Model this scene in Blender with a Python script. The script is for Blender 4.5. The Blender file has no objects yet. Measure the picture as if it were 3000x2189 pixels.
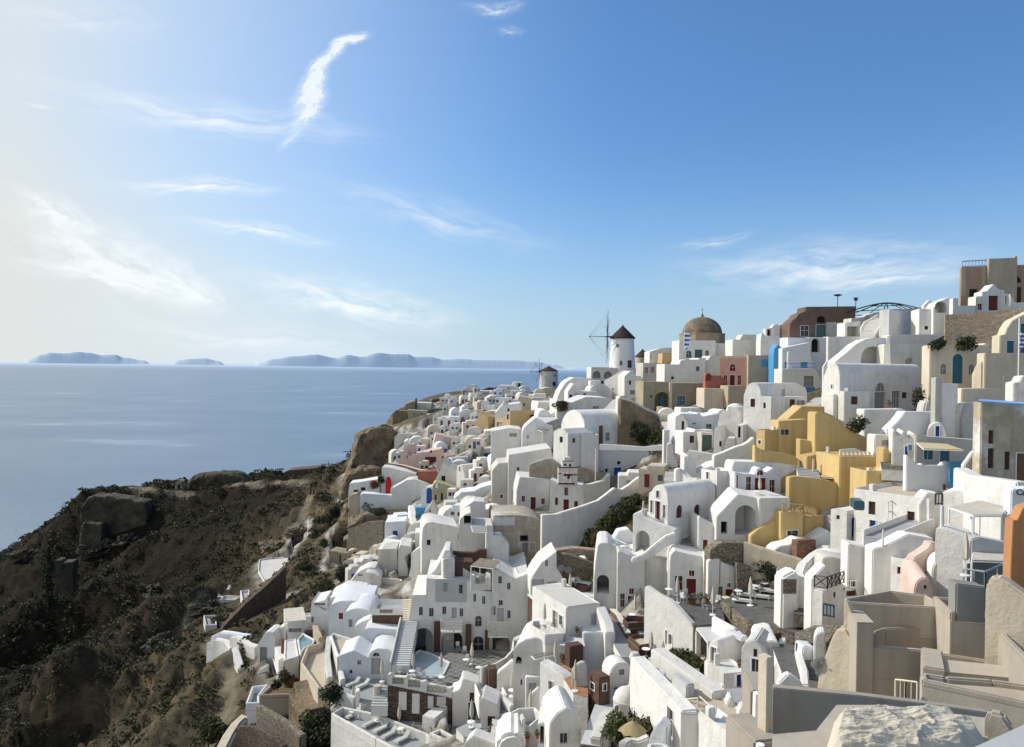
import bpy,bmesh,math,random
import numpy as np
from mathutils import Vector,Matrix
from mathutils.noise import noise as mnoise,fractal
random.seed(7)
R_=math.radians
sc=bpy.context.scene
COL=sc.collection
FL,CX,CY=2150.0,1500.0,1094.5
PITCH,ROLL=-math.atan(18.5/FL),math.atan(0.0122)
Fw=Vector((0,math.cos(PITCH),math.sin(PITCH)))
Rt=Vector((math.cos(ROLL),0,math.sin(ROLL)))
Up=Rt.cross(Fw).normalized();Rt=Fw.cross(Up).normalized()
cam=bpy.data.cameras.new('camera');camo=bpy.data.objects.new('camera',cam);COL.objects.link(camo)
M=Matrix((Rt,Up,-Fw)).transposed().to_4x4();camo.matrix_world=M
cam.sensor_width=36;cam.lens=36*FL/3000;cam.clip_start=.5;cam.clip_end=600000
sc.camera=camo
ZX,ZY,ZS=0.0,0.0,1.0
def print(*a):pass
def zoom(x,y,s):
 global ZX,ZY,ZS
 ZX,ZY,ZS=x,y,s
def ray(x,y):
 px=ZX+x*ZS;py=ZY+y*ZS
 d=Fw+Rt*((px-CX)/FL)+Up*((CY-py)/FL)
 return d/d.y
TP=[(1000,2189,82),(1300,2170,70),(1500,2185,64),(1700,2185,60),(1900,2180,56),(2100,2180,50),(1150,2120,78),(1250,2060,82),(1400,1960,89),(1550,2050,76),(1700,2000,78),(1850,1980,72),(2000,2000,66),(1500,1800,97),(1650,1850,88),(1700,1740,92),(1850,1815,76),(1950,1900,74),(2050,1765,75),(2200,1760,70),(2150,1900,66),(2300,1780,66),(2400,1840,62),(2250,1960,58),(2400,2000,56),(2350,1650,72),(2240,1560,78),(2080,1620,80),(1950,1560,80),(1750,1640,90),(1620,1620,104),(1500,1640,108),(1700,1540,104),(1850,1470,98),(1600,1500,120),(1450,1500,125),(1350,1560,125),(1300,1640,120),(1250,1560,150),(1180,1590,158),(1110,1640,145),(1060,1720,125),(980,1790,116),(1150,1700,116),(900,1860,108),(1080,1860,104),(1100,1980,94),(960,2000,96),(860,1940,103),(770,1940,104),(1250,1480,165),(1100,1480,180),(1030,1510,182),(1180,1400,195),(1300,1380,185),(1380,1330,180),(1400,1440,155),(1500,1400,138),(1850,1428,117),(1800,1428,121),(1900,1400,115),(1950,1350,112),(1650,1300,140),(1800,1330,122),(1550,1330,150),(1400,1240,215),(1300,1290,215),(1200,1300,225),(1200,1240,245),(1300,1200,270),(1400,1150,320),(1500,1145,310),(1600,1160,280),(1500,1220,210),(1600,1230,190),(1700,1200,180),(1850,1200,160),(1950,1200,150),(2000,1300,122),(2100,1250,125),(2100,1340,105),(2200,1400,92),(2300,1450,84),(2450,1450,82),(2350,1250,110),(2200,1200,135),(2500,1250,98),(2700,1260,90),(2600,1340,84),(2750,1350,78),(2650,1450,78),(2550,1580,70),(2450,1600,72),(2700,1560,66),(2850,1560,60),(2850,1440,70),(2950,1400,68),(2700,1700,60),(2600,1780,58),(2850,1700,50),(2960,1740,42),(2600,1640,65),(700,1900,128),(620,2000,112),(560,2189,92),(760,2080,98),(850,2189,88),(700,2189,88),(300,2189,110),(0,2189,130),(400,2000,125),(420,1960,132),(500,1850,150),(640,1780,165),(800,1760,150),(900,1760,128),(850,1640,178),(760,1700,172),(950,1560,188),(1000,1640,160),(700,1620,215),(600,1700,195),(450,1765,218),(350,1640,265),(550,1560,270),(750,1520,255),(880,1480,245),(960,1440,240),(0,1700,290),(0,1640,330),(120,1560,330),(240,1600,300),(430,1580,295),(240,1450,318),(330,1440,325),(430,1450,312),(560,1430,330),(700,1400,345),(850,1400,320),(960,1390,300),(620,1395,390),(440,1425,390),(780,1385,380),(1040,1440,236),(1060,1300,262),(1100,1265,262),(1150,1200,290),(1180,1230,275),(1000,1400,262),(1130,1380,232),(1080,1420,228),(178,1962,140),(260,1900,148),(377,1816,165),(100,2030,138),(0,2100,140),(178,1992,160),(260,1938,170),(377,1852,189),(60,2060,165),(32,1838,222),(145,1784,232),(226,1757,240),(350,1730,245),(32,1872,250),(145,1816,262),(226,1788,270),(350,1752,272),(100,1900,200),(250,1850,205),(1620,1502,117),(1700,1495,116),(1760,1475,117),(1560,1505,119),(1850,1445,117),(1220,1175,315),(1350,1150,340),(1010,1412,235),(1005,1412,265),(1000,1412,300),(1000,1425,340),(1030,1400,285),(1050,1330,300),(1070,1330,320),(930,1415,250),(950,1430,345),(240,1475,350),(330,1475,365),(430,1480,350),(560,1460,370),(640,1440,430),(700,1430,390),(850,1430,360),(0,1720,370),(60,1680,365),(120,1640,365),(200,1560,340),(60,1600,332),(1120,1280,285),(1150,1250,310),]
TW=[(150,110,6),(95,60,-2),(60,25,-8),(60,45,-7),(200,60,4),(120,160,6),(95,200,2),(60,240,-3),(30,285,-8),(-5,345,-20),(150,250,-12),(80,330,-38),(0,420,-70),(-60,400,-60),(-110,440,-110),(-200,430,-130),(-280,350,-140),(-300,250,-145),(-220,200,-120),(-200,130,-110),(-150,90,-85),(-120,60,-75),(150,420,-110),(260,300,-60),(300,100,-10),(0,30,-32),(20,20,-22),(-30,40,-42),(40,40,-21),(30,50,-21.5),(26,44,-22.5),(30,12,-12),(0,5,-24),(-60,30,-60),(100,560,-155),(-150,560,-158),(350,480,-150),(24,35,-21),(40,62,-19)]
_P=[]
for(x,y,D)in TP:
 p=ray(x,y)*D;_P.append((p.x,p.y,p.z))
for t in TW:_P.append(t)
_P=np.array(_P,float);_A=_P[:,:2]
def _k(d):return d
_d=np.sqrt(((_A[:,None,:]-_A[None])**2).sum(-1))
n_=len(_A)
_K=np.zeros((n_+3,n_+3));_K[:n_,:n_]=_k(_d)-np.eye(n_)*1.0;_K[:n_,n_]=1;_K[:n_,n_+1:]=_A;_K[n_,:n_]=1;_K[n_+1:,:n_]=_A.T
_w=np.linalg.solve(_K,np.concatenate([_P[:,2],[0,0,0]]))
def H(X,Y):
 X=np.atleast_1d(np.asarray(X,float));Y=np.atleast_1d(np.asarray(Y,float))
 d=np.sqrt((X[:,None]-_A[None,:,0])**2+(Y[:,None]-_A[None,:,1])**2)
 return _k(d)@_w[:n_]+_w[n_]+X*_w[n_+1]+Y*_w[n_+2]
_DD=np.geomspace(14,600,900)
def hitD(x,y):
 d=ray(x,y)
 z=d.z*_DD;h=H(d.x*_DD,_DD)
 below=np.nonzero(z<h)[0]
 if len(below)==0:return None
 i=below[0]
 if i==0:return _DD[0]
 a,b=z[i-1]-h[i-1],h[i]-z[i]
 return _DD[i-1]+(_DD[i]-_DD[i-1])*a/(a+b+1e-9)
def gp(x,y,D=None,z=None):
 """pixel -> world point: on a level z, at distance D, or on the terrain"""
 d=ray(x,y)
 if z is not None:return d*(z/d.z)
 if D is None:
  D=hitD(x,y)
  if D is None:D=200
 return d*D
FOOT=[]
MATS={}
def N(nt,t,**kw):
 n=nt.nodes.new(t)
 for k,v in kw.items():setattr(n,k,v)
 return n
def mat(name,c1,c2=None,rough=.85,scale=.6,bump=.25,bscale=6,c3=None,s3=.15,spec=.25,metal=0,streak=0,lo=.35,hi=.65,t3=(.52,.62)):
 if name in MATS:return MATS[name]
 m=bpy.data.materials.new(name);m.use_nodes=True;nt=m.node_tree;L=nt.links
 b=nt.nodes['Principled BSDF'];b.inputs['Roughness'].default_value=rough;b.inputs['Metallic'].default_value=metal
 b.inputs['Specular IOR Level'].default_value=spec
 geo=N(nt,'ShaderNodeNewGeometry')
 if c2 is None:c2=tuple(v*.88 for v in c1)
 nz=N(nt,'ShaderNodeTexNoise');nz.inputs['Scale'].default_value=scale;nz.inputs['Detail'].default_value=7;nz.inputs['Roughness'].default_value=.62
 L.new(geo.outputs['Position'],nz.inputs['Vector'])
 cr=N(nt,'ShaderNodeMapRange');cr.inputs[1].default_value=lo;cr.inputs[2].default_value=hi
 L.new(nz.outputs['Fac'],cr.inputs[0])
 mx=N(nt,'ShaderNodeMix',data_type='RGBA');mx.inputs[6].default_value=(*c1,1);mx.inputs[7].default_value=(*c2,1)
 L.new(cr.outputs[0],mx.inputs[0]);out=mx.outputs[2]
 if c3:
  n3=N(nt,'ShaderNodeTexNoise');n3.inputs['Scale'].default_value=s3;n3.inputs['Detail'].default_value=9;n3.inputs['Roughness'].default_value=.7
  L.new(geo.outputs['Position'],n3.inputs['Vector'])
  r3=N(nt,'ShaderNodeMapRange');r3.inputs[1].default_value=t3[0];r3.inputs[2].default_value=t3[1]
  L.new(n3.outputs['Fac'],r3.inputs[0])
  m3=N(nt,'ShaderNodeMix',data_type='RGBA');m3.inputs[7].default_value=(*c3,1)
  L.new(r3.outputs[0],m3.inputs[0]);L.new(out,m3.inputs[6]);out=m3.outputs[2]
 if streak:
  sp=N(nt,'ShaderNodeMapping');sp.inputs['Scale'].default_value=(2.2,2.2,.18);L.new(geo.outputs['Position'],sp.inputs[0])
  n4=N(nt,'ShaderNodeTexNoise');n4.inputs['Scale'].default_value=1.0;n4.inputs['Detail'].default_value=5;L.new(sp.outputs[0],n4.inputs['Vector'])
  r4=N(nt,'ShaderNodeMapRange');r4.inputs[1].default_value=.48;r4.inputs[2].default_value=.75;r4.inputs[3].default_value=0;r4.inputs[4].default_value=streak
  L.new(n4.outputs['Fac'],r4.inputs[0])
  m4=N(nt,'ShaderNodeMix',data_type='RGBA');m4.inputs[7].default_value=(c1[0]*.55,c1[1]*.52,c1[2]*.47,1)
  L.new(r4.outputs[0],m4.inputs[0]);L.new(out,m4.inputs[6]);out=m4.outputs[2]
 if name not in('glass','water','farisland'):
  oi=N(nt,'ShaderNodeObjectInfo');orr=N(nt,'ShaderNodeMapRange');orr.inputs[3].default_value=.82;orr.inputs[4].default_value=1.04;L.new(oi.outputs['Random'],orr.inputs[0])
  hs=N(nt,'ShaderNodeHueSaturation');L.new(orr.outputs[0],hs.inputs['Value']);L.new(out,hs.inputs['Color']);out=hs.outputs[0]
 L.new(out,b.inputs['Base Color'])
 if bump:
  nb=N(nt,'ShaderNodeTexNoise');nb.inputs['Scale'].default_value=bscale;nb.inputs['Detail'].default_value=6
  L.new(geo.outputs['Position'],nb.inputs['Vector'])
  nl=N(nt,'ShaderNodeTexNoise');nl.inputs['Scale'].default_value=1.1;nl.inputs['Detail'].default_value=2
  L.new(geo.outputs['Position'],nl.inputs['Vector'])
  ad=N(nt,'ShaderNodeMath',operation='MULTIPLY_ADD');ad.inputs[1].default_value=2.5;L.new(nl.outputs['Fac'],ad.inputs[0]);L.new(nb.outputs['Fac'],ad.inputs[2])
  bm_=N(nt,'ShaderNodeBump');bm_.inputs['Strength'].default_value=bump;bm_.inputs['Distance'].default_value=.12
  L.new(ad.outputs[0],bm_.inputs['Height']);L.new(bm_.outputs[0],b.inputs['Normal'])
 MATS[name]=m;return m
def stonemat(name,c1,c2,joint,scale=2.6,zs=1.9):
 m=bpy.data.materials.new(name);m.use_nodes=True;nt=m.node_tree;L=nt.links
 b=nt.nodes['Principled BSDF'];b.inputs['Roughness'].default_value=.92;b.inputs['Specular IOR Level'].default_value=.15
 geo=N(nt,'ShaderNodeNewGeometry');mp=N(nt,'ShaderNodeMapping');mp.inputs['Scale'].default_value=(1,1,zs);L.new(geo.outputs['Position'],mp.inputs[0])
 v=N(nt,'ShaderNodeTexVoronoi');v.inputs['Scale'].default_value=scale;L.new(mp.outputs[0],v.inputs['Vector'])
 v2=N(nt,'ShaderNodeTexVoronoi',feature='DISTANCE_TO_EDGE');v2.inputs['Scale'].default_value=scale;L.new(mp.outputs[0],v2.inputs['Vector'])
 sx=N(nt,'ShaderNodeSeparateColor');L.new(v.outputs['Color'],sx.inputs[0])
 mx=N(nt,'ShaderNodeMix',data_type='RGBA');mx.inputs[6].default_value=(*c1,1);mx.inputs[7].default_value=(*c2,1);L.new(sx.outputs[0],mx.inputs[0])
 r=N(nt,'ShaderNodeMapRange');r.inputs[1].default_value=.02;r.inputs[2].default_value=.08;L.new(v2.outputs['Distance'],r.inputs[0])
 m2=N(nt,'ShaderNodeMix',data_type='RGBA');m2.inputs[6].default_value=(*joint,1);L.new(r.outputs[0],m2.inputs[0]);L.new(mx.outputs[2],m2.inputs[7])
 L.new(m2.outputs[2],b.inputs['Base Color'])
 bp=N(nt,'ShaderNodeBump');bp.inputs['Strength'].default_value=.8;bp.inputs['Distance'].default_value=.08;L.new(r.outputs[0],bp.inputs['Height']);L.new(bp.outputs[0],b.inputs['Normal'])
 MATS[name]=m;return m
mat('white',(.76,.74,.70),(.69,.67,.63),scale=.35,c3=(.50,.475,.42),s3=.9,t3=(.52,.85),streak=.26)
mat('bluewhite',(.74,.755,.775),(.68,.70,.73),scale=.4,streak=.1)
mat('purewhite',(.81,.80,.78),(.77,.76,.74),scale=.5,bump=.1)
mat('oldwhite',(.66,.635,.58),(.55,.525,.47),scale=.4,c3=(.46,.42,.36),s3=.35,t3=(.56,.75),streak=.3)
mat('cream',(.66,.58,.45),(.58,.50,.38),scale=.4,streak=.3)
mat('tan',(.50,.415,.315),(.43,.36,.27),scale=.4,streak=.3)
mat('taupe',(.46,.405,.33),(.42,.37,.30),scale=.5,bump=.12,bscale=12,c3=(.37,.325,.265),s3=.8,t3=(.5,.8),streak=.3)
mat('sandfloor',(.52,.455,.355),(.46,.40,.31),scale=.8,bump=.2,bscale=14)
mat('olive',(.42,.375,.25),(.33,.30,.20),scale=.4,c3=(.26,.24,.17),streak=.5)
mat('ochre',(.62,.45,.24),(.54,.38,.20),scale=.4,streak=.3)
mat('yellow',(.62,.46,.215),(.56,.41,.185),scale=.35,streak=.35)
mat('pink',(.66,.36,.29),(.60,.32,.26),scale=.6,streak=.3)
mat('rose',(.66,.52,.45),(.60,.46,.40),scale=.6,streak=.3)
mat('orange',(.54,.27,.12),(.47,.23,.10),scale=.5,streak=.35)
mat('terracotta',(.36,.13,.09),(.26,.09,.07),scale=.8,streak=.4)
mat('salmonwall',(.44,.285,.20),(.38,.25,.18),scale=.5,streak=.3)
mat('ruinred',(.22,.12,.09),(.17,.13,.10),scale=.5,c3=(.12,.09,.07),s3=.3,bump=.6,bscale=3)
mat('ruin',(.48,.42,.32),(.33,.27,.19),scale=.5,c3=(.62,.60,.55),s3=.25,bump=.5,streak=.6)
mat('rockwall',(.27,.21,.135),(.15,.115,.075),scale=.35,c3=(.06,.055,.035),s3=.2,bump=.8,bscale=3,streak=.8)
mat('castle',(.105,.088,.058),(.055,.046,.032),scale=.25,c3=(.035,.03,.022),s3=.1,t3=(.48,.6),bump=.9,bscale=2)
mat('drumstone',(.40,.31,.21),(.32,.24,.16),scale=1.5,bump=.4)
mat('dome_brown',(.20,.16,.115),(.145,.115,.08),scale=.5,bump=.4,c3=(.30,.24,.16),s3=.6)
mat('thatch',(.055,.04,.034),(.035,.026,.024),scale=2,bump=.6,bscale=8)
mat('greyfloor',(.36,.37,.37),(.29,.30,.31),scale=.6,bump=.15)
mat('palefloor',(.62,.60,.56),(.54,.52,.48),scale=.5,bump=.15)
mat('slate',(.13,.13,.12),(.09,.09,.085),scale=1.2,bump=.3)
mat('brownfloor',(.40,.21,.10),(.34,.17,.08),scale=.9,bump=.2)
mat('greyroof',(.60,.60,.59),(.52,.52,.51),scale=.5,bump=.15)
mat('woodred',(.16,.025,.022),(.12,.02,.02),rough=.55,scale=3,bump=.1)
mat('wooddark',(.10,.05,.035),(.06,.03,.022),rough=.6,scale=3,bump=.2)
mat('brownwall',(.13,.075,.055),(.095,.055,.04),scale=2,bump=.3,rough=.8)
mat('woodbrown',(.24,.13,.065),(.17,.09,.05),rough=.6,scale=3,bump=.2)
mat('bluepaint',(.03,.10,.42),(.025,.08,.34),rough=.5,scale=3,bump=.1)
mat('brightblue',(.045,.26,.62),(.04,.22,.54),rough=.5,scale=3,bump=.1)
mat('tealpaint',(.05,.17,.26),(.04,.14,.21),rough=.5,scale=3,bump=.1)
mat('skyblue',(.10,.36,.62),(.08,.30,.54),rough=.6,scale=3,bump=.1)
mat('greenpaint',(.08,.14,.13),(.06,.11,.10),rough=.6,scale=3,bump=.1)
mat('greyshutter',(.30,.29,.27),(.25,.24,.22),rough=.7,scale=3,bump=.1)
mat('ashgrey',(.27,.275,.25),(.24,.24,.22),rough=.95,spec=.05,bump=.1)
mat('glassgreen',(.24,.29,.275),(.20,.25,.24),rough=.25,bump=0)
mat('palegrey',(.47,.475,.465),(.42,.425,.415),rough=.7,scale=2,bump=.05)
mat('dark',(.018,.016,.015),(.03,.026,.022),rough=.8,scale=1,bump=0)
mat('glass',(.03,.035,.042),(.05,.055,.06),rough=.12,scale=1,bump=0,spec=.6)
mat('iron',(.03,.03,.033),rough=.5,bump=0)
mat('metal',(.45,.46,.47),rough=.4,bump=0,metal=.6)
mat('timber',(.30,.25,.19),(.20,.16,.12),rough=.8,scale=2,bump=.3)
mat('canvas',(.56,.52,.43),(.47,.43,.35),rough=.9,scale=2,bump=.2)
mat('yellowcanvas',(.60,.50,.28),(.54,.44,.25),rough=.9,scale=2,bump=.2)
mat('cushion',(.52,.52,.47),(.46,.46,.42),rough=.9,scale=3,bump=.1)
mat('water',(.16,.27,.29),(.13,.23,.26),rough=.05,scale=1,bump=.05,spec=.6)
mat('poolpale',(.42,.50,.53),(.36,.44,.48),rough=.1,scale=1,bump=.03,spec=.5)
mat('clay',(.33,.12,.06),rough=.8,bump=0)
mat('bark',(.10,.075,.05),(.06,.045,.03),scale=3,bump=.6)
mat('solar',(.04,.11,.15),(.05,.13,.17),rough=.3,bump=0)
mat('ribblue',(.20,.36,.66),(.17,.31,.6),rough=.6,bump=0)
mat('mint',(.40,.62,.50),(.36,.56,.46),rough=.6,bump=0)
mat('red',(.45,.012,.03),(.36,.01,.02),rough=.5,bump=0)
stonemat('stone',(.17,.145,.11),(.29,.25,.19),(.10,.085,.065))
stonemat('darkstone',(.085,.06,.05),(.16,.12,.095),(.05,.04,.035))
stonemat('brickstone',(.20,.10,.07),(.30,.17,.12),(.15,.11,.09),scale=3)
stonemat('palestone',(.40,.32,.24),(.25,.18,.13),(.46,.40,.32),scale=1.8,zs=2.6)
def tilemat():
 m=bpy.data.materials.new('tiles');m.use_nodes=True;nt=m.node_tree;L=nt.links;b=nt.nodes['Principled BSDF'];b.inputs['Roughness'].default_value=.7
 geo=N(nt,'ShaderNodeNewGeometry');mp=N(nt,'ShaderNodeMapping');mp.inputs['Rotation'].default_value=(0,0,.7);L.new(geo.outputs['Position'],mp.inputs[0])
 k=N(nt,'ShaderNodeTexBrick');k.offset=0;k.inputs['Color1'].default_value=(.10,.10,.10,1);k.inputs['Color2'].default_value=(.15,.145,.14,1);k.inputs['Mortar'].default_value=(.33,.32,.30,1);k.inputs['Scale'].default_value=1;k.inputs['Mortar Size'].default_value=.035;k.inputs['Brick Width'].default_value=.8;k.inputs['Row Height'].default_value=.8
 L.new(mp.outputs[0],k.inputs['Vector']);L.new(k.outputs['Color'],b.inputs['Base Color']);MATS['tiles']=m
tilemat()
mat('leaf',(.045,.065,.022),(.085,.085,.035),rough=.8,scale=1.5,bump=0)
mat('leaf_dark',(.022,.034,.016),(.04,.048,.02),rough=.8,scale=1.5,bump=0)
mat('scrub',(.055,.058,.03),(.105,.085,.045),rough=.9,scale=.12,bump=0,c3=(.035,.045,.022),s3=.5)
mat('scrubolive',(.085,.085,.04),(.06,.065,.03),rough=.9,scale=.3,bump=0)
mat('drygrass',(.16,.115,.055),(.11,.085,.04),rough=.9,scale=1,bump=0)
mat('bougain',(.45,.015,.06),(.34,.02,.05),rough=.7,scale=3,bump=0)
mat('redflower',(.36,.06,.03),(.28,.05,.03),rough=.8,scale=3,bump=0)
def empty(name,loc,label=None,cat=None,group=None):
 o=bpy.data.objects.new(name,None);COL.objects.link(o);o.location=loc;o.empty_display_size=.5
 tag(o,label,cat,group);return o
def tag(o,label=None,cat=None,group=None,kind=None):
 if label:o['label']=label
 if cat:o['category']=cat
 if group:o['group']=group
 if kind:o['kind']=kind
 return o
def finish(name,bm,m,parent=None,loc=(0,0,0),smooth=35,label=None):
 """link a bmesh given in world coordinates as one mesh object whose origin is loc"""
 loc=Vector(loc)
 bmesh.ops.translate(bm,verts=bm.verts,vec=-loc)
 me=bpy.data.meshes.new(name);bm.to_mesh(me);bm.free()
 ms=m if isinstance(m,(list,tuple))else[m]
 for q in ms:me.materials.append(MATS[q]if isinstance(q,str)else q)
 if smooth:
  me.polygons.foreach_set('use_smooth',[True]*len(me.polygons));me.set_sharp_from_angle(angle=R_(smooth))
 o=bpy.data.objects.new(name,me);COL.objects.link(o)
 if parent is None:o.location=loc
 else:
  o.parent=parent
  par=Vector((0,0,0));q=parent
  while q is not None:par+=q.location;q=q.parent
  o.location=loc-par
 if label:o['label']=label
 return o
def addpoly(bm,pts,depthvec):
 """closed polygon extruded by depthvec (solid)"""
 a=[bm.verts.new(p)for p in pts];b=[bm.verts.new(Vector(p)+depthvec)for p in pts]
 n=len(pts)
 fs=[bm.faces.new(a),bm.faces.new(b[::-1])]
 for i in range(n):
  j=(i+1)%n;fs.append(bm.faces.new((a[j],a[i],b[i],b[j])))
 return fs
def addbox(bm,c,sx,sy,sz,rz=0):
 """box: centre of base c, size, rotation about z"""
 ca,sa=math.cos(rz),math.sin(rz);vs=[]
 for z in(0,sz):
  for(x,y)in((-sx/2,-sy/2),(sx/2,-sy/2),(sx/2,sy/2),(-sx/2,sy/2)):
   vs.append(bm.verts.new((c[0]+x*ca-y*sa,c[1]+x*sa+y*ca,c[2]+z)))
 for f in((0,3,2,1),(4,5,6,7),(0,1,5,4),(1,2,6,5),(2,3,7,6),(3,0,4,7)):bm.faces.new([vs[i]for i in f])
def addcyl(bm,p0,p1,r0,r1=None,n=8,cap=True):
 p0,p1=Vector(p0),Vector(p1);r1=r0 if r1 is None else r1
 ax=(p1-p0).normalized();t=Vector((0,0,1))if abs(ax.z)<.9 else Vector((1,0,0))
 a=ax.cross(t).normalized();b=ax.cross(a)
 A=[bm.verts.new(p0+(a*math.cos(k*2*math.pi/n)+b*math.sin(k*2*math.pi/n))*r0)for k in range(n)]
 B=[bm.verts.new(p1+(a*math.cos(k*2*math.pi/n)+b*math.sin(k*2*math.pi/n))*max(r1,.001))for k in range(n)]
 for k in range(n):
  j=(k+1)%n;bm.faces.new((A[k],B[k],B[j],A[j]))
 if cap:bm.faces.new(A);bm.faces.new(B[::-1])
def lathe(bm,c,prof,n=24):
 rings=[]
 for(r,z)in prof:rings.append([bm.verts.new((c[0]+max(r,.002)*math.cos(k*2*math.pi/n),c[1]+max(r,.002)*math.sin(k*2*math.pi/n),c[2]+z))for k in range(n)])
 for a,b in zip(rings,rings[1:]):
  for k in range(n):bm.faces.new((a[k],a[(k+1)%n],b[(k+1)%n],b[k]))
 bm.faces.new(rings[0][::-1]);bm.faces.new(rings[-1])
def arc(xa,xb,yt,ye,n=12,p=1.0):
 o=[]
 for i in range(n+1):
  a=math.pi*i/n;o.append((xa+(xb-xa)*(1-math.cos(a))/2,ye+(yt-ye)*math.sin(a)**p))
 return o
KM={'w':('glass','purewhite'),'k':('dark',None),'r':('woodred','purewhite'),'b':('bluepaint','purewhite'),'t':('tealpaint','purewhite'),'g':('greyshutter','purewhite'),'e':('greenpaint','purewhite'),'n':('woodbrown','purewhite'),'p':('palegrey','purewhite'),'s':('skyblue','purewhite'),'m':('mint','purewhite'),'h':('wooddark',None)}
class Plane:
 """vertical plane through point P with horizontal direction r (degrees)"""
 def __init__(s,P,r):
  s.P=P.copy();s.u=Vector((math.cos(R_(r)),math.sin(R_(r)),0));s.n=Vector((s.u.y,-s.u.x,0))
 def hit(s,x,y):
  d=ray(x,y);k=s.P.dot(s.n)/d.dot(s.n);p=d*k
  return(p-s.P).dot(s.u),p.z
 def at(s,a,z,off=0):
  return Vector((s.P.x,s.P.y,0))+s.u*a+s.n*off+Vector((0,0,z))
def openings(root,body,planes,ops):
 """cut recesses in the wall mesh and set windows, doors and niches into them"""
 cut=bmesh.new();parts=[];nc=0;panels=[]
 for op in[o.split()for o in ops.split(';')if o.strip()]:
  face,kind=op[0],op[1];x0,y0,x1,y1=map(float,op[2:6]);ex=float(op[6])if len(op)>6 else None
  pl=planes[face]
  a0,_=pl.hit(x0,(y0+y1)/2);a1,_=pl.hit(x1,(y0+y1)/2);_,zt=pl.hit((x0+x1)/2,y0);_,zb=pl.hit((x0+x1)/2,y1)
  if a0>a1:a0,a1=a1,a0
  if zb>zt:zb,zt=zt,zb
  if a1-a0<.06 or zt-zb<.06 or a1-a0>40:continue
  if kind.startswith('P:'):
   bm=bmesh.new();addpoly(bm,[pl.at(a0,zb,.04),pl.at(a1,zb,.04),pl.at(a1,zt,.04),pl.at(a0,zt,.04)],-pl.n*.06);bmesh.ops.recalc_face_normals(bm,faces=bm.faces)
   panels.append(finish('facade_panel',bm,kind[2:],root,pl.at(a0,zb),smooth=0));continue
  arch=kind.endswith('a');typ=kind[0];col=kind[1]if len(kind)>1 and kind[1]!='a' else 'w'
  def outline(g=0,gb=0):
   A0,A1,ZB,ZT=a0-g,a1+g,zb-gb,zt+g
   if not arch:return[(A0,ZB),(A1,ZB),(A1,ZT),(A0,ZT)]
   rr=(A1-A0)/2;zc=max(ZT-rr,ZB+.05);c=(A0+A1)/2
   return[(A0,ZB),(A1,ZB)]+[(c+rr*math.cos(t*math.pi/8),zc+(ZT-zc)*math.sin(t*math.pi/8))for t in range(0,9)]
  dep={'w':.22,'d':.25,'N':ex or 1.5,'O':ex or 1.0}[typ]
  o=outline()
  addpoly(cut,[pl.at(a,z,.5)for a,z in o],-pl.n*(.5+dep));nc+=1
  if typ=='N':
   continue
  mm,fr=KM['k']if typ=='O' else KM[col]
  bm=bmesh.new();addpoly(bm,[pl.at(a,z,-dep+.05)for a,z in outline(-.01)],-pl.n*.03)
  nm={'w':'window','d':'door','O':'opening'}[typ]
  fb=None
  if typ!='O':
   fb=bmesh.new();ww,hh=a1-a0,zt-zb;fm=fr or 'wooddark';t=.06
   if col=='w' or typ=='w':
    for k in range(1,2 if ww<1.6 else 3):
     q=a0+ww*k/(2 if ww<1.6 else 3);addpoly(fb,[pl.at(q-.015,zb,-dep+.1),pl.at(q+.015,zb,-dep+.1),pl.at(q+.015,zt-(0 if not arch else .1),-dep+.1),pl.at(q-.015,zt-(0 if not arch else .1),-dep+.1)],-pl.n*.045)
    if hh>1.3:
     q=zb+hh*.55;addpoly(fb,[pl.at(a0,q-.02,-dep+.09),pl.at(a1,q-.02,-dep+.09),pl.at(a1,q+.02,-dep+.09),pl.at(a0,q+.02,-dep+.09)],-pl.n*.03)
   gi,go=outline(0),outline(.07,0)
   if fr:
    n0=len(gi)
    f_a=[fb.verts.new(pl.at(a,z,.045))for a,z in gi];f_b=[fb.verts.new(pl.at(a,z,.045))for a,z in go];f_c=[fb.verts.new(pl.at(a,z,-.02))for a,z in go]
    for i in range(1,n0):
     j=(i+1)%n0;fb.faces.new((f_a[i],f_b[i],f_b[j],f_a[j]));fb.faces.new((f_b[i],f_c[i],f_c[j],f_b[j]))
    if typ=='w':addpoly(fb,[pl.at(a0-.08,zb-.05,.06),pl.at(a1+.08,zb-.05,.06),pl.at(a1+.08,zb,.06),pl.at(a0-.08,zb,.06)],-pl.n*.12)
  parts.append((nm,bm,mm,fb,'purewhite' if col=='w' or typ=='d' or fr else mm,pl.at((a0+a1)/2,zb)))
 if nc:
  bmesh.ops.recalc_face_normals(cut,faces=cut.faces)
  me=bpy.data.meshes.new('cut');cut.to_mesh(me);co=bpy.data.objects.new('cut',me);COL.objects.link(co)
  for bd in[body]+panels:
   md=bd.modifiers.new('b','BOOLEAN');md.object=co;md.operation='DIFFERENCE';md.solver='EXACT'
   bpy.context.view_layer.update()
   dg=bpy.context.evaluated_depsgraph_get();ev=bd.evaluated_get(dg);new=bpy.data.meshes.new_from_object(ev)
   bd.modifiers.clear()
   if len(new.polygons)>4:
    old=bd.data;bd.data=new;new.name=old.name
    new.set_sharp_from_angle(angle=R_(35))
  bpy.data.objects.remove(co)
 else:cut.free()
 for nm,bm,mm,fb,fm,loc in parts:
  bmesh.ops.recalc_face_normals(bm,faces=bm.faces)
  o=finish(nm,bm,mm,root,loc,smooth=0)
  if fb is not None and len(fb.verts):
   bmesh.ops.recalc_face_normals(fb,faces=fb.faces)
   finish('frame',fb,fm,o,loc,smooth=0)
  elif fb is not None:fb.free()
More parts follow.
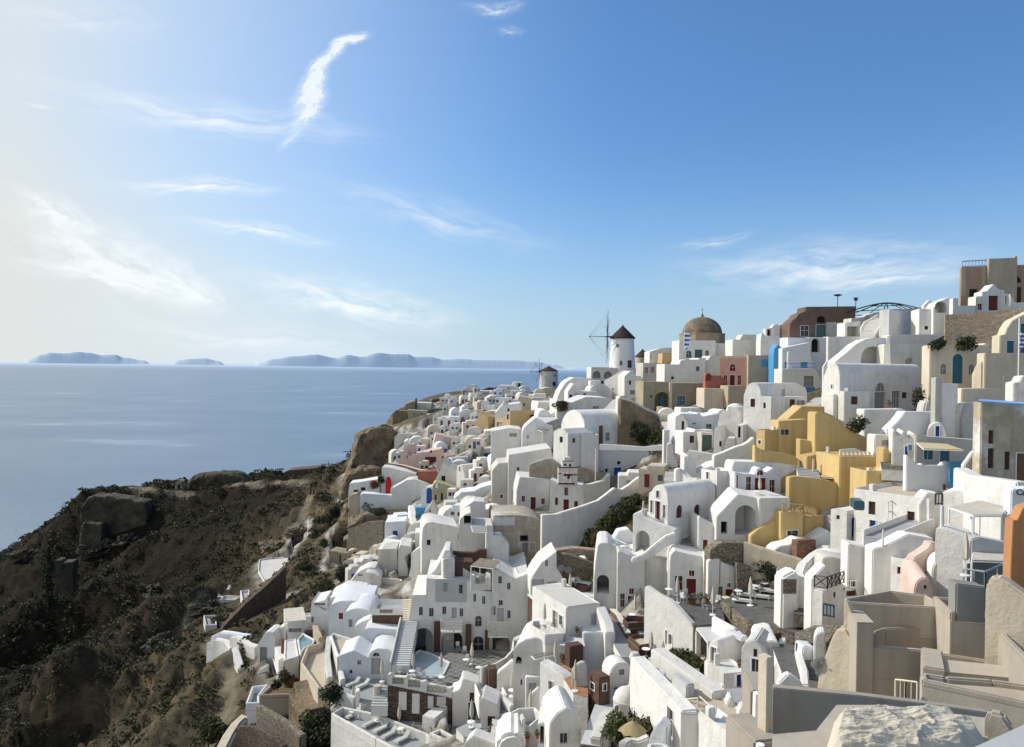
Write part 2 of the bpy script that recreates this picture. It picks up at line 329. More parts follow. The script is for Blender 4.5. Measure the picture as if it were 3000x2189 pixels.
def rugged(o,vox,amp,sc=.35):
 """break a smooth block into weathered rock or masonry"""
 md=o.modifiers.new('r','REMESH');md.mode='VOXEL';md.voxel_size=vox;bpy.context.view_layer.update()
 me=bpy.data.meshes.new_from_object(o.evaluated_get(bpy.context.evaluated_depsgraph_get()));o.modifiers.clear()
 if len(me.polygons)<20:return o
 me.materials.clear();[me.materials.append(m_)for m_ in o.data.materials];o.data=me
 for v in me.vertices:
  p=v.co+o.location*1.0;n=mnoise(p*sc)+.5*mnoise(p*sc*2.3)+.3*mnoise(p*sc*5);v.co+=v.normal*n*amp+Vector((mnoise(p*sc+Vector((9,0,0))),mnoise(p*sc+Vector((0,9,0))),0))*amp*.5
 me.polygons.foreach_set('use_smooth',[False]*len(me.polygons));return o
def soft(bm,w=.1,seg=2,ang=25):
 bmesh.ops.recalc_face_normals(bm,faces=bm.faces)
 es=[e for e in bm.edges if len(e.link_faces)==2 and e.calc_face_angle(0)>R_(ang)]
 if es and w:bmesh.ops.bevel(bm,geom=es,offset=w,segments=seg,affect='EDGES',clamp_overlap=True)
def footprint(poly,ztop):FOOT.append(([(p[0],p[1])for p in poly],ztop))
def basez(poly,z):
 hs=H([p[0]for p in poly],[p[1]for p in poly]);return min(z,float(hs.min())-.6)-2.5
def corridor(a,b,x,y,D):
 """dig the ground away in front of a wall whose foot the hillside would hide"""
 if D is None or D>190:return
 h=hitD(x,y)
 if h is None or h>D-.3:return
 f=max(h-1.5,D-13)/D
 FOOT.append(([(a.x,a.y),(b.x,b.y),(b.x*f,b.y*f),(a.x*f,a.y*f)],min(a.z,b.z)-.08))
_ra=random.Random(77)
def Q(name,label,cat,prof,yb,r=0,t=6,m='white',ops='',D=None,xr=None,bev=.08,group=None,drop=0,lim=24,keep=False):
 """building or wall: a traced top profile on an upright plane, extruded back by t metres"""
 x0=prof[0][0];P=gp(x0,yb,D);pl=Plane(P,r)
 back=-pl.n
 pts=[pl.hit(x,y)for x,y in prof]
 a1,zb1=pl.hit(prof[-1][0],yb)
 if xr is not None:
  Cn=pl.at(a1,P.z);tr=ray(xr,yb).x;k=back.x-tr*back.y
  t=(tr*Cn.y-Cn.x)/k if abs(k)>1e-3 else t
  if t<1 or t>40:print('WARN xr',label,round(t,1));t=6
 elif lim:
  for side,aa in((-1,pts[0][0]),(1,a1)):
   Cn=pl.at(aa,P.z);q=Cn+back*t;sh=(q.x/q.y-Cn.x/Cn.y)*FL*side
   if sh>lim:
    tt=Cn.x/Cn.y+side*lim/FL;k=back.x-tt*back.y
    if abs(k)>1e-4:t=max(.5,min(t,abs((tt*Cn.y-Cn.x)/k)))
 A=[a for a,z in pts]
 if abs(max(A)-min(A))>60:print('WARN wide',label,max(A)-min(A))
 Zt=[z for a,z in pts]
 corners=[pl.at(A[0],0),pl.at(A[-1],0),pl.at(A[-1],0)+back*t,pl.at(A[0],0)+back*t]
 zbot=P.z if keep else basez(corners,P.z-.3)-drop
 bm=bmesh.new()
 out=[]
 for a,z in zip(A,Zt):
  if out and abs(a-out[-1][0])+abs(z-out[-1][1])<.03:continue
  out.append((a,max(z,zbot+.3)))
 poly=[pl.at(out[0][0],zbot)]+[pl.at(a,z)for a,z in out]+[pl.at(out[-1][0],zbot)]
 addpoly(bm,poly,back*t)
 soft(bm,min(bev,t*.3))
 loc=pl.at((A[0]+A[-1])/2,P.z)+back*(t/2)
 if not keep:footprint(corners,min(Zt)-.4);corridor(pl.at(A[0],P.z),pl.at(A[-1],P.z),x0,yb,D)
 if ops:
  root=empty(name,loc,label,cat,group)
  body=finish('walls',bm,m,root,loc)
  planes={'F':pl,'R':Plane(pl.at(A[-1],P.z),r+90),'L':Plane(pl.at(A[0],P.z),r-90)}
  openings(root,body,planes,ops)
  return root
 Lw,Hh=A[-1]-A[0],min(Zt)-P.z
 if cat=='house' and Lw>3 and Hh>2.3 and not keep and _ra.random()<.6:
  root=empty(name,loc,label,cat,group);finish('walls',bm,m,root,loc);n_=1 if Lw<5 else _ra.choice([2,3]);z_=P.z+Hh-_ra.uniform(1.2,1.6);ww,hh=_ra.uniform(.45,.7),_ra.uniform(.6,.95);mm=_ra.choice(['glass','glass','greyshutter','woodred','glass'])
  for k in range(n_):
   a=A[0]+Lw*(k+.5+_ra.uniform(-.15,.15))/n_-ww/2;b=bmesh.new();addpoly(b,[pl.at(a,z_,.025),pl.at(a+ww,z_,.025),pl.at(a+ww,z_+hh,.025),pl.at(a,z_+hh,.025)],-pl.n*.1);bmesh.ops.recalc_face_normals(b,faces=b.faces);wo=finish('window',b,mm,root,pl.at(a,z_),smooth=0)
   b=bmesh.new()
   for(p,q,r_,s)in((-.07,-.07,ww+.07,0),(-.07,hh,ww+.07,hh+.07),(-.07,0,0,hh),(ww,0,ww+.07,hh)):addpoly(b,[pl.at(a+p,z_+q,.07),pl.at(a+r_,z_+q,.07),pl.at(a+r_,z_+s,.07),pl.at(a+p,z_+s,.07)],-pl.n*.1)
   bmesh.ops.recalc_face_normals(b,faces=b.faces);finish('frame',b,'purewhite',wo,pl.at(a,z_),smooth=0)
  return root
 o=finish(name,bm,m,None,loc);tag(o,label,cat,group);return o
def B(name,label,cat,xl,xm,xr,yt,yb,r=20,D=None,m='white',roof='greyroof',ops='',l=None,par=.45,group=None,bev=.08,z=None,keep=False):
 """flat-roofed building: nearest upright edge at xm, left face to xl, front face to xr"""
 P=gp(xm,yb,D,z);pl=Plane(P,r);u=pl.u;v=-pl.n
 _,ztop=pl.hit(xm,yt)
 tr=ray(xr,yb).x;w=(tr*P.y-P.x)/(u.x-tr*u.y)
 if l is None:
  tl=ray(xl,yb).x;k=v.x-tl*v.y;l=(tl*P.y-P.x)/k if abs(k)>1e-3 else 5
  if l<.1 or l>30:print('WARN l',label,round(l,1));l=6
 if w<.08 or w>60:print('WARN w',label,round(w,1));w=5
 c=[P,P+u*w,P+u*w+v*l,P+v*l]
 zbot=P.z if keep else basez(c,P.z-.3)
 bm=bmesh.new();base=[Vector((p.x,p.y,zbot))for p in c]
 fs=addpoly(bm,base,Vector((0,0,ztop-zbot)))
 bmesh.ops.recalc_face_normals(bm,faces=bm.faces)
 top=max(bm.faces,key=lambda f:f.calc_center_median().z)
 if par and min(w,l)>1.2:
  bmesh.ops.inset_individual(bm,faces=[top],thickness=.28,use_even_offset=True)
  bmesh.ops.translate(bm,verts=top.verts,vec=(0,0,-par))
  inner=[v_.co.copy()for v_ in top.verts]
 soft(bm,bev)
 loc=Vector(((c[0].x+c[2].x)/2,(c[0].y+c[2].y)/2,P.z));keep or(footprint(c,ztop-par-.3),corridor(c[0],c[1],xm,yb,D))
 root=empty(name,loc,label,cat,group)
 body=finish('walls',bm,m,root,loc)
 if par and min(w,l)>1.2:
  b2=bmesh.new();addpoly(b2,[p+Vector((0,0,.03))for p in inner],Vector((0,0,.04)));bmesh.ops.recalc_face_normals(b2,faces=b2.faces)
  finish('roof',b2,roof,root,loc,smooth=0)
 pL=Plane(P,r-90+180);planes={'F':pl,'L':Plane(P,r-90)}
 if ops:openings(root,body,planes,ops)
 root['ztop']=ztop
 return root
def S(name,label,cat,poly,D=None,drop=3,m='white',floor='palefloor',par=.9,th=.28,z=None,ops='',openedges=(),group=None,bev=.07):
 """level terrace or roof whose parapet-top outline is traced; returns floor level"""
 if z is None:z=gp(poly[0][0],poly[0][1],D).z
 pts=[gp(x,y,z=z)for x,y in poly]
 ar=sum(a.x*b.y-b.x*a.y for a,b in zip(pts,pts[1:]+pts[:1]))
 idx=list(range(len(pts)))
 if ar<0:pts=pts[::-1];idx=idx[::-1]
 n=len(pts);zbot=basez(pts,z-drop)
 zf=z-par
 c=sum(pts,Vector())/n;loc=Vector((c.x,c.y,zf))
 root=empty(name,loc,label,cat,group)
 bm=bmesh.new();addpoly(bm,[Vector((p.x,p.y,zbot))for p in pts],Vector((0,0,zf-.05-zbot)));soft(bm,.03)
 finish('base_wall',bm,m,root,loc)
 bm=bmesh.new();addpoly(bm,[Vector((p.x,p.y,zf-.06))for p in pts],Vector((0,0,.05)));bmesh.ops.scale(bm,verts=bm.verts,vec=(.999,.999,1),space=Matrix.Translation(-c));bmesh.ops.recalc_face_normals(bm,faces=bm.faces)
 finish('floor',bm,floor,root,loc,smooth=0)
 if par>.02:
  for i in range(n):
   e=idx[i]if ar>0 else idx[(i+1)%n]
   if e in openedges:continue
   a,b=pts[i],pts[(i+1)%n];d=(b-a).normalized();nn=Vector((-d.y,d.x,0))
   bm=bmesh.new();A0=Vector((a.x,a.y,zf-.1));B0=Vector((b.x,b.y,zf-.1))
   addpoly(bm,[A0-nn*.004,B0-nn*.004,B0-d*0+nn*th,A0+nn*th],Vector((0,0,par+.1+.004*i)));soft(bm,bev)
   finish('parapet',bm,m,root,A0)
 footprint(pts,zf-.3)
 return zf
def W(name,label,cat,pts,m='white',t=.35,bev=.1,group=None,cap=None,keep=False):
 """free-standing or retaining wall through (x, ytop, ybottom[, distance])"""
 P=[]
 for q in pts:
  x,yt,yb=q[:3];D=q[3]if len(q)>3 else None
  b=gp(x,yb,D);h=(ray(x,yt)*b.y).z;P.append((b,h))
 n=len(P);bm=bmesh.new();rows=[]
 for i,(b,h)in enumerate(P):
  d=(P[min(i+1,n-1)][0]-P[max(i-1,0)][0]);d.z=0;d.normalize();nn=Vector((-d.y,d.x,0))*t/2
  zb=b.z if keep else min(b.z,float(H(b.x,b.y)[0]))-3
  rows.append([bm.verts.new((b.x-nn.x,b.y-nn.y,zb)),bm.verts.new((b.x-nn.x,b.y-nn.y,h)),bm.verts.new((b.x+nn.x,b.y+nn.y,h)),bm.verts.new((b.x+nn.x,b.y+nn.y,zb))])
 for a,b in zip(rows,rows[1:]):
  for k in range(4):bm.faces.new((a[k],a[(k+1)%4],b[(k+1)%4],b[k]))
 bm.faces.new(rows[0]);bm.faces.new(rows[-1][::-1])
 soft(bm,min(bev,t*.35),ang=40)
 loc=P[0][0]
 if cap:
  root=empty(name,loc,label,cat,group);finish('walls',bm,m,root,loc)
  b2=bmesh.new();rr=[]
  for i,(b,h)in enumerate(P):
   d=(P[min(i+1,n-1)][0]-P[max(i-1,0)][0]);d.z=0;d.normalize();nn=Vector((-d.y,d.x,0))*(t/2+.05)
   rr.append([b2.verts.new((b.x-nn.x,b.y-nn.y,h-.02)),b2.verts.new((b.x-nn.x,b.y-nn.y,h+.14)),b2.verts.new((b.x+nn.x,b.y+nn.y,h+.14)),b2.verts.new((b.x+nn.x,b.y+nn.y,h-.02))])
  for a,b in zip(rr,rr[1:]):
   for k in range(4):b2.faces.new((a[k],a[(k+1)%4],b[(k+1)%4],b[k]))
  b2.faces.new(rr[0]);b2.faces.new(rr[-1][::-1]);soft(b2,.04,ang=40);finish('coping',b2,cap,root,loc)
  return root
 o=finish(name,bm,m,None,loc);return tag(o,label,cat,group)
def ST(label,x0,y0,x1,y1,w=1.3,n=12,D0=None,D1=None,m='palefloor',side=None,riser=None,name='staircase',group=None):
 a,b=gp(x0,y0,D0),gp(x1,y1,D1);d=b-a;L=math.hypot(d.x,d.y);ang=math.atan2(d.y,d.x)
 root=empty(name,a,label,'staircase',group);bm=bmesh.new();tr=bmesh.new()
 for i in range(n):
  f=(i+.5)/n;c=a+d*f;h=d.z/n;zt=a.z+d.z*(i+1)/n
  hh=max(.8,abs(d.z)*.5+.6);addbox(bm,(c.x,c.y,zt-hh),L/n+.01*(i%2),w,hh-.05,ang)
  addbox(tr,(c.x,c.y,zt-.05),L/n+.04,w+.02,.05+.001*i,ang)
 finish('risers',bm,riser or 'white',root,a,smooth=0);finish('treads',tr,m,root,a,smooth=0)
 if side:
  v=Vector((-math.sin(ang),math.cos(ang),0))
  for s in((-1,1)if side==2 else(side,)):
   wb=bmesh.new();o=v*(s*(w/2+.15));p,q=a+o,b+o
   pts=[Vector((p.x,p.y,min(p.z,q.z)-1)),Vector((q.x,q.y,min(p.z,q.z)-1)),Vector((q.x,q.y,q.z+.5)),Vector((p.x,p.y,p.z+.5))]
   addpoly(wb,[k-v*.11 for k in pts],v*.22);soft(wb,.06);finish('side_wall',wb,'white',root,a)
 footprint([a+Vector((-math.sin(ang)*w/2,math.cos(ang)*w/2,0)),a-Vector((-math.sin(ang)*w/2,math.cos(ang)*w/2,0)),b-Vector((-math.sin(ang)*w/2,math.cos(ang)*w/2,0)),b+Vector((-math.sin(ang)*w/2,math.cos(ang)*w/2,0))],min(a.z,b.z)-.2)
 return root
def _hash(ix,iy,s):
 h=(ix*374761393+iy*668265263+s*1442695041)&0xffffffff
 h=(h^(h>>13))*1274126177&0xffffffff
 return((h^(h>>16))&0xffff)/65535.0
def vn(x,y,s=0):
 ix=np.floor(x).astype(np.int64);iy=np.floor(y).astype(np.int64);fx=x-ix;fy=y-iy
 fx=fx*fx*(3-2*fx);fy=fy*fy*(3-2*fy)
 a=_hash(ix,iy,s);b=_hash(ix+1,iy,s);c=_hash(ix,iy+1,s);d=_hash(ix+1,iy+1,s)
 return(a*(1-fx)+b*fx)*(1-fy)+(c*(1-fx)+d*fx)*fy
def fbm(x,y,o=4,s=0):
 r=0;a=.5
 for k in range(o):r=r+a*vn(x*2**k+k*17.3,y*2**k-k*9.1,s+k);a*=.5
 return r
def inpoly(px,py,poly):
 n=len(poly);r=np.zeros(len(px),bool)
 for i in range(n):
  x1,y1=poly[i];x2,y2=poly[(i+1)%n]
  c=((y1>py)!=(y2>py))&(px<(x2-x1)*(py-y1)/((y2-y1)+1e-12)+x1);r^=c
 return r
def distpoly(px,py,poly):
 d=np.full(len(px),1e9);n=len(poly)
 for i in range(n):
  x1,y1=poly[i];x2,y2=poly[(i+1)%n];vx,vy=x2-x1,y2-y1;L=vx*vx+vy*vy+1e-9
  t=np.clip(((px-x1)*vx+(py-y1)*vy)/L,0,1);d=np.minimum(d,np.hypot(px-x1-t*vx,py-y1-t*vy))
 return d
def copy_tree(o,parent=None):
 c=o.copy();COL.objects.link(c);c.parent=parent
 for ch in list(o.children):copy_tree(ch,c)
 return c
PROTO={}
def put(kind,build,loc,rz,label,cat,group=None,s=1.0):
 if kind not in PROTO:o=PROTO[kind]=build()
 else:o=copy_tree(PROTO[kind])
 o.location=loc;o.rotation_euler=(0,0,rz);o.scale=(s,s,s)
 for k in('label','category','group'):
  if k in o:del o[k]
 tag(o,label,cat,group);return o
def mk_closed_umbrella():
 r=empty('closed_umbrella',(0,0,0))
 b=bmesh.new();addcyl(b,(0,0,0),(0,0,2.75),.035,n=6);finish('pole',b,'purewhite',r)
 b=bmesh.new();lathe(b,(0,0,1.0),[(.10,0),(.17,.12),(.20,.5),(.16,1.0),(.10,1.45),(.05,1.62),(.01,1.75)],10)
 for i,v in enumerate(b.verts):
  if v.co.z<2.4:k=1+.18*(1 if(i%2)else-1);v.co.x*=k;v.co.y*=k
 finish('canopy',b,'canvas',r,smooth=20)
 b=bmesh.new();lathe(b,(0,0,0),[(.3,0),(.3,.07),(.06,.1)],10);finish('base',b,'purewhite',r);return r
def umb(x,y,label,z=None,D=None,s=1.0):return put('umb',mk_closed_umbrella,gp(x,y,D,z),0,label,'umbrella','closed sun umbrellas on the terraces',.84*min(s,1.15))
def mk_table():
 r=empty('round_table',(0,0,0))
 b=bmesh.new();lathe(b,(0,0,.70),[(.40,0),(.42,.02),(.42,.035),(.40,.045)],18);finish('table_top',b,'purewhite',r)
 b=bmesh.new();addcyl(b,(0,0,.03),(0,0,.70),.035,n=6);finish('stem',b,'metal',r)
 b=bmesh.new();lathe(b,(0,0,0),[(.22,0),(.22,.03),(.03,.05)],12);finish('base',b,'metal',r);return r
def table(x,y,label,z=None,D=None,s=1.0):return put('table',mk_table,gp(x,y,D,z)-Vector((0,0,.0)),0,label,'table','round terrace tables',.85*min(1.1,s))
def mk_chair():
 r=empty('chair',(0,0,0))
 b=bmesh.new();addbox(b,(0,0,.43),.46,.46,.06);soft(b,.015);finish('seat',b,'cushion',r)
 b=bmesh.new();addbox(b,(0,.22,.48),.46,.05,.45);soft(b,.015);finish('backrest',b,'purewhite',r)
 for sx in(-1,1):
  for sy in(-1,1):
   b=bmesh.new();addcyl(b,(.2*sx,.2*sy,0),(.2*sx,.2*sy,.44),.02,n=5);finish('leg',b,'purewhite',r)
 return r
def chair(x,y,rz,label,z=None,D=None):return put('chair',mk_chair,gp(x,y,D,z),R_(rz),label,'chair','terrace chairs')
def mk_lounger():
 r=empty('sun_lounger',(0,0,0))
 b=bmesh.new();addbox(b,(0,0,.22),.66,1.9,.07);soft(b,.015);finish('frame',b,'purewhite',r)
 b=bmesh.new();addbox(b,(0,-.3,.30),.6,1.25,.09);soft(b,.03);finish('mattress',b,'cushion',r)
 b=bmesh.new();addpoly(b,[Vector((-.3,.33,.30)),Vector((-.3,.42,.26)),Vector((-.3,.98,.72)),Vector((-.3,.92,.79))],Vector((.6,0,0)));soft(b,.02);finish('backrest',b,'cushion',r)
 for sx in(-1,1):
  for sy in(-1,1):
   b=bmesh.new();addbox(b,(.28*sx,.82*sy,0),.06,.06,.23);finish('leg',b,'purewhite',r,smooth=0)
 return r
def lounger(x,y,rz,label,z=None,D=None,s=1.0):return put('lounger',mk_lounger,gp(x,y,D,z),R_(rz),label,'sun lounger','sun loungers on the terraces',min(s,1.0))
def mk_dish():
 r=empty('satellite_dish',(0,0,0))
 b=bmesh.new();n=20;rings=[]
 for k in range(5):
  q=k/4;rings.append([b.verts.new((.5*q*math.cos(a*2*math.pi/n),.14*q*q,.5*q*math.sin(a*2*math.pi/n)))for a in range(n)]if k else[b.verts.new((0,0,0))])
 for a in range(n):b.faces.new((rings[0][0],rings[1][a],rings[1][(a+1)%n]))
 for p,q in zip(rings[1:],rings[2:]):
  for a in range(n):b.faces.new((p[a],q[a],q[(a+1)%n],p[(a+1)%n]))
 bmesh.ops.solidify(b,geom=b.faces[:],thickness=.015)
 bmesh.ops.rotate(b,verts=b.verts,cent=(0,0,0),matrix=Matrix.Rotation(R_(180),3,'Z')@Matrix.Rotation(R_(-28),3,'X'))
 bmesh.ops.translate(b,verts=b.verts,vec=(0,0,.75));finish('reflector',b,'palegrey',r)
 b=bmesh.new();addcyl(b,(0,.05,0),(0,.05,.7),.03,n=6);finish('mast',b,'metal',r)
 b=bmesh.new();addcyl(b,(0,-.1,.5),(0,-.5,.85),.012,n=5);addbox(b,(0,-.52,.83),.06,.08,.08);finish('feed_arm',b,'metal',r);return r
def dish(x,y,label,D=None,s=1.0,rz=0,z=None):
 p=gp(x,y,D,z);p.z-=.75*s;return put('dish',mk_dish,p,R_(rz),label,'satellite dish','satellite dishes on the roofs',s)
def mk_pot():
 r=empty('flower_pot',(0,0,0))
 b=bmesh.new();lathe(b,(0,0,0),[(.14,0),(.22,.32),(.24,.36),(.2,.36),(.18,.3)],12);finish('pot',b,'clay',r)
 b=bmesh.new();leaves(b,(0,0,.6),.3,.3,60,.09);finish('foliage',b,'leaf',r,smooth=0);return r
def leaves(b,c,rx,rz,n,s,ry=None,shell=.35):
 ry=ry or rx
 for _ in range(n):
  while True:
   p=Vector((random.uniform(-1,1),random.uniform(-1,1),random.uniform(-1,1)))
   if shell<p.length<1:break
  p=Vector((c[0]+p.x*rx,c[1]+p.y*ry,c[2]+p.z*rz));a=Vector((random.gauss(0,1),random.gauss(0,1),random.gauss(0,1))).normalized();q=a.orthogonal().normalized();k=s*random.uniform(.6,1.4)
  w=a.cross(q)
  b.faces.new([b.verts.new(p+q*k),b.verts.new(p+w*k*.6),b.verts.new(p-q*k),b.verts.new(p-w*k*.6)])
def pot(x,y,label,z=None,D=None,s=1.0):return put('pot',mk_pot,gp(x,y,D,z),random.random()*6,label,'potted plant','potted plants on the terraces',min(.45*s,.95))
def bush(x,y,r,label,D=None,z=None,m='leaf',h=None,n=None,name='bush',fl=None,ry=None,cat='bush',dz=0):
 p=gp(x,y,D,z);h=h or r;p.z+=dz;root=empty(name,p,label,cat)
 b=bmesh.new()
 for k in range(5):
  a=k*1.256;addcyl(b,p,p+Vector((math.cos(a)*r*.5,math.sin(a)*r*.5,h*1.1)),r*.06,r*.02,5)
 finish('stems',b,'bark',root,p)
 b=bmesh.new();n=n or int(260*r*r)+150
 for k in range(7):
  a=random.random()*6.28;q=random.uniform(0,.55)*r
  leaves(b,(p.x+math.cos(a)*q,p.y+math.sin(a)*q*(ry or 1),p.z+h*random.uniform(.25,.95)),r*random.uniform(.4,.62),h*random.uniform(.35,.6),n//7,.11+.03*r,shell=.2)
 finish('foliage',b,m,root,p,smooth=0)
 if fl:
  b=bmesh.new()
  for k in range(6):
   a=random.random()*6.28;q=random.uniform(0,.6)*r
   leaves(b,(p.x+math.cos(a)*q,p.y+math.sin(a)*q-.2*r,p.z+h*random.uniform(.7,1.4)),r*.35,h*.35,n//8,.12,shell=.2)
  finish('blossom',b,fl,root,p,smooth=0)
 return root
def pole(x,y0,y1,label,D=None,z=None,r=.05,m='purewhite',name='pole',cat='pole'):
 p=gp(x,y0,D,z);t=ray(x,y1)*p.y;b=bmesh.new();addcyl(b,p,(p.x,p.y,t.z),r,r*.85,8);o=finish(name,b,m,None,p);return tag(o,label,cat)
def rail(label,pts,h=.95,m='iron',D=None,z=None,step=.14,cross=False,r=.016,name='railing',group=None):
 """railing through ground pixels"""
 P=[gp(q[0],q[1],q[2]if len(q)>2 else D,z)for q in pts];root=empty(name,P[0],label,'railing',group)
 b=bmesh.new();pb=bmesh.new()
 for a,c in zip(P,P[1:]):
  L=(c-a).length;n=max(2,int(L/step));up=Vector((0,0,h))
  addcyl(b,a+up,c+up,r*1.6,n=5);addcyl(b,a+up*.1,c+up*.1,r*1.2,n=5);addcyl(b,a,a+up,r*1.5,n=5);addcyl(b,c,c+up,r*1.5,n=5)
  if cross:
   k=max(1,int(L/.8))
   for i in range(k):
    p,q=a.lerp(c,i/k),a.lerp(c,(i+1)/k)
    addcyl(pb,p+up*.1,q+up,r*1.3,n=4);addcyl(pb,p+up,q+up*.1,r*1.3,n=4);addcyl(pb,p,p+up,r*1.5,n=4)
  else:
   for i in range(n+1):p=a.lerp(c,i/n);addcyl(pb,p,p+up,r,n=4)
 finish('rails',b,m,root,P[0]);finish('balusters',pb,m,root,P[0]);return root
def pergola(label,poly,h,D=None,z=None,m='canvas',posts=True,name='pergola',sag=.15,pm='purewhite',cat='pergola',slats=False):
 """canopy traced at its top; posts go down h metres"""
 zt=z if z is not None else gp(poly[0][0],poly[0][1],D).z
 P=[gp(x,y,z=zt)for x,y in poly];c=sum(P,Vector())/len(P);loc=Vector((c.x,c.y,zt-h));root=empty(name,loc,label,cat)
 b=bmesh.new()
 if slats:
  n=slats
  for i in range(n):
   p,q=P[0].lerp(P[3],(i+.5)/n),P[1].lerp(P[2],(i+.5)/n);addcyl(b,p,q,.07,n=4)
 else:
  addpoly(b,P,Vector((0,0,-.05)));bmesh.ops.recalc_face_normals(b,faces=b.faces)
 finish('canopy',b,m,root,loc,smooth=0)
 b=bmesh.new()
 for p,q in zip(P,P[1:]+P[:1]):addcyl(b,p-Vector((0,0,.12)),q-Vector((0,0,.12)),.05,n=6)
 finish('frame',b,pm,root,loc)
 if posts:
  for p in P:b=bmesh.new();addcyl(b,p-Vector((0,0,h+.3)),p-Vector((0,0,.1)),.06,n=6);finish('post',b,pm,root,loc)
 return root
def person_free():pass
WILD=[]
SUN_EL=37;SUN_E=4.3;SKY_S=.12
VEIL_L=.85;VEIL_H=.75
SKYTINT=(.66,1.04,1.42,1);VCOL_R=(5.4,6.9,8.2,1);VCOL_L=(6.3,6.6,6.5,1);CLCOL=(8.0,8.4,8.6,1)
zoom(1450,880,.2663)
def windmill(label,cx,xl,xr,yb,ytop,cxl,cxr,ycap,D,hub,R,nsp,ax,white='purewhite',ops='',bow=0,slant=.93):
 P=gp(cx,yb,D);zt=(ray(cx,ytop)*D).z;r0=(xr-xl)*ZS/2*D/FL;rc=(cxr-cxl)*ZS/2*D/FL;zc=(ray(cx,ycap)*D).z
 root=empty('windmill',P,label,'windmill')
 b=bmesh.new();lathe(b,P,[(r0,-2),(r0,0),(r0*slant,zt-P.z)],40);bmesh.ops.recalc_face_normals(b,faces=b.faces);body=finish('tower',b,white,root,P)
 pl=Plane(P+Vector((0,-r0*.97,0)),0);
 if ops:openings(root,body,{'F':pl},ops)
 b=bmesh.new();h=zc-zt;lathe(b,(P.x,P.y,zt),[(rc*.9,-.25),(rc,-.1),(rc*.97,.1),(rc*.72,h*.28),(rc*.5,h*.5),(rc*.25,h*.75),(rc*.07,h*.93),(rc*.05,h),(.01,h*1.05)],28);finish('cap',b,'thatch',root,P)
 if hub:
  hp=gp(hub[0],hub[1],D-2);a=Vector(ax).normalized();e1=a.orthogonal().normalized()if abs(a.z)>.9 else a.cross(Vector((0,0,1))).normalized();e2=a.cross(e1)
  b=bmesh.new();addcyl(b,hp+a*.5,hp-a*(bow*.3+2),.22,n=8);finish('axle',b,'wooddark',root,hp)
  if bow:b=bmesh.new();addcyl(b,hp,hp+a*bow,.14,.05,6);finish('bowsprit',b,'wooddark',root,hp)
  for k in range(nsp):
   t=2*math.pi*k/nsp+.12;d=e1*math.cos(t)+e2*math.sin(t);rr=R*random.uniform(.88,1.02);b=bmesh.new();addcyl(b,hp,hp+d*rr,.10,.05,5);s=finish('sail_arm',b,'wooddark',root,hp)
   if bow:
    b=bmesh.new();addcyl(b,hp+d*rr*.95,hp+a*bow*.98,.02,n=3);finish('stay',b,'iron',s,hp)
 return root
windmill('tall white windmill with dark pointed cap and bare radiating poles',1400,1258,1542,745,415,1262,1548,275,220,(1238,400),8.3,10,(-.998,.05,0),ops='F we 1335 480 1362 516;F we 1373 665 1402 715;F dh 1460 660 1505 742',bow=5.6,slant=.86)
windmill('small pale windmill with low dark cap further down the ridge',590,487,697,975,775,490,700,722,300,(492,784),5.6,8,(-.93,-.36,0),white='oldwhite',ops='F wk 655 815 667 838;F dka 635 895 670 940',bow=4.4,slant=.95)
windmill('squat old mill drum with dark broken cone roof beside the tall windmill',1622,1540,1702,690,620,1535,1705,535,240,None,0,0,None,white='tan',slant=.97)
Q('mill_base','white block with two round arches below the tall windmill','building',[(1060,735),(1300,738),(1300,745),(1620,748)],880,r=4,t=8,D=216,ops='F Na 1075 780 1165 860 2.5;F Na 1196 782 1292 860 2.5')
Q('white_house','white stepped roofs right of the tall windmill on the skyline','house',[(1702,565),(1822,528),(1900,520),(2035,524)],720,r=0,D=200,t=8,ops='F ww 1712 600 1722 640')
Q('tan_block','sand coloured block with rounded top left of the dome church','house',[(1836,700),(1845,582),(2012,585),(2030,660)],740,r=0,D=193,t=6,m='ochre')
Q('loggia_building','grey-tan building with small openings and bell niches below the skyline','building',[(1630,688),(1830,692),(1838,708),(2020,702),(2045,665),(2120,655),(2300,650)],905,r=3,D=184,t=8,m='oldwhite',ops='F Na 1645 735 1685 800 .8;F Na 1712 730 1752 800 .8;F Na 1795 730 1838 800 .8;F wp 1842 735 1900 805;F ww 1935 842 1968 866;F wb 2212 728 2250 775;F ww 1795 880 1870 893')
Q('white_house','white house with a small triangular gable right of the terraces under the mill','house',[(1425,1020),(1425,835),(1490,775),(1560,832),(1612,835)],1090,r=8,D=178,t=7,ops='F wk 1475 882 1498 930;F wg 1485 990 1540 1035')
Q('white_wall_house','sunlit white stepped gable wall under the tall windmill','house',[(1205,880),(1290,835),(1360,790),(1432,765)],1060,r=-38,D=186,t=5,ops='F wk 1383 880 1400 915;F wk 1290 965 1304 995')
Q('white_house','broad white house of curved roofs left of the triangular gable','house',[(680,1090),(715,1000),(780,900),(868,850),(1050,860),(1130,890),(1232,940),(1292,1000)],1190,r=3,D=182,t=9)
Q('chimney_block','low white box on the curved roofs under the twin arches','chimney',[(1052,885),(1165,885)],960,r=5,D=176,t=3,ops='F wk 1168 885 1195 918')
Q('white_house','white house with small pointed gable and three windows in the curved roofs','house',[(802,1005),(866,915),(932,1000),(1130,1002),(1175,1050)],1110,r=4,D=172,t=6,ops='F wk 820 1036 850 1076;F wp 878 1020 920 1066;F ww 972 1020 1002 1066')
Q('vaulted_roof','low white vault behind the three-window house','house',arc(1040,1235,928,1010),1060,r=6,D=175,t=6)
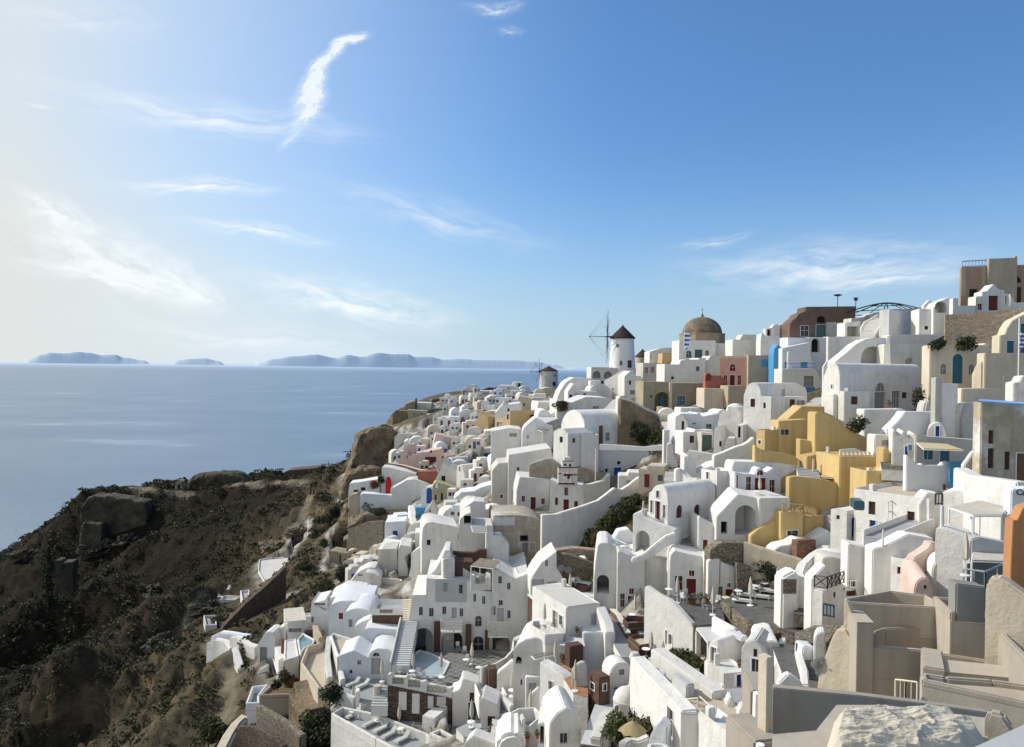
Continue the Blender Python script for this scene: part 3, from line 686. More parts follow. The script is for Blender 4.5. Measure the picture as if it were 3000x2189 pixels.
Q('white_wall','long white stepped roof edge above the great vault','house',[(680,1098),(845,1125),(1000,1062),(1240,1072),(1300,1085)],1235,r=6,D=158,t=10,ops='F wg 1075 1166 1142 1192')
Q('white_wall','bright white sloping wall beside the stained rock wall','wall',[(1190,1200),(1290,1100),(1392,1048)],1240,r=-45,D=150,t=2)
Q('arched_house','olive tan house with deep arched portal and blue door','house',[(1635,892),(1930,900),(1934,908),(2310,912)],1235,r=6,D=150,t=10,m='olive',ops='F Na 1756 1008 1920 1215 2.2;F wt 2005 1052 2092 1160;F wk 1708 1045 1728 1072')
Q('pilaster','slim cream pillar right of the deep arched portal','pillar',[(1922,905),(1952,905)],1235,r=6,D=149.3,t=.5,m='cream',bev=.05)
B('portal_door','blue door at the back of the deep arched portal','door',1800,1815,1858,1045,1150,D=151.5,r=6,m='tealpaint',l=.3,par=0,bev=.02)
W('retaining_wall','olive yellow ramp wall under the arched portal','wall',[(1800,1165,1300,146),(1860,1180,1310,143),(1980,1235,1340,138)],m='olive',t=1)
rw_=Q('rock_wall','tall stained brown rock wall below the olive house','wall',[(1376,1075),(1500,1112),(1640,1192),(1800,1262),(1836,1330)],1610,r=18,D=128,t=1.2,m='rockwall');rugged(rw_,.3,.16)
Q('white_wall','curved white coping running down behind the stained rock wall','wall',[(1372,1052),(1500,1092),(1640,1170),(1800,1240),(1846,1310)],1600,r=18,D=129.5,t=1.6)
Q('vaulted_house','large white barrel vault house with tall brown door','house',[(722,1460)]+arc(724,992,1205,1418)[1:],1600,r=-58,D=131,xr=1450,t=16,ops='R dn 1140 1378 1192 1630;R wg 1215 1455 1262 1545')
Q('white_house','white cube house with rounded roof and two small dark windows below the great vault','house',[(642,1445),(700,1410),(750,1412),(806,1475)],1720,r=-52,D=124,xr=1142,ops='F wk 710 1500 746 1566;R wk 855 1518 886 1566')
B('white_house','flat white annex right of the small cube house','house',940,948,1142,1475,1655,D=122.5,r=8,l=5)
bush(1640,1580,2.4,'dark tree at the foot of the stained rock wall',D=123,m='leaf_dark',h=2.6)
bush(1540,1500,1.5,'dark climbing shrub beside the great vault house',D=125,m='leaf_dark',h=2.4)
bush(1790,1570,2.4,'low bush behind the white parapet below the stained wall',D=121,m='leaf',h=1.6)
W('white_wall','low white parapet in front of the shrubs under the stained rock wall','wall',[(1150,1580,1650,119),(1400,1590,1650,118),(1640,1610,1660,117),(1870,1580,1650,116)],t=.4,keep=True)
Q('ochre_house','ochre house with a long sloping roof edge and sunlit corner','house',[(0,1305),(78,1312),(172,1213)],1420,r=-52,D=172,xr=465,m='ochre',ops='F wr 130 1250 156 1312;R wh 386 1258 432 1306;F dg 20 1340 80 1428')
Q('white_house','white house with small brown windows behind the ochre house','house',[(0,1240),(80,1150),(100,1105),(120,1150),(280,1130),(296,1160)],1320,r=0,D=185,t=8,ops='F wh 138 1190 160 1222')
Q('tan_house','small tan house with one window above the ochre house','house',[(245,1100),(270,1050),(425,1085),(430,1100)],1180,r=0,D=200,t=8,m='cream',ops='F wh 312 1130 330 1165')
Q('tan_house','tan house with sharp sloping roof edge right under the small windmill','house',[(555,1110),(620,1030),(720,935),(745,940)],1130,r=-15,D=215,t=7,m='cream')
Q('white_house','low cream vault in front of the small windmill','house',arc(465,720,960,1040),1110,r=5,D=240,t=8,m='cream')
Q('white_house','white gabled house with dark window left of the small windmill','house',[(185,930),(205,905),(250,900),(300,905),(335,960)],1010,r=0,D=290,t=9,ops='F wk 255 912 282 948')
Q('white_house','white house with rounded gable at the left end of the mill ridge','house',[(-60,1010),(0,985),(60,935),(200,940),(300,990),(340,1000)],1060,r=0,D=270,t=9,ops='F ww 140 960 160 975')
Q('stone_wall','dark stone wall under the white houses left of the small windmill','wall',[(-20,1065),(225,1062)],1130,r=0,D=255,t=2,m='darkstone')
Q('white_house','white house with chimney post between the dark wall and tan house','house',[(225,1060),(285,1000),(290,980),(310,982),(330,1030),(520,1050)],1110,r=0,D=245,t=7,m='bluewhite')
Q('white_terrace_house','white terraced houses left of the great vault','house',[(470,1150),(480,1120),(700,1130),(705,1165),(850,1180)],1290,r=8,D=168,t=9,ops='F wg 500 1215 540 1240')
Q('white_house','white vault with shaded front left of the great vault','house',[(470,1300)]+arc(475,610,1205,1260)+[(650,1225),(720,1215)],1310,r=5,D=160,t=7)
b=gp(690,1200,158)
bush(720,1215,2.0,'small brown bush on the white roofs left of the great vault',D=156,m='scrub',h=1.6)
Q('white_house','white stepped house with awning left of the small cube house','house',[(300,1440),(330,1390),(420,1310),(440,1300),(640,1395)],1560,r=0,D=142,t=7,ops='F wp 350 1480 375 1520')
Q('white_house','bright white terraces stacked below the ochre house','house',[(-40,1440),(160,1405),(290,1420),(310,1500),(480,1450),(510,1500),(640,1520)],1640,r=2,D=150,t=8,ops='F wg 160 1460 240 1500;F wg 380 1520 440 1560')
pergola('grey sun canopy over a terrace left of the small cube house',[(415,1405),(520,1440),(680,1400),(560,1385)],2.4,D=145,m='greyshutter')
pergola('long dark awning over a restaurant terrace left of the great vault',[(425,1290),(560,1350),(700,1300),(590,1270)],2.4,D=158,m='greyroof')
zoom(1950,840,.2663)
def dome_church():
 D=186;P=gp(400,640,D);r=(650-150)*ZS/2*D/FL;rd=(612-186)*ZS/2*D/FL
 root=empty('domed_church',P,'church with large brown dome on a round stone drum','church')
 z1=(ray(400,527)*D).z-P.z;z2=(ray(400,342)*D).z-P.z
 b=bmesh.new();lathe(b,P,[(r,-5),(r,z1),(r*1.02,z1),(r*1.02,z1+.2),(r*.9,z1+.25)],12);finish('drum',b,'drumstone',root,P,smooth=20)
 b=bmesh.new();lathe(b,P,[(rd*math.cos(t*math.pi/24),z1+.2+(z2-z1)*math.sin(t*math.pi/24))for t in range(0,13)],36);finish('dome',b,'dome_brown',root,P)
 b=bmesh.new();lathe(b,(P.x,P.y,P.z+z2),[(.6,-.1),(.5,.3),(.22,.5),(.3,.8),(.08,1.1),(.03,2.2),(.01,3)],10);addbox(b,(P.x,P.y,P.z+z2+2.1),.8,.06,.08);finish('finial',b,'dome_brown',root,P)
dome_church()
Q('white_house','white house with arched green windows in front of the brown dome','house',[(150,592),(552,592),(553,632)],860,r=4,t=6,D=172,ops='F wea 225 702 286 784;F de 320 692 405 802;F wea 435 700 476 772')
Q('white_house','low grey-white wing with awning right of the dome church','house',[(552,622),(740,628)],780,r=4,t=8,D=176,ops='F wk 680 700 738 752')
Q('white_house','plain white cube house on the ridge right of the dome','house',[(738,580),(1000,590),(1032,775)],800,r=-3,D=164,t=7)
Q('white_house','small grey box room on top of the ridge right of the dome','house',[(822,575),(850,526),(995,528)],640,r=0,D=172,t=4)
Q('white_house','big blank grey-white wall house with stepped roof left of the pink house','house',[(-10,852),(150,856),(165,815),(225,800),(360,800),(368,785),(445,782)],1070,r=3,D=160,t=8,ops='F wb 335 878 372 928;F wk 60 990 92 1018')
Q('white_house','grey-white wall with angled top between blank wall and pink house','house',[(445,835),(495,760),(582,762)],1060,r=3,D=161,t=6)
Q('pink_house','pink house with cream edging, arched window and red doors','house',[(578,762),(908,760)],1090,r=-22,D=152,t=3,m='cream',ops='F P:pink 596 785 884 1088;F wra 706 850 770 930;F wr 640 975 676 1078;F dr 705 972 762 1088;F wr 792 975 830 1080',bev=.05)
Q('facade_block','tall dark tan side wall of the pink house with faded blue paint','wall',[(912,756),(1282,756)],1058,r=2,D=149,t=3,m='tan',ops='F P:skyblue 1055 800 1150 880;F P:tealpaint 1150 770 1240 940',bev=.05)
Q('red_gate','dark red courtyard wall with arched gate beside the pink house','wall',[(438,985),(445,958),(470,950),(498,962),(510,1000),(520,975),(600,980),(650,1010),(680,1015)],1115,r=0,D=146,t=2,m='terracotta',ops='F Na 442 965 498 1030 .6')
Q('tan_wall','tall tan retaining wall below the red courtyard','wall',[(428,1118),(692,1124)],1390,r=8,D=143,t=5,m='cream')
Q('tan_wall','shaded tan wall right below the pink house','wall',[(690,1090),(892,1094)],1340,r=5,D=141,t=5,m='tan')
Q('white_house','white terrace with stepped battlements on the ridge below the brick ruin','house',[(1045,590),(1060,508),(1085,512),(1100,560),(1180,545),(1240,540),(1260,560),(1350,555)],690,r=-12,D=152,t=8)
Q('arched_gate','white bell arch on the ridge left of the brick ruin','arch',[(1098,560),(1100,462),(1170,450),(1182,425),(1215,408),(1250,425),(1262,460)],570,r=0,D=156,t=1.5,ops='F O 1118 470 1160 540 1')
Q('vaulted_roof','grey vaulted roof behind the white bell arch','house',[(1255,420),(1345,415),(1365,440)],560,r=0,D=165,t=6,m='oldwhite')
Q('stone_hut','low brown stone hut with curved roof left of the brick ruin','hut',[(1180,540),(1200,490),(1225,462),(1330,465),(1370,470)],560,r=0,D=158,t=4,m='palestone')
Q('brick_ruin','ruined dark red brick mansion with jagged left edge and arched window','ruin',[(1365,545),(1368,410),(1400,370),(1440,340),(1465,300),(1540,270),(1545,222),(2090,215)],560,r=0,D=150,t=10,m='ruinred',ops='F Oa 1665 320 1762 398 .8;F w 1485 430 1570 545;F de 1655 420 1762 550;F P:oldwhite 1770 392 1945 545',bev=.06)
Q('roof_beam','flat dark roof slab on top of the brick ruin','roof',[(1536,216),(2092,210)],232,r=0,D=149.6,t=10.6,m='wooddark',bev=.02)if False else None
for k,(x,y0,y1)in enumerate([(1892,212,88),(2092,215,112)]):
 p=gp(x,y0,152);root=empty('antenna_mast',p,['tall antenna mast with flat disc above the brick ruin','thin antenna mast with short arms at the corner of the brick ruin'][k],'antenna');zt=(ray(x,y1)*p.y).z-p.z
 b=bmesh.new();addcyl(b,p-Vector((0,0,1)),p+Vector((0,0,zt)),.07,n=6);finish('mast',b,'iron',root,p)
 b=bmesh.new()
 if k==0:lathe(b,p+Vector((0,0,zt-.15)),[(.2,-.2),(.85,0),(.85,.12),(.3,.25)],12)
 else:addbox(b,p+Vector((0,0,zt-.3)),1.3,.1,.12);addbox(b,p+Vector((0,0,zt-.8)),.7,.1,.5)
 finish('head',b,'iron',root,p)
Q('white_house','white terrace house with dark arched opening below the brick ruin','house',[(1345,560),(1575,562),(1590,555),(1770,560),(1790,548)],760,r=2,D=146,t=6,m='bluewhite',ops='F Oa 1605 570 1695 720 1')
Q('white_house','grey-white blank house below the ruin terrace','house',[(1285,680),(1340,665),(1590,612),(1605,800),(1620,830)],905,r=3,D=143,t=6,m='bluewhite',ops='F ds 1485 830 1562 895;F wb 1310 825 1350 890')
Q('blue_hut','bright blue painted gabled shack among the white houses','hut',[(1190,760),(1195,690),(1240,632),(1272,670),(1275,760)],790,r=0,D=145,t=3,m='skyblue',bev=.03)
Q('white_wall','thin white fin wall left of the blue terrace','wall',[(1345,725),(1358,712),(1372,730),(1390,900)],905,r=0,D=141,t=.6)
Q('white_house','grey-white house with brown framed window below the blue terrace','house',[(1282,905),(1640,902),(1700,990),(1720,1060)],1130,r=3,D=138,t=7,ops='F wg 1522 982 1628 1100;F P:brightblue 1540 1105 1640 1150')
rail('blue railing on the terrace roof between the white houses',[(1300,900,137),(1640,898,137)],m='brightblue',step=.3,r=.03)
Q('white_house','white arched house with bright sunlit gable and two brown windows','house',[(858,1190),(868,1170)]+arc(872,1052,1055,1180)[2:]+[(1056,1200),(1168,1215)],1500,r=-42,D=106,xr=1318,ops='F wh 933 1234 984 1324;F wh 1074 1276 1101 1338')
Q('white_house','grey-white vaulted rear wing of the arched house','house',[(1050,1100),(1052,1062),(1460,1062),(1480,1080),(1545,1120),(1560,1190)],1250,r=6,D=112,t=5,ops='F wp 1275 1130 1310 1212')
Q('white_house','low shaded wing with brown door under the rear vault','house',[(1315,1212),(1560,1215)],1360,r=8,D=108,t=4,ops='F dh 1365 1240 1425 1335;F wg 1440 1250 1530 1335')
ST('steps climbing right of the arched house behind the yellow building',1560,1340,1730,1220,2.0,12,104,112)
Q('white_house','white pointed gable peak above the large vault house','house',[(1735,880),(1770,830),(1790,800),(1830,850)],1000,r=-20,D=112,t=3)
zoom(2400,730,.2663)
Q('vaulted_house','large white vault house with rounded sunlit end and arched doorway','house',[(20,1620),(50,1380)]+arc(62,232,1250,1410)[1:],1900,r=-60,D=96,xr=1140,ops='R wga 617 1470 722 1565;R dg 605 1575 725 1790;R wg 795 1560 885 1740;R wh 912 1575 968 1640;F w 128 1490 148 1530;F wp 125 1700 140 1760')
B('white_house','white porch block with square brown-framed window beside the big vault','house',265,270,555,1557,1950,D=92,r=5,l=3.5,ops='F wh 350 1620 425 1710')
Q('white_wall','dark grey-white side wall left of the porch block','wall',[(160,1598),(268,1600)],1950,r=5,D=93.5,t=2)
Q('white_house','tall white cube house with dark door on the upper slope','house',[(660,672),(776,660)],980,r=-50,D=118,xr=1100,ops='R de 1018 832 1084 936')
Q('white_house','white cube house with one tiny square window on the upper slope','house',[(1100,655),(1112,655),(1300,660)],1000,r=-14,D=114,t=5,ops='F wk 1160 846 1198 886')
Q('white_house','white terrace wall below the two cube houses','house',[(775,945),(1352,935)],1060,r=2,D=111,t=5)
Q('white_house','weathered white house wall with black stains under the upper terrace','house',[(720,1050),(780,1040),(1210,1045),(1195,1330)],1350,r=2,D=106,t=6,m='oldwhite')
Q('arched_niche_house','white house with large curved arch niche and dark arched doorway','house',[(180,1235),(300,1140),(400,1050),(500,995),(600,975),(742,975),(745,1265)],1285,r=2,D=108,t=6,ops='F Na 460 1068 722 1262 2')
B('patio_door','dark arched door inside the curved niche','door',655,660,714,1140,1262,D=107.5,r=2,m='greenpaint',l=.4,par=0,bev=.02)
Q('white_wall','rough white stone buttress between niche house and stained wall','wall',[(725,1100),(750,950),(785,955),(790,1270)],1285,r=-30,D=105,t=.7)
ST('rough stone staircase climbing left of the tall cube house',520,970,650,760,2.2,14,119,124,side=-1)
Q('white_wall','sloped white stair parapet left of the tall cube house','wall',[(460,870),(500,800),(655,715),(660,800)],980,r=0,D=124,t=.5)
pergola('white flat canopy on posts left of the stone staircase',[(130,930),(290,805),(465,790),(300,850)],3.2,z=gp(290,805,124).z*1.0,m='purewhite')if False else None
Q('white_porch','white porch with flat roof and two dark openings below the antenna masts','porch',[(285,810),(460,790)],960,r=2,D=125,t=3,ops='F N 308 850 428 960 2')
Q('white_wall','bright white pier left of the white porch','pillar',[(98,962),(200,966)],1215,r=-15,D=121,t=2)
Q('white_house','grey-white low house beneath the white porch','house',[(190,962),(440,960)],1240,r=3,D=121,t=5)
c=gp(740,700,150);root=empty('steel_canopy',c,'bare steel frame of a wide canopy against the sky','canopy frame')
R0=430*ZS*150/FL;hh=(ray(740,590)*150).z-c.z
for k in range(12):
 a=k*math.pi/6;b=bmesh.new();pr=None
 for j in range(7):
  f=j/6;q=c+Vector((math.cos(a)*R0*f,math.sin(a)*R0*f,hh*(1-f**1.5)));
  if pr:addcyl(b,pr,q,.09,n=4)
  pr=q
 finish('rib',b,'iron',root,c)
for f in(.35,1.0):
 b=bmesh.new()
 for k in range(24):
  a0,a1=k*math.pi/12,(k+1)*math.pi/12;z=hh*(1-f**1.5);addcyl(b,c+Vector((math.cos(a0)*R0*f,math.sin(a0)*R0*f,z)),c+Vector((math.cos(a1)*R0*f,math.sin(a1)*R0*f,z)),.08,n=4)
 finish('ring',b,'iron',root,c)
Q('long_house','low white roofs below the steel canopy frame','house',[(355,760),(480,750),(600,700),(1100,640),(1300,645)],800,r=0,D=135,t=6,m='oldwhite')
Q('hotel','salmon and tan hotel with roof railing at the top right','hotel',[(1562,205),(1570,198),(2420,165)],700,r=-4,D=118,t=14,lim=3,m='salmonwall',ops='F P:tan 1562 205 1612 520;F P:tan 1785 195 1836 520;F P:tan 2005 190 2052 520;F wka 2098 296 2222 368;F dh 2092 418 2222 590;F wk 1650 440 1738 520',bev=.05)
rail('blue-grey railing along the roof of the salmon hotel',[(1575,200,118),(1866,185,118)],m='metal',step=.5,r=.05)
Q('roof_parapet','tan solid parapet block on the salmon hotel roof','wall',[(1868,105),(2150,95),(2160,65),(2182,80),(2184,160)],190,r=-4,D=117,t=.6,m='tan')
Q('white_house','white house with triangular pediment and dark red door under the hotel','house',[(1725,520),(1790,515),(1792,468),(1842,462),(1918,382),(1990,448),(2040,450),(2042,490),(2100,492)],700,r=-3,D=110,t=5,ops='F dr 1862 512 1968 675;F wr 1742 600 1792 668;F wg 2042 515 2080 598')
Q('white_wall','white terrace wall with glass gap left of the pediment house','wall',[(1472,540),(1530,540),(1532,625),(1722,620),(1724,520)],715,r=-3,D=110,t=1)
Q('white_wall','white terrace wall right of the pediment house at the frame edge','wall',[(2100,492),(2160,590),(2400,580)],680,r=-3,D=109,t=1.2,ops='F wg 2100 500 2135 640')
Q('white_arch','white building with round arch left of the pediment house','house',[(1255,650)]+[(1290,590),(1430,530),(1475,540)],725,r=-3,D=113,t=5,ops='F Na 1275 575 1405 700 2;F wh 1468 560 1500 605')
Q('white_wall','small white gable peak left of the round arch on the skyline','wall',[(1145,625),(1212,558),(1262,598)],640,r=0,D=116,t=.6)
W('stone_wall','long weathered stone retaining wall below the hotel','wall',[(1375,725,1060,105),(1800,700,1060,103),(2260,650,1060,100),(2400,640,1060,99)],m='palestone',t=1.5)
Q('tan_house','tan house with narrow arched doorway and hanging bushes','house',[(1218,1062),(1300,1050),(1820,1055),(1822,1035),(1875,1038)],1530,r=-3,D=92,t=7,m='cream',ops='F dta 1465 1152 1582 1478;F wga 1332 1262 1396 1378;F wga 1642 1268 1704 1380')
Q('tan_house','cream house with arched upper roof and blue doors at the right edge','house',[(1985,1030),(1988,950),(2045,940),(2070,870),(2120,790),(2210,740),(2420,640)],1160,r=-3,D=92,t=7,m='cream',ops='F dt 2062 1010 2146 1142;F dt 2212 820 2300 1142')
Q('tan_house','large cream facade with arched doorway showing a mint curtain','house',[(1822,1145),(1875,1142),(2420,1152)],1560,r=-4,D=87,t=6,m='cream',ops='F dha 2045 1335 2112 1400;F dm 2030 1400 2140 1545')
W('white_wall','slanted cream buttress left of the mint curtain doorway','wall',[(1690,1380,1530,88.5),(1740,1260,1530,88),(1800,1230,1530,87.5)],m='cream',t=.6)
bush(1310,1120,1.3,'dark bush hanging over the roof edge of the tan house',D=91,m='leaf_dark',h=1.3)
bush(1640,1105,1.5,'dark bush hanging at the centre of the tan house roof',D=91,m='leaf_dark',h=1.3)
Q('tan_wall','weathered cream retaining wall below the mint curtain facade','wall',[(1565,1535),(1860,1530),(2100,1545)],1720,r=-3,D=83,t=3,m='cream')
Q('white_house','white chimney block with sunlit left face on the right slope','house',[(1228,1410),(1290,1415)],1760,r=-55,D=80,xr=1345,m='oldwhite')
B('white_house','tall white square pier with tiny dark mark on the right slope','pillar',1290,1348,1525,1478,1900,D=80,r=12)
Q('white_house','white pier with rounded top at the right edge below the mint curtain','house',[(2136,1470),(2205,1460),(2230,1400),(2300,1390)],1800,r=-20,D=74,t=4)
dish(980,1225,'round white dish on the stained white wall',D=104.5,s=1.0,z=None)
dish(1525,960,'white dish mounted on the stone retaining wall',D=101,s=1.0)
dish(522,750,'white dish near the steel canopy frame',D=128,s=1.0)
dish(500,2400,'small white dish on the yellow building',D=84,s=1.0)if False else None
def flag(label,x,y0,y1,D,fx,fy0,fy1,w,h):
 p=gp(x,y0,D);zt=(ray(x,y1)*p.y).z;root=empty('flagpole',p,label,'flag');b=bmesh.new();addcyl(b,p,(p.x,p.y,zt),.06,n=6);finish('pole',b,'purewhite',root,p)
 m=bpy.data.materials.get('greekflag')
 if not m:
  m=bpy.data.materials.new('greekflag');m.use_nodes=True;nt=m.node_tree;tcn=N(nt,'ShaderNodeTexCoord');s=N(nt,'ShaderNodeSeparateXYZ');nt.links.new(tcn.outputs['Generated'],s.inputs[0])
  a=N(nt,'ShaderNodeMath',operation='MULTIPLY');a.inputs[1].default_value=4.5;nt.links.new(s.outputs[2],a.inputs[0]);f=N(nt,'ShaderNodeMath',operation='FRACT');nt.links.new(a.outputs[0],f.inputs[0]);g_=N(nt,'ShaderNodeMath',operation='GREATER_THAN');g_.inputs[1].default_value=.5;nt.links.new(f.outputs[0],g_.inputs[0])
  mx=N(nt,'ShaderNodeMix',data_type='RGBA');mx.inputs[6].default_value=(.035,.11,.42,1);mx.inputs[7].default_value=(.75,.75,.78,1);nt.links.new(g_.outputs[0],mx.inputs[0]);nt.links.new(mx.outputs[2],nt.nodes['Principled BSDF'].inputs['Base Color'])
 b=bmesh.new();zz=(ray(x,fy0)*p.y).z;g=[[b.verts.new((p.x+w*i/8*(.35+.65*(1-j/6)**.5)+.02,p.y-.18*math.sin(i*1.3+j*.4),zz-h*j/6-.55*i/8*h*.6))for i in range(9)]for j in range(7)]
 for r0,r1 in zip(g,g[1:]):
  for i in range(8):b.faces.new((r0[i],r1[i],r1[i+1],r0[i+1]))
 finish('flag',b,m,root,p)
flag('blue and white striped flag hanging on a tall pole at the right edge',2190,1460,760,78,0,900,0,.9,1.5)
zoom(1950,840,.2663);flag('blue and white striped flag hanging beside the brown dome',203,700,425,168,0,480,0,1.5,3.4)
zoom(900,1000,.2663)
Q('tan_wall','dark rocky retaining wall with arched cave door at the cliff end','wall',[(940,800),(975,760),(1110,770),(1115,815),(1330,830)],1000,r=8,D=262,t=6,m='rockwall',ops='F Oa 1040 880 1098 965 1')
Q('tan_house','pale tan block on top of the rocky wall at the cliff end','house',[(1108,755),(1320,768)],850,r=8,D=260,t=5,m='olive')
Q('stone_house','brown stone house with thin chimney at the end of the ridge','house',[(1080,690),(1180,655),(1192,700)],780,r=8,D=272,t=6,m='palestone')
Q('chimney','thin brown chimney at the end of the ridge','chimney',[(1188,630),(1206,630)],690,r=0,D=271,t=1,m='brownwall',bev=.05)
Q('pale_roof','pale flat roof behind the thin brown chimney','house',[(1206,675),(1365,680)],730,r=4,D=275,t=8,m='oldwhite')
Q('stone_wall','long dark brown stone ruin wall near the end of the ridge','wall',[(1345,690),(1380,640),(1440,632),(1620,640),(1690,650)],745,r=0,D=285,t=4,m='darkstone')
Q('white_house','tiny white arched shed in the dark ruin wall','hut',[(1425,672),(1475,672)],740,r=0,D=280,t=2,ops='F wk 1438 680 1455 705')
Q('white_house','tiny white domed gable right of the dark ruin wall','house',arc(1595,1642,640,690),745,r=0,D=278,t=4,ops='F wk 1608 670 1622 690')
Q('dark_arch','dark round archway between white gables at the ridge end','arch',arc(1645,1730,640,700),745,r=0,D=279,t=2,m='darkstone',ops='F Oa 1655 660 1718 740 1')
Q('grey_wall','long grey-brown wall under the dark ruin at the ridge end','wall',[(1330,760),(1380,740),(1720,755)],825,r=4,D=262,t=3,m='slate')
Q('white_house','bright white angular courtyard house under the long grey wall','house',[(1300,870),(1320,805),(1700,830),(1705,850)],985,r=6,D=255,t=6,ops='F P:purewhite 1410 835 1600 900;F wg 1490 890 1560 915')
Q('white_house','white house with two dark windows stepping up the ridge','house',[(1720,660),(1745,620),(1850,590),(1900,640),(1990,690),(2000,720)],860,r=0,D=275,t=7,ops='F wk 1818 640 1838 668;F wk 1815 676 1838 706;F wk 1900 660 1918 690;F wb 1902 745 1918 770')
Q('white_house','white terrace house with triangular openings on the far ridge','house',[(1850,570),(1890,545),(2050,545),(2080,560),(1985,660)],670,r=0,D=295,t=7,ops='F wg 1895 560 1930 600;F wg 1935 560 1985 605')
Q('brown_roof','small brown roofed house behind the far white terrace','house',[(1910,540),(1995,510),(2060,515),(2140,485)],560,r=0,D=310,t=8,m='brownwall')
Q('white_house','white house whose side wall sweeps down at the far ridge','house',[(1985,655),(2060,560),(2140,492),(2170,488),(2200,520),(2300,480)],680,r=0,D=285,t=8)
Q('white_house','white house with blue-grey flat canopy beside the brown walls','house',[(2010,700),(2055,685),(2150,650),(2180,650),(2200,700)],800,r=0,D=255,t=6,ops='F P:bluewhite 2062 692 2150 740')
Q('white_house','small white stacked cubes below the dark archway','house',[(1700,900),(1720,800),(1760,760),(1850,790),(1900,750),(1905,890)],960,r=4,D=245,t=6,ops='F wg 1720 820 1810 880;F wk 1840 820 1870 870')
Q('ochre_house','orange cream house with curved roof and large brown door','house',[(1910,790),(1990,770),(2080,765),(2140,720),(2170,655),(2190,655),(2210,740),(2300,700)],1000,r=-6,D=212,t=8,m='cream',ops='F dg 2090 890 2148 980;F wk 2198 800 2220 865;F wk 2165 935 2180 965')
Q('ochre_house','bright ochre corner wall with narrow arched door','house',[(1845,1000),(1850,900),(1905,780),(1990,835)],1130,r=-30,D=208,t=5,m='ochre',ops='F dka 1928 1005 1945 1100')
Q('white_house','white house with grey shaded wall below the ochre corner','house',[(1950,990),(2100,970),(2250,960)],1180,r=4,D=200,t=6)
Q('white_house','white wedge roofed house left of the ochre corner','house',[(1715,1000),(1730,960),(1840,910),(1860,900),(1930,1110)],1130,r=-4,D=215,t=5)
Q('curved_wall','long curved cream parapet snaking along the cliff edge','wall',[(958,1060),(1000,1018),(1240,1005),(1330,980),(1410,985)],1085,r=5,D=238,t=1.5,m='oldwhite')
Q('white_house','low white vaulted roofs behind the cliff parapet','house',[(1060,1110),(1120,1080),(1380,1085),(1385,1120)],1180,r=5,D=228,t=8)
Q('white_house','white round huts in front of the angular courtyard','house',[(1290,990),(1330,935),(1370,960),(1420,910),(1470,900),(1520,960),(1600,940),(1650,960)],1020,r=5,D=240,t=5)
Q('rose_house','large plain pale pink cube house without windows','house',[(1382,1180),(1415,1022),(1620,1070),(1655,1085)],1215,r=8,D=205,t=7,m='rose')
Q('rose_house','pale pink house with red patio doors and flat canopy','house',[(1062,1260),(1095,1210),(1125,1260),(1480,1180),(1500,1210)],1390,r=4,D=195,t=6,m='rose',ops='F wk 1093 1255 1104 1290;F wh 1352 1200 1372 1228;F dr 1296 1270 1420 1380')
Q('rose_arch_wall','pink-white curved arch wall at the left of the pink house','wall',[(1015,1310),(1040,1240),(1070,1180),(1120,1135),(1180,1130)],1330,r=-10,D=197,t=2,m='rose')
Q('rose_house','small pale pink gabled vault house with tiny window','house',[(1425,1290),(1480,1235),(1540,1270)],1390,r=-20,D=190,xr=1660,m='rose',ops='F wk 1480 1262 1500 1290;F dr 1300 1400 1301 1401')
W('terrace_wall','dark red-brown terrace wall with pale coping below the pink house','wall',[(900,1340,1385,187),(1060,1365,1420,184),(1240,1415,1470,180),(1420,1430,1500,176)],m='brownwall',t=.6,cap='cream')
Q('terrace_wall','rust brown wall block under the pink house terrace','wall',[(1215,1440),(1425,1430)],1520,r=3,D=174,t=3,m='terracotta')
Q('blue_vault_house','small white barrel roof house with round blue end','house',[(1530,1350)]+arc(1532,1600,1275,1340)[1:],1400,r=-50,D=180,xr=1790,m='bluewhite',ops='F dba 1540 1290 1590 1385')
Q('white_house','white barrel roof house with sunlit gable below the blue vault','house',[(1640,1480),(1645,1370),(1675,1358),(1705,1365),(1735,1480)],1540,r=-40,D=166,xr=1915,ops='F wk 1670 1380 1685 1430')
Q('white_house','bright white rounded roofs left of the sunlit gable','house',[(1420,1500),(1470,1400),(1500,1330),(1540,1370),(1620,1400),(1650,1440)],1540,r=-6,D=168,t=6,ops='F wk 1475 1480 1520 1540')
Q('dark_ruin','dark grey stone house walls right of the blue vault','ruin',[(1790,1320),(1820,1240),(1860,1260),(1900,1310),(2060,1300),(2065,1330)],1440,r=3,D=178,t=6,m='slate')
Q('white_house','white slanted roof with bright blue awning near dark ruin','house',[(1940,1180),(2070,1170),(2075,1270)],1290,r=3,D=186,t=5,ops='F P:bluepaint 1925 1230 1995 1290;F P:terracotta 2000 1225 2020 1260')
bush(2140,1260,2.6,'dark green tree between white terraces above the chapel',D=182,m='leaf_dark',h=3)
W('white_wall','white wall in front of the dark green tree','wall',[(2080,1140,1220,186),(2260,1160,1240,184)],t=2)
Q('white_house','white terrace house with balcony below the shaded grey wall','house',[(2015,1160),(2025,1100),(2110,1080),(2115,1050),(2260,1055)],1200,r=3,D=192,t=6)
Q('white_house','white courtyard house with red curtain at the edge of the cliff','house',[(818,1480),(822,1385),(900,1390),(1200,1460),(1205,1530)],1600,r=2,D=178,t=5,ops='F wk 1145 1495 1162 1525')
Q('red_canopy','dark red half-round awning on a white roof terrace','awning',arc(862,922,1490,1560),1625,r=0,D=176,t=.6,m='red',bev=.05)
bush(740,1620,1.6,'reddish brown shrubs on the white roof terrace at the cliff edge',D=177,m='scrub',h=1.3,fl='redflower')
bush(810,1560,1.4,'dark green shrub on the white roof terrace at the cliff edge',D=178,m='leaf_dark',h=2)
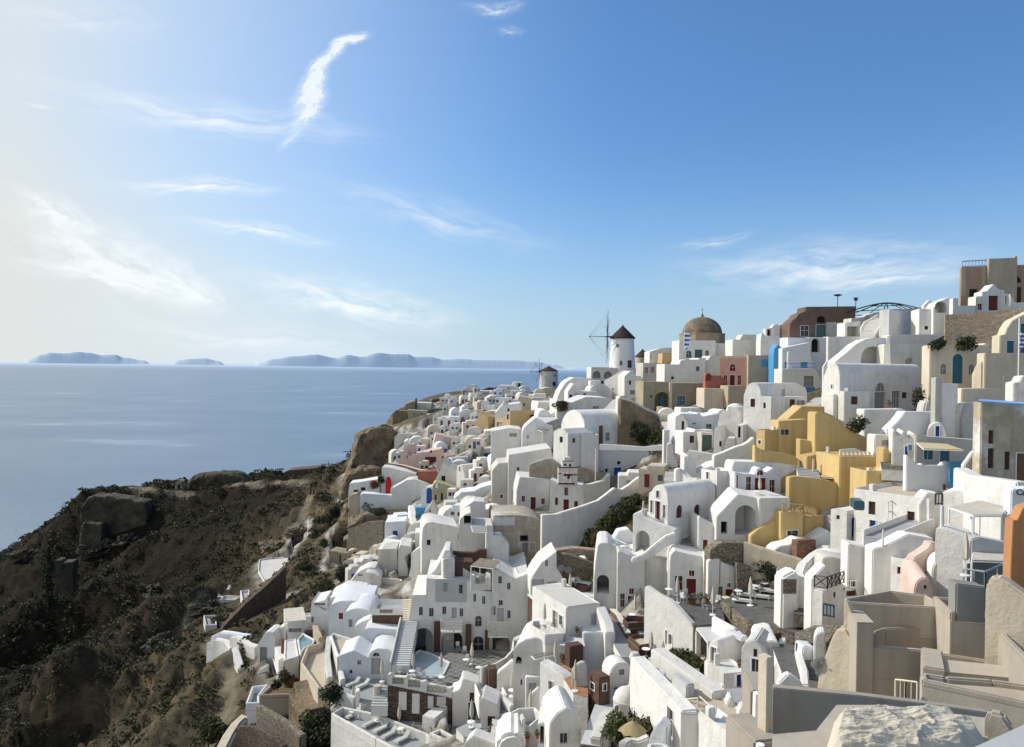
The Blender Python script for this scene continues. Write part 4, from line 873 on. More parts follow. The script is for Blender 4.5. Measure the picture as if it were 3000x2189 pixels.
Q('white_house','white house with long rounded roof and blue window','house',[(930,1620),(1040,1560),(1090,1530),(1180,1520),(1300,1560),(1385,1600)],1680,r=2,D=172,t=6)
for k,(x,yb,yt,l)in enumerate([(233,1465,1330,'wooden power pole with cross bar near the dark flat building'),(474,1400,1190,'tall wooden power pole with two cross bars below the cliff')]):
 p=gp(x,yb,285);root=empty('power_pole',p,l,'power pole');zt=(ray(x,yt)*p.y).z-p.z
 b=bmesh.new();addcyl(b,p-Vector((0,0,2)),p+Vector((0,0,zt)),.2,.14,6);finish('pole',b,'wooddark',root,p)
 for q in range(1+k):b=bmesh.new();addbox(b,p+Vector((0,0,zt-.9-q*2.2)),5.6-q*1.5,.25,.25,.2);finish('cross_bar',b,'wooddark',root,p)
rugged(tag(Q('cliff','rugged brown cliff at the seaward end of the village','cliff',[(430,1500),(480,1330),(545,1220),(568,1100),(580,1040),(660,990),(700,965),(760,955),(830,945),(880,925),(940,960),(1000,1000),(1040,1060),(1080,1120)],1560,r=20,D=236,t=9,m='rockwall',bev=.3,lim=200),kind='structure'),.8,1.5,.17)
rugged(tag(Q('crag','lower brown crag beneath the cliff','rock',[(380,1640),(450,1480),(600,1400),(760,1400),(830,1440),(860,1560)],1700,r=20,D=215,t=8,m='rockwall',bev=.3,lim=200),kind='structure'),.8,1.5,.2)
zoom(1300,1270,.2663)
Q('white_house','tall blank white stepped wall left of the chapel','house',[(530,620),(535,410),(600,330),(718,320),(722,350),(735,600)],840,r=3,D=133,t=8,m='oldwhite')
Q('white_house','white house wall with curved sunlit roof above the chapel ruin','house',[(712,330),(718,235),(940,200),(1180,160),(1195,260),(1280,290)],480,r=3,D=131,t=9)
Q('ruined_wall','brown ruined wall with wavy top behind the bell tower','wall',[(942,345),(1050,300),(1160,275),(1225,290),(1280,350),(1420,345),(1560,380),(1700,430),(1830,445)],540,r=3,D=122,t=1,m='ruin')
Q('white_house','long white two-storey wall with blue door and balcony','house',[(1440,185),(1520,180),(2260,210)],560,r=3,D=125,t=6,m='bluewhite',ops='F db 1872 375 1952 545;F wk 1908 305 1945 342;F wk 1775 388 1805 425',bev=.08)
rail('pale blue balcony railing under the blue door',[(1825,565,124),(1950,575,123.2),(2045,560,124)],m='skyblue',step=.18,r=.02)
Q('chapel_wing','white house with red door and two small red windows beside the chapel','house',[(800,640),(835,480),(1170,505)],870,r=4,D=121,t=7,ops='F wr 858 685 893 750;F dr 955 700 1012 858;F wr 1072 714 1112 780')
Q('chapel','white chapel front with three red doors and upper red window','chapel',[(1172,505),(1300,555),(1535,570)],890,r=-8,D=119,xr=None,t=9,ops='F wr 1328 594 1366 682;F dr 1225 705 1257 788;F dr 1316 725 1376 860;F dr 1436 745 1475 828')
Q('white_wall','weathered white curved side wall right of the chapel','wall',[(1538,575),(1640,555),(1760,520),(1835,440)],830,r=24,D=117.6,t=1,m='oldwhite')
def bell_tower():
 D=118;P=gp(1360,560,D);root=empty('bell_tower',P,'white two-tier bell tower with dark red stripes and open arches above the chapel','bell tower')
 pl=Plane(P,4);
 def pn(x0,y0,x1,y1,n,nm,m,t=.9,off=0,holes=''):
  a0,zt=pl.hit(x0,y0);a1,zb=pl.hit(x1,y1);b=bmesh.new();addpoly(b,[pl.at(a0,zb,off),pl.at(a1,zb,off),pl.at(a1,zt,off),pl.at(a0,zt,off)],-pl.n*t);soft(b,.03);o=finish(nm,b,m,root,P)
  if holes:openings(root,o,{'F':pl},holes)
 pn(1262,375,1472,560,0,'lower_tier','white',holes='F Na 1298 425 1335 545 2;F Na 1348 418 1400 545 2;F Na 1412 430 1440 545 2')
 pn(1305,305,1425,376,0,'upper_tier','white',.8,holes='F Na 1322 330 1350 374 2;F Na 1378 335 1404 374 2')
 pn(1325,262,1395,306,0,'crown','white',.7)
 for(x0,y0,x1,y1)in((1258,368,1476,380),(1302,300,1430,308),(1258,545,1440,560),(1258,436,1296,446),(1400,450,1476,462),(1318,445,1402,470)):pn(x0,y0,x1,y1,0,'stripe','woodred',.2,.08)
 for x,y in((1336,352),(1390,356),(1374,490)):
  q=gp(x,y,D+.3);b=bmesh.new();lathe(b,q,[(.05,.45),(.16,.35),(.2,.1),(.28,-.1)],10);finish('bell',b,'iron',root,q)
bell_tower()
pole(1668,520,165,'thin white flagpole right of the bell tower',D=116,r=.07)
Q('garden_wall','long white wall sweeping up the slope above the dry garden','wall',[(1085,900),(1240,890),(1300,870),(1500,810),(1700,740),(1800,665),(1880,600),(1960,620),(2040,570),(2140,490),(2260,440)],1180,r=20,D=98,t=.7)
WILD.append((float(gp(1600,1200).x),float(gp(1600,1200).y),6));WILD.append((float(gp(1850,1000).x),float(gp(1850,1000).y),8));WILD.append((float(gp(1350,1150).x),float(gp(1350,1150).y),3));WILD.append((float(gp(1500,1300).x),float(gp(1500,1300).y),5))
for k,(x,y,r,mm)in enumerate([(1300,1180,1.5,'leaf'),(1380,1110,1.3,'scrub'),(1500,1120,1.6,'scrub'),(1600,1200,1.5,'leaf'),(1680,1240,1.3,'scrub'),(1760,1130,1.9,'scrub'),(1850,1060,2,'leaf'),(1950,1000,2,'scrub'),(2050,900,1.6,'leaf'),(1900,900,1.4,'leaf_dark'),(2100,790,1.3,'leaf'),(1420,1220,1.4,'scrub'),(1560,1290,1.2,'scrub'),(2000,820,1.2,'leaf_dark')]):
 o=bush(x,y,r,'scrubby bush in the dry garden under the sweeping white wall',m=mm);o['group']='bushes in the dry garden'
Q('vault_ruin','ruined vaulted house with peeling plaster and dark openings','ruin',[(545,1000),(548,905),(800,900),(960,915),(1060,960),(1140,1030),(1190,1110),(1205,1200)],1350,r=6,D=103,t=8,m='ruin',ops='F O 840 1122 930 1190 1;F O 1065 1102 1128 1230 1;F dg 862 1200 925 1345;F wp 948 1205 1002 1292;F P:white 550 925 780 1010',bev=.1)
Q('white_wall','white stepped wall in front of the ruined vault','wall',[(470,1010),(545,1015),(548,1120),(640,1125),(720,1215)],1370,r=6,D=98,t=2)
Q('stone_wall','rough brown dry stone wall under the garden bushes','wall',[(1240,1290),(1420,1265),(1690,1290)],1400,r=4,D=93,t=1.5,m='palestone')
Q('stone_wall','lower grey stone wall behind the two white dishes','wall',[(1225,1345),(1350,1330),(1520,1385),(1660,1440)],1500,r=4,D=90,t=1.2,m='stone')
Q('white_house','white house with round porthole wall and pergola slats','house',[(165,1050),(180,940),(240,890),(300,870),(310,1010),(475,1010),(540,1015)],1320,r=4,D=101,t=5,ops='F O 222 905 298 995 1',m='oldwhite')
Q('white_house','white block with lit roof behind the porthole wall','house',[(200,880),(210,830),(330,745),(455,755),(470,890)],960,r=4,D=108,t=4)
Q('white_house','white house with rounded left corner and small square window','house',[(-240,1180)]+[(-230,1040),(-200,990),(-130,975),(-10,1000),(160,1030)],1360,r=10,D=108,t=7,ops='F wk -185 1170 -145 1230')
Q('white_wall','white wall curving up to a point left of the chapel courtyard','wall',[(180,650),(330,635),(420,590),(528,560)],830,r=3,D=140,t=5,m='bluewhite')
pergola('grey slatted pergola beside the porthole wall',[(300,1010),(475,1020),(475,1085),(320,1075)],2.2,D=99,m='palegrey',slats=6,posts=False)
Q('brown_wall','dark brown parapet with stepped top on a white roof','wall',[(105,1300),(140,1310),(340,1310),(390,1280),(470,1278)],1380,r=5,D=97,t=.8,m='brownwall',bev=.04)
Q('brown_wall','lower dark brown plastered box below the stepped parapet','wall',[(62,1385),(100,1405),(330,1420)],1520,r=8,D=94,t=2.4,m='brownwall',bev=.04)
W('white_wall','white end wall left of the dark brown box','wall',[(15,1370,1500,95),(60,1375,1500,93)],t=1.5)
pergola('weathered timber lean-to roof beside the dark brown box',[(300,1450),(540,1480),(620,1400),(400,1370)],2.6,D=90,m='timber')
dish(1295,1470,'large white dish on the flat white roof below the stone wall',D=88,s=1.0)
dish(1370,1490,'smaller white dish right of the large one on the flat white roof',D=89,s=1.0)
zoom(850,1400,.2663)
Q('white_house','white terrace house with open roof garden at the cliff corner','house',[(640,160),(655,60),(780,45),(860,30),(985,10)],165,r=4,D=180,t=5,ops='F wk 700 132 745 160;F wk 778 105 828 140')
Q('white_house','small cream block under the white cliff terrace','house',[(650,205),(690,180),(730,172),(768,205)],300,r=2,D=177,t=3,m='tan')
Q('white_wall','long white garden wall below the roof garden','wall',[(768,190),(800,172),(1330,205),(1400,225)],320,r=6,D=173,t=3,m='bluewhite')
Q('white_house','white house with blue door and blue window behind the garden wall','house',[(1060,165),(1120,90),(1190,65),(1250,75),(1420,80)],205,r=2,D=176,t=5,ops='F wb 1145 155 1178 186;F db 1255 112 1298 198')
Q('blue_vault_house','vaulted white house with dark blue arched end','house',arc(1440,1570,100,210),345,r=-14,D=166,t=6,m='bluewhite',ops='F dba 1500 110 1562 285')
Q('stone_house','tan stone house with two dark windows beside the blue arch','house',[(1570,80),(1600,50),(1705,75),(1850,125),(1862,170)],270,r=4,D=163,t=5,m='olive',ops='F wk 1592 185 1612 245;F wk 1658 170 1682 245;F P:purewhite 1600 60 1625 110;F wh 1800 190 1825 225')
Q('white_house','white house corner with small openings beside the tan stone house','house',[(1800,230),(1860,180),(1950,155),(2060,150)],330,r=3,D=150,t=6,ops='F wk 1845 270 1865 310;F wk 1816 270 1834 310')
Q('blue_boat_wall','blue painted curved wall under the arched house','wall',[(1350,330),(1480,330)],400,r=3,D=160,t=2,m='skyblue')
Q('white_house','triangular white gable shed in front of the blue wall','hut',[(1470,385),(1560,265),(1620,370)],420,r=0,D=156,t=3,ops='F wk 1530 350 1545 380')
for x,y in((1390,450),(1420,440),(1500,560)):pot(x,y,'red potted shrub on the terrace left of the porthole house',D=150,s=2.4)
Q('blue_chapel','small white barrel vault with bright blue door and rounded top','chapel',[(1040,540),(1045,490),(1270,475),(1275,500)],670,r=4,D=152,t=5,m='bluewhite',ops='F db 1128 582 1182 662')
Q('tan_wall','beige wall right of the small blue-door chapel','wall',[(1272,560),(1275,495),(1400,500),(1405,580)],680,r=4,D=153,t=4,m='cream')
W('white_wall','white stepped buttress standing by the beige wall','wall',[(1325,300,500,158),(1345,330,520,156),(1360,470,560,152),(1420,570,610,148)],t=1.2)
Q('white_house','bright white flat roof house with big blank wall left of the stairs','house',[(965,785),(1010,660),(1060,665)],1040,r=-16,D=128,xr=None,t=8)if False else None
zf=S('roof_house','bright white flat roofed house below the blue-door chapel','house',[(965,785),(1195,775),(1270,690),(1050,660)],D=133,drop=4,par=.02,floor='white')
Q('white_house','white curved terraces with dark brown inner walls by the stairs','house',[(1190,790),(1210,740),(1330,760),(1335,820),(1260,870),(1300,1020)],1090,r=6,D=124,t=6)
W('white_wall','curving white parapet above the narrow stairs','wall',[(1200,725,800,134),(1290,690,760,138),(1400,640,720,142),(1480,650,720,140)],t=.6)
W('white_wall','second curving white parapet beside the narrow stairs','wall',[(1340,700,790,130),(1420,680,770,133),(1500,690,780,131)],t=.6)
ST('grey narrow stairs climbing between white walls to the rounded house',1590,960,1480,820,1.6,10,108,118,side=2)
Q('white_house','white buttressed wall left of the narrow stairs','house',[(1330,830),(1400,780),(1480,900),(1560,1000)],1100,r=-8,D=112,t=3)
pergola('pergola with cream timber slats over a small terrace',[(1350,1105),(1545,1110),(1590,1020),(1400,1025)],2.4,D=106,m='cream',slats=5)
zt=S('terrace','white curved terrace with brown floor and rounded parapet','terrace',[(848,1200),(900,1130),(985,1090),(1230,1115),(1240,1190),(1130,1245)],D=117,drop=4,par=1.0,floor='tan')
umb(1050,1140,'pale closed umbrella on the brown curved terrace',z=zt);table(985,1130,'round white table on the brown curved terrace',z=zt,s=1.5)
Q('white_roof','long bright white sloping roof at the edge of the scrub','house',[(590,1250),(730,1050),(820,1000),(900,985),(940,995),(960,1060)],1270,r=3,D=121,t=4,ops='F wg 745 1060 800 1080')
Q('white_house','white house with window strip beside the sloping roof','house',[(820,1070),(830,1040),(920,1050),(985,1100)],1230,r=3,D=119,t=4,ops='F P:cream 872 1060 925 1120')
Q('white_wall','narrow white peaked wall with brown arch left of the big blank wall','wall',[(855,960),(870,870),(900,880),(960,900)],1010,r=0,D=126,t=2,ops='F P:brownwall 905 900 955 970')
Q('white_house','tall blank white wall under the flat roof house','house',[(955,1040),(965,900),(1010,785),(1170,780),(1185,930)],1080,r=3,D=125,t=5,m='oldwhite')
Q('stone_hut','square abandoned stone hut with narrow dark door on the slope','hut',[(425,800),(610,830),(622,835)],965,r=-12,D=165,xr=700,m='olive',ops='F O 540 845 560 965 1',bev=.1)
Q('stone_hut','rounded ruined stone hut with dark doorway right of the square hut','hut',[(620,850),(640,810),(700,785),(760,800),(850,870)],975,r=6,D=163,t=3,m='ruin',ops='F O 695 815 725 915 1;F O 590 900 615 960 .6')
Q('stone_terrace','low dark stone terrace building behind the abandoned huts','wall',[(585,690),(640,655),(920,755)],860,r=12,D=172,t=4,m='stone')
Q('rock_face','brown rock buttress above the white steps','rock',[(470,750),(500,640),(530,560),(590,350),(640,300),(780,290),(1070,260),(1330,330)],480,r=16,D=178,t=3,m='rockwall',bev=.6)if False else None
rugged(tag(Q('crag','orange brown rock rib above the white steps','rock',[(465,760),(500,640),(530,540),(585,370),(640,300),(700,330),(720,480)],800,r=16,D=181,t=5,m='rockwall',bev=.3,lim=120),kind='structure'),.5,.9,.3)
rugged(tag(Q('crag','dark rock ledge behind the blue-door chapel','rock',[(640,520),(760,420),(850,400),(1040,440),(1200,420),(1330,430)],620,r=10,D=166,t=5,m='rockwall',bev=.3,lim=120),kind='structure'),.5,.9,.3)
for k,pts in enumerate([[(1330,330,420,168),(1100,340,430,171),(850,330,420,174)],[(1040,470,560,160),(860,480,580,163),(650,560,640,166)]]):
 W('terrace_wall',['long dry stone terrace wall under the white garden wall','broken stone terrace wall left of the blue-door chapel'][k],'wall',pts,m='stone',t=1)
for k,(x,y,r)in enumerate([(900,430,3),(980,480,2.5),(700,430,2.2),(880,620,2),(760,330,1.8),(430,480,2),(500,440,2.4),(380,760,1.5),(600,1100,2.4),(560,1150,2),(400,1280,2),(320,1290,1.8),(700,1010,2),(150,1080,2.4),(60,1120,2.2)]):
 o=bush(x,y,r,'dark shrub on the slope left of the blue-door chapel',m=['leaf_dark','leaf','scrub'][k%3]);o['group']='shrubs on the slope below the village'
W('white_stair_wall','white zigzag stair wall running down to the pool','staircase',[(530,560,600,205),(440,580,650,203),(400,620,680,201),(290,680,740,199),(210,730,800,196),(170,810,860,193),(110,850,930,190)],t=2.2)
S('pool_slope','pale blue sloping pool roof beside the zigzag stair','pool',[(20,930),(110,930),(180,720),(150,705),(60,800)],D=190,drop=3,par=.15,floor='poolpale')
zz=gp(-330,950,175).z
def path(label,pts,w):
 P=[]
 for a,b_ in zip(pts,pts[1:]):
  for i in range(8):f=i/8;P.append((a[0]+(b_[0]-a[0])*f,a[1]+(b_[1]-a[1])*f))
 P=[gp(x,y)for x,y in P if hitD(x,y)]
 P=[p for i,p in enumerate(P)if i==0 or abs(p.y-P[i-1].y)<14];PATHS.append((label,P,w))
PATHS=[]
CRAGS=[(1150,900,4),(1240,960,3),(1400,880,5),(1500,830,4),(1560,760,4),(880,1080,3),(1060,1450,3),(620,860,5),(820,800,5),(560,560,7),(700,520,6),(1100,560,5),(1300,480,5),(150,600,5),(1620,480,3),(1500,560,4)]
zoom(0,1300,.538)
for a_ in[('pale dirt path',[(1130,1090),(1220,1150),(1235,1230),(1265,1320),(1240,1400),(1200,1480),(1150,1570)],1.5),('narrow dirt path',[(1290,1390),(1270,1450),(1250,1500)],.7),('upper dirt path',[(1700,290),(1690,380),(1640,430),(1580,470),(1560,520)],1.8),('headland track',[(700,262),(900,262),(1100,262),(1350,262),(1500,240),(1700,240)],3),('curving dirt path',[(1120,870),(1040,930),(1010,955),(1035,985),(960,1040),(880,1100)],1.0),('gully path',[(940,985),(860,1050),(780,1110)],.7)]:path(*a_)
_cr=random.Random(4)
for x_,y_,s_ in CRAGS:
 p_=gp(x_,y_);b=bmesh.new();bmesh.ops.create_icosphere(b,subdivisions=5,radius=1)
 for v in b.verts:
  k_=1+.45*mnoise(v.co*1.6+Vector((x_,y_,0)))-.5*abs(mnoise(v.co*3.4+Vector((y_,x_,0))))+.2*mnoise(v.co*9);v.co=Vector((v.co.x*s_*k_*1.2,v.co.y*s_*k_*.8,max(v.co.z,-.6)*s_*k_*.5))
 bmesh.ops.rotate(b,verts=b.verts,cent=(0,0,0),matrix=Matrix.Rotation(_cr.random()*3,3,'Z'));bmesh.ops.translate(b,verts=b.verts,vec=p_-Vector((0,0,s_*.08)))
 tag(finish('crag',b,'rockwall' if x_>1300 else 'castle',None,p_,smooth=0),kind='structure')  # crags further left take the darker rock, slope shade put into their colour
S('pool_deck','pale grey infinity pool terrace jutting from the scrub slope','terrace',[(1405,690),(1410,630),(1480,620),(1600,610),(1580,660),(1450,770)],D=178,drop=5,par=.3,floor='palefloor')
S('walkway','narrow grey walkway with loungers below the infinity pool','terrace',[(1308,800),(1360,795),(1350,890),(1320,870)],D=160,drop=3,par=.4,floor='greyfloor')
Q('pool_wall','long dark supporting wall slanting under the infinity pool','wall',[(1215,1000),(1340,870),(1450,775),(1560,670)],1010,r=38,D=140,t=1.5,m='darkstone')
S('garden_terrace','small square stone terrace with white parasol bases on the slope','terrace',[(1195,850),(1310,850),(1330,830),(1230,825)],D=165,drop=2,par=.3,floor='tan')
S('viewing_platform','small white framed square platform on the grassy slope','terrace',[(1108,935),(1175,932),(1182,985),(1118,988)],D=148,drop=1.5,par=.4,floor='greyfloor',m='oldwhite')
for x,y in((1205,840),(1240,845),(1340,825),(1245,795)):lounger(x,y,random.uniform(0,90),'white sun lounger on a small terrace on the scrub slope',D=165,s=1.2)
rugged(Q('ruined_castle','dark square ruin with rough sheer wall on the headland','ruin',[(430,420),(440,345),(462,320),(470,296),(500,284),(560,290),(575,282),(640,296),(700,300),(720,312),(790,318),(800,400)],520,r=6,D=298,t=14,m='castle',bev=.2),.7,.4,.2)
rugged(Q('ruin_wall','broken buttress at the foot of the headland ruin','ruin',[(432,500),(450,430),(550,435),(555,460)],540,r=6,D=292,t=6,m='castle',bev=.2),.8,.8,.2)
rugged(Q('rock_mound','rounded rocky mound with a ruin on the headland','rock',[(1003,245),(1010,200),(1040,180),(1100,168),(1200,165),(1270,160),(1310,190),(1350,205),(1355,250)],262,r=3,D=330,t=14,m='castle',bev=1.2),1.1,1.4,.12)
Q('ruined_arch','small broken stone arch at the left of the rocky mound','ruin',[(950,245),(955,210),(975,198),(1002,200)],252,r=3,D=326,t=2,m='palestone',ops='F Oa 968 220 982 250 1;F Na 988 208 1002 245 1')
Q('flat_building','long dark flat concrete building on the headland','building',[(1548,155),(1575,145),(1735,132),(1740,138)],210,r=3,D=318,t=10,m='brownwall',bev=.1)
Q('stone_tower','small square stone tower with one window on the dark slope','tower',[(300,655),(302,635),(330,638),(335,650),(360,648),(395,645),(398,655)],740,r=10,D=228,t=4,m='castle',ops='F wk 337 660 355 685',bev=.05)
def cypress(x,yb,yt,r,D,label):
 p=gp(x,yb,D);h=(ray(x,yt)*p.y).z-p.z;root=empty('cypress_tree',p,label,'tree');b=bmesh.new();addcyl(b,p-Vector((0,0,1)),p+Vector((0,0,h*.9)),.3,.05,7);finish('trunk',b,'bark',root,p)
 b=bmesh.new()
 for i in range(14):f=i/13;leaves(b,(p.x,p.y,p.z+h*(.05+.93*f)),r*(math.sin(math.pi*min(1,.25+.75*f))**.6*.9+.12),h*.07,90,.35,shell=.3)
 finish('crown',b,'leaf_dark',root,p,smooth=0)
cypress(262,900,570,1.7,212,'tall dark cypress tree beside the stone tower')
bush(1010,900,5.2,'large dark round tree on the lower slope',m='leaf_dark',h=5.6,n=2200,name='tree',cat='tree',dz=-2)
for k,(x,yt,yb)in enumerate([(1690,215,380),(1708,250,370),(1722,270,350)]):pole(x,yb,yt,['tallest dark wooden post on the headland slope','middle dark wooden post on the headland slope','shortest dark wooden post on the headland slope'][k],D=225,r=.28,m='wooddark',name='post',cat='post')
zoom(2400,1130,.2663)
Q('white_wall','grey-white terrace wall in front of the big vault house','wall',[(497,262),(940,258),(945,300)],540,r=3,D=89,t=3)
bush(400,500,1.5,'dark green bush between yellow building and grey terrace wall',D=86,m='leaf_dark',h=1.4)
bush(1080,240,1.2,'thin leafless climbing tree against the big vault house',D=92,m='scrub',h=2.4)
pot(770,235,'tall potted plant beside the arched doorway of the big vault',D=91.5,s=2.2)
Q('round_oven','small rounded white oven shape on the terrace','oven',[(1150,275),(1170,180),(1205,160),(1235,175),(1260,270)],285,r=0,D=88,t=2,m='oldwhite',bev=.3)
Q('white_house','white sloping wall with sunlit curved edge above the rounded roofs','house',[(755,500),(850,410),(910,340),(945,285),(1290,292),(1520,290),(1540,380)],640,r=3,D=84,t=3,m='bluewhite')
Q('skyblue_gate','small blue gate at the foot of the sloping wall','gate',[(765,475),(835,480)],530,r=3,D=83.8,t=.3,m='tealpaint',bev=.02)
Q('white_wall','white gabled wall with grey pyramid shape near the stone house','wall',[(1530,390),(1545,215),(1620,190),(1660,185),(1780,190)],470,r=3,D=80,t=2)
Q('grey_gable','grey trapezoid gable inside the white gabled wall','wall',[(1580,350),(1640,200),(1675,185),(1735,355)],400,r=3,D=79.5,t=.4,m='palegrey')
Q('vaulted_house','small white vault with round end and blue door','house',[(1180,560)]+arc(1185,1405,410,560)[1:],640,r=-30,D=78,xr=1790,ops='F db 1280 445 1322 560')
Q('white_house','cream house with teal window, teal door and beige awning','house',[(1062,640),(1065,540),(1200,560),(1780,600),(1785,640)],960,r=3,D=75,t=6,ops='F wt 1150 698 1256 812;F dt 1328 702 1438 870',m='oldwhite')
pergola('beige awning over the teal door',[(1070,620),(1400,640),(1590,705),(1150,690)],2.4,D=75,m='yellowcanvas',posts=False)
Q('white_house','white house with crenellated top and blue shutter above the grey steps','house',[(808,560),(812,485),(845,490),(855,540),(900,555),(915,505),(945,508),(960,560),(1030,580),(1035,530),(1064,535)],940,r=-22,D=76,t=5,ops='F ws 978 650 1020 715;F db 945 668 975 760')
Q('white_wall','curved white parapet in front of the teal door house','wall',[(960,760),(1000,790),(1100,880),(1130,855),(1165,880),(1345,880),(1370,840),(1430,832),(1436,960)],1000,r=3,D=71,t=.6,m='bluewhite')
Q('blue_gate','bright blue slatted gate beside the curved parapet','gate',[(1436,835),(1600,835)],1000,r=3,D=70.5,t=.12,m='skyblue',bev=.02)
Q('white_wall','white wall with blue shadows and stone steps right of yellow terrace','wall',[(610,600),(620,540),(800,550),(860,620)],760,r=2,D=80,t=3,ops='F P:greyshutter 690 600 770 655')
ST('wide grey stone steps between the yellow building and crenellated house',870,930,810,700,3.0,14,74,83,m='stone')
Q('stone_house','tall old grey stone house with blue roof edge and brown doors','house',[(1782,182),(2420,222)],1080,r=-6,D=64,t=9,m='ruin',ops='F wh 1862 492 1920 640;F dh 1855 690 1925 910;F dh 2040 725 2102 925;F dn 2170 745 2300 1080')
Q('roof_edge','long pale blue roof edge on top of the stone house','roof edge',[(1760,148),(2420,195)],225,r=-6,D=63.6,t=9.6,m='ribblue',bev=.02)if False else None
W('roof_edge','pale blue painted roof edge on top of the stone house','roof edge',[(1760,150,178,64),(2100,180,208,63),(2420,205,232,62)],m='ribblue',t=.4,bev=.02)if False else None
p0,p1=gp(1760,165,64),gp(2430,212,60.5);b=bmesh.new();addcyl(b,p0,p1,.17,n=6);tag(finish('roof_edge',b,'ribblue',None,p0),'pale blue painted roof edge on top of the stone house','roof edge')
Q('white_wall','curved white wall sweeping down in front of the stone house','wall',[(1600,870),(1640,820),(1700,730),(1780,690),(1790,900)],960,r=10,D=66,t=.5)
W('white_wall','patched white parapet with red-brown stains below the stone house','wall',[(1555,900,1010,64),(1720,985,1060,61),(1900,1010,1080,59),(2260,1060,1130,55)],t=1.2)
Q('white_wall','big sunlit white wall running down right under the stone house','wall',[(1265,930),(1400,965),(1800,1050),(2300,1090)],1330,r=-44,D=78,t=1.2)
Q('white_wall','tall greyish plaster wall with curved top behind the flat brown roof','wall',[(820,945),(960,965),(1120,965),(1265,928),(1300,1000)],1240,r=6,D=80,t=1,m='oldwhite')
Q('yellow_house','yellow upper block with sunlit left edge at the top of the yellow building','house',[(-385,400),(-330,350),(-205,240),(-202,228),(60,232)],560,r=-5,D=93,t=8,m='yellow')
Q('yellow_house','yellow buttress wall sweeping down to the right','house',[(-40,300),(0,290),(60,300),(190,360),(300,470),(500,560),(620,620),(690,690)],880,r=6,D=86,t=4,m='yellow')
Q('yellow_house','lower yellow terrace house with small dark window','house',[(222,730),(225,695),(270,690)],1080,r=4,D=80,t=5,m='yellow')if False else None
B('yellow_house','yellow terrace house with pierced balcony and one window','house',212,222,720,775,1090,D=79,r=6,l=5,m='yellow',roof='yellow',ops='F w 345 905 438 1010',par=.2)
Q('balcony_rail','grey-white pierced lattice balustrade on the yellow terrace house','balustrade',[(230,735),(232,705),(270,700),(400,690),(480,720),(700,770)],775,r=6,D=79.4,t=.2,keep=True,m='oldwhite',ops=';'.join('F N %d 730 %d 765 .4'%(x,x+30)for x in range(250,600,45)),bev=.02)
B('yellow_house','yellow projecting wall with rounded corner at the right of the terrace house','house',515,525,825,930,1020,D=75,r=8,l=3,m='yellow',roof='yellow')
Q('yellow_wall','yellow stub pillar and balcony corner at the far right of the yellow building','wall',[(712,760),(715,690),(735,680),(770,700),(800,770)],960,r=6,D=77,t=3,m='yellow')
zoom(1850,1250,.2663)
B('yellow_house','yellow box house with small window on the left shoulder','house',1365,1470,1625,35,300,D=90,r=30,m='yellow',roof='yellow',ops='L w 1395 150 1430 192')
Q('yellow_wall','yellow side wall behind the white satellite dish','wall',[(1620,-60),(1925,-80),(2110,-60),(2120,150)],330,r=3,D=91,t=5,m='yellow',ops='F ww 1640 30 1735 92')
dish(2030,60,'white round dish on the yellow building',D=88,s=1.0)
Q('yellow_wall','yellow block under the satellite dish','wall',[(1855,140),(1975,160),(2140,160)],320,r=-8,D=87,t=2,m='yellow')
Q('yellow_wall','long curved yellow parapet below the small yellow window','wall',[(1360,200),(1400,240),(1520,275),(1700,300),(1800,320),(1850,370),(1870,430)],500,r=5,D=85,t=.8,m='yellow')
Q('yellow_wall','tall yellow retaining wall with diagonal shadow','wall',[(1740,560),(1830,550),(2000,570),(2200,600),(2270,620)],900,r=4,D=79,t=1,m='yellow')
Q('yellow_house','flat yellow rear wall above the curved stairs','house',[(1930,330),(2150,290),(2400,300)],620,r=4,D=84,t=3,m='yellow')
ST('grey curved stairs climbing between yellow walls',1960,560,1890,350,2.2,14,80,90,m='greyfloor')
B('yellow_house','lower yellow box house with glazed window and lattice roof rail','house',1640,1645,1890,935,1310,D=75,r=12,l=5,m='yellow',roof='yellow',ops='F w 1712 1142 1832 1258',par=.15)
B('yellow_house','yellow side block right of the glazed window','house',1885,1892,2115,1000,1240,D=76.5,r=25,l=3,m='yellow',roof='yellow',par=.1)
rail('cream crossed lattice railing around the lower yellow roof',[(1660,940,75.2),(1888,965,75),(2110,1010,80)],m='ochre',cross=True,r=.035)
rail('rear cream lattice railing behind the yellow roof terrace',[(1700,900,82),(1940,880,86),(2110,920,86)],m='ochre',cross=True,r=.03)
pole(1832,880,680,'cream post standing on the lower yellow terrace',D=80,r=.16,m='cream',name='post',cat='post');pole(2000,560,360,'cream post standing on the upper yellow terrace',D=83,r=.16,m='cream',name='post',cat='post');pole(1838,470,385,'short yellow post at the end of the curved parapet',D=84,r=.12,m='yellow',name='post',cat='post')
Q('yellow_wall','low golden yellow wall curving down to the dark stone wall','wall',[(1315,1200),(1400,1130),(1500,1070),(1640,960)],1340,r=10,D=75.5,t=.8,m='yellow')
pergola('yellow bench slats on the upper yellow terrace',[(2060,530),(2260,540),(2260,560),(2080,555)],.6,D=82,m='ochre',posts=False,name='bench',cat='bench')
Q('white_house','small white house ruins with narrow openings left of the arched house','house',[(105,-70),(175,-110),(340,-105),(360,-120),(420,-90),(500,-115),(620,-110)],30,r=5,D=118,t=8,m='bluewhite',ops='F wh 510 -30 560 40;F wg 560 -20 600 10')if False else None
zoom(1950,840,.2663)
Q('white_house','grey-white lane house with small door below the olive house','house',[(110,1440),(180,1395),(340,1400),(360,1385),(410,1430),(590,1390)],1640,r=5,D=120,t=7,m='bluewhite',ops='F we 446 1512 505 1602;F wg 300 1495 332 1515')
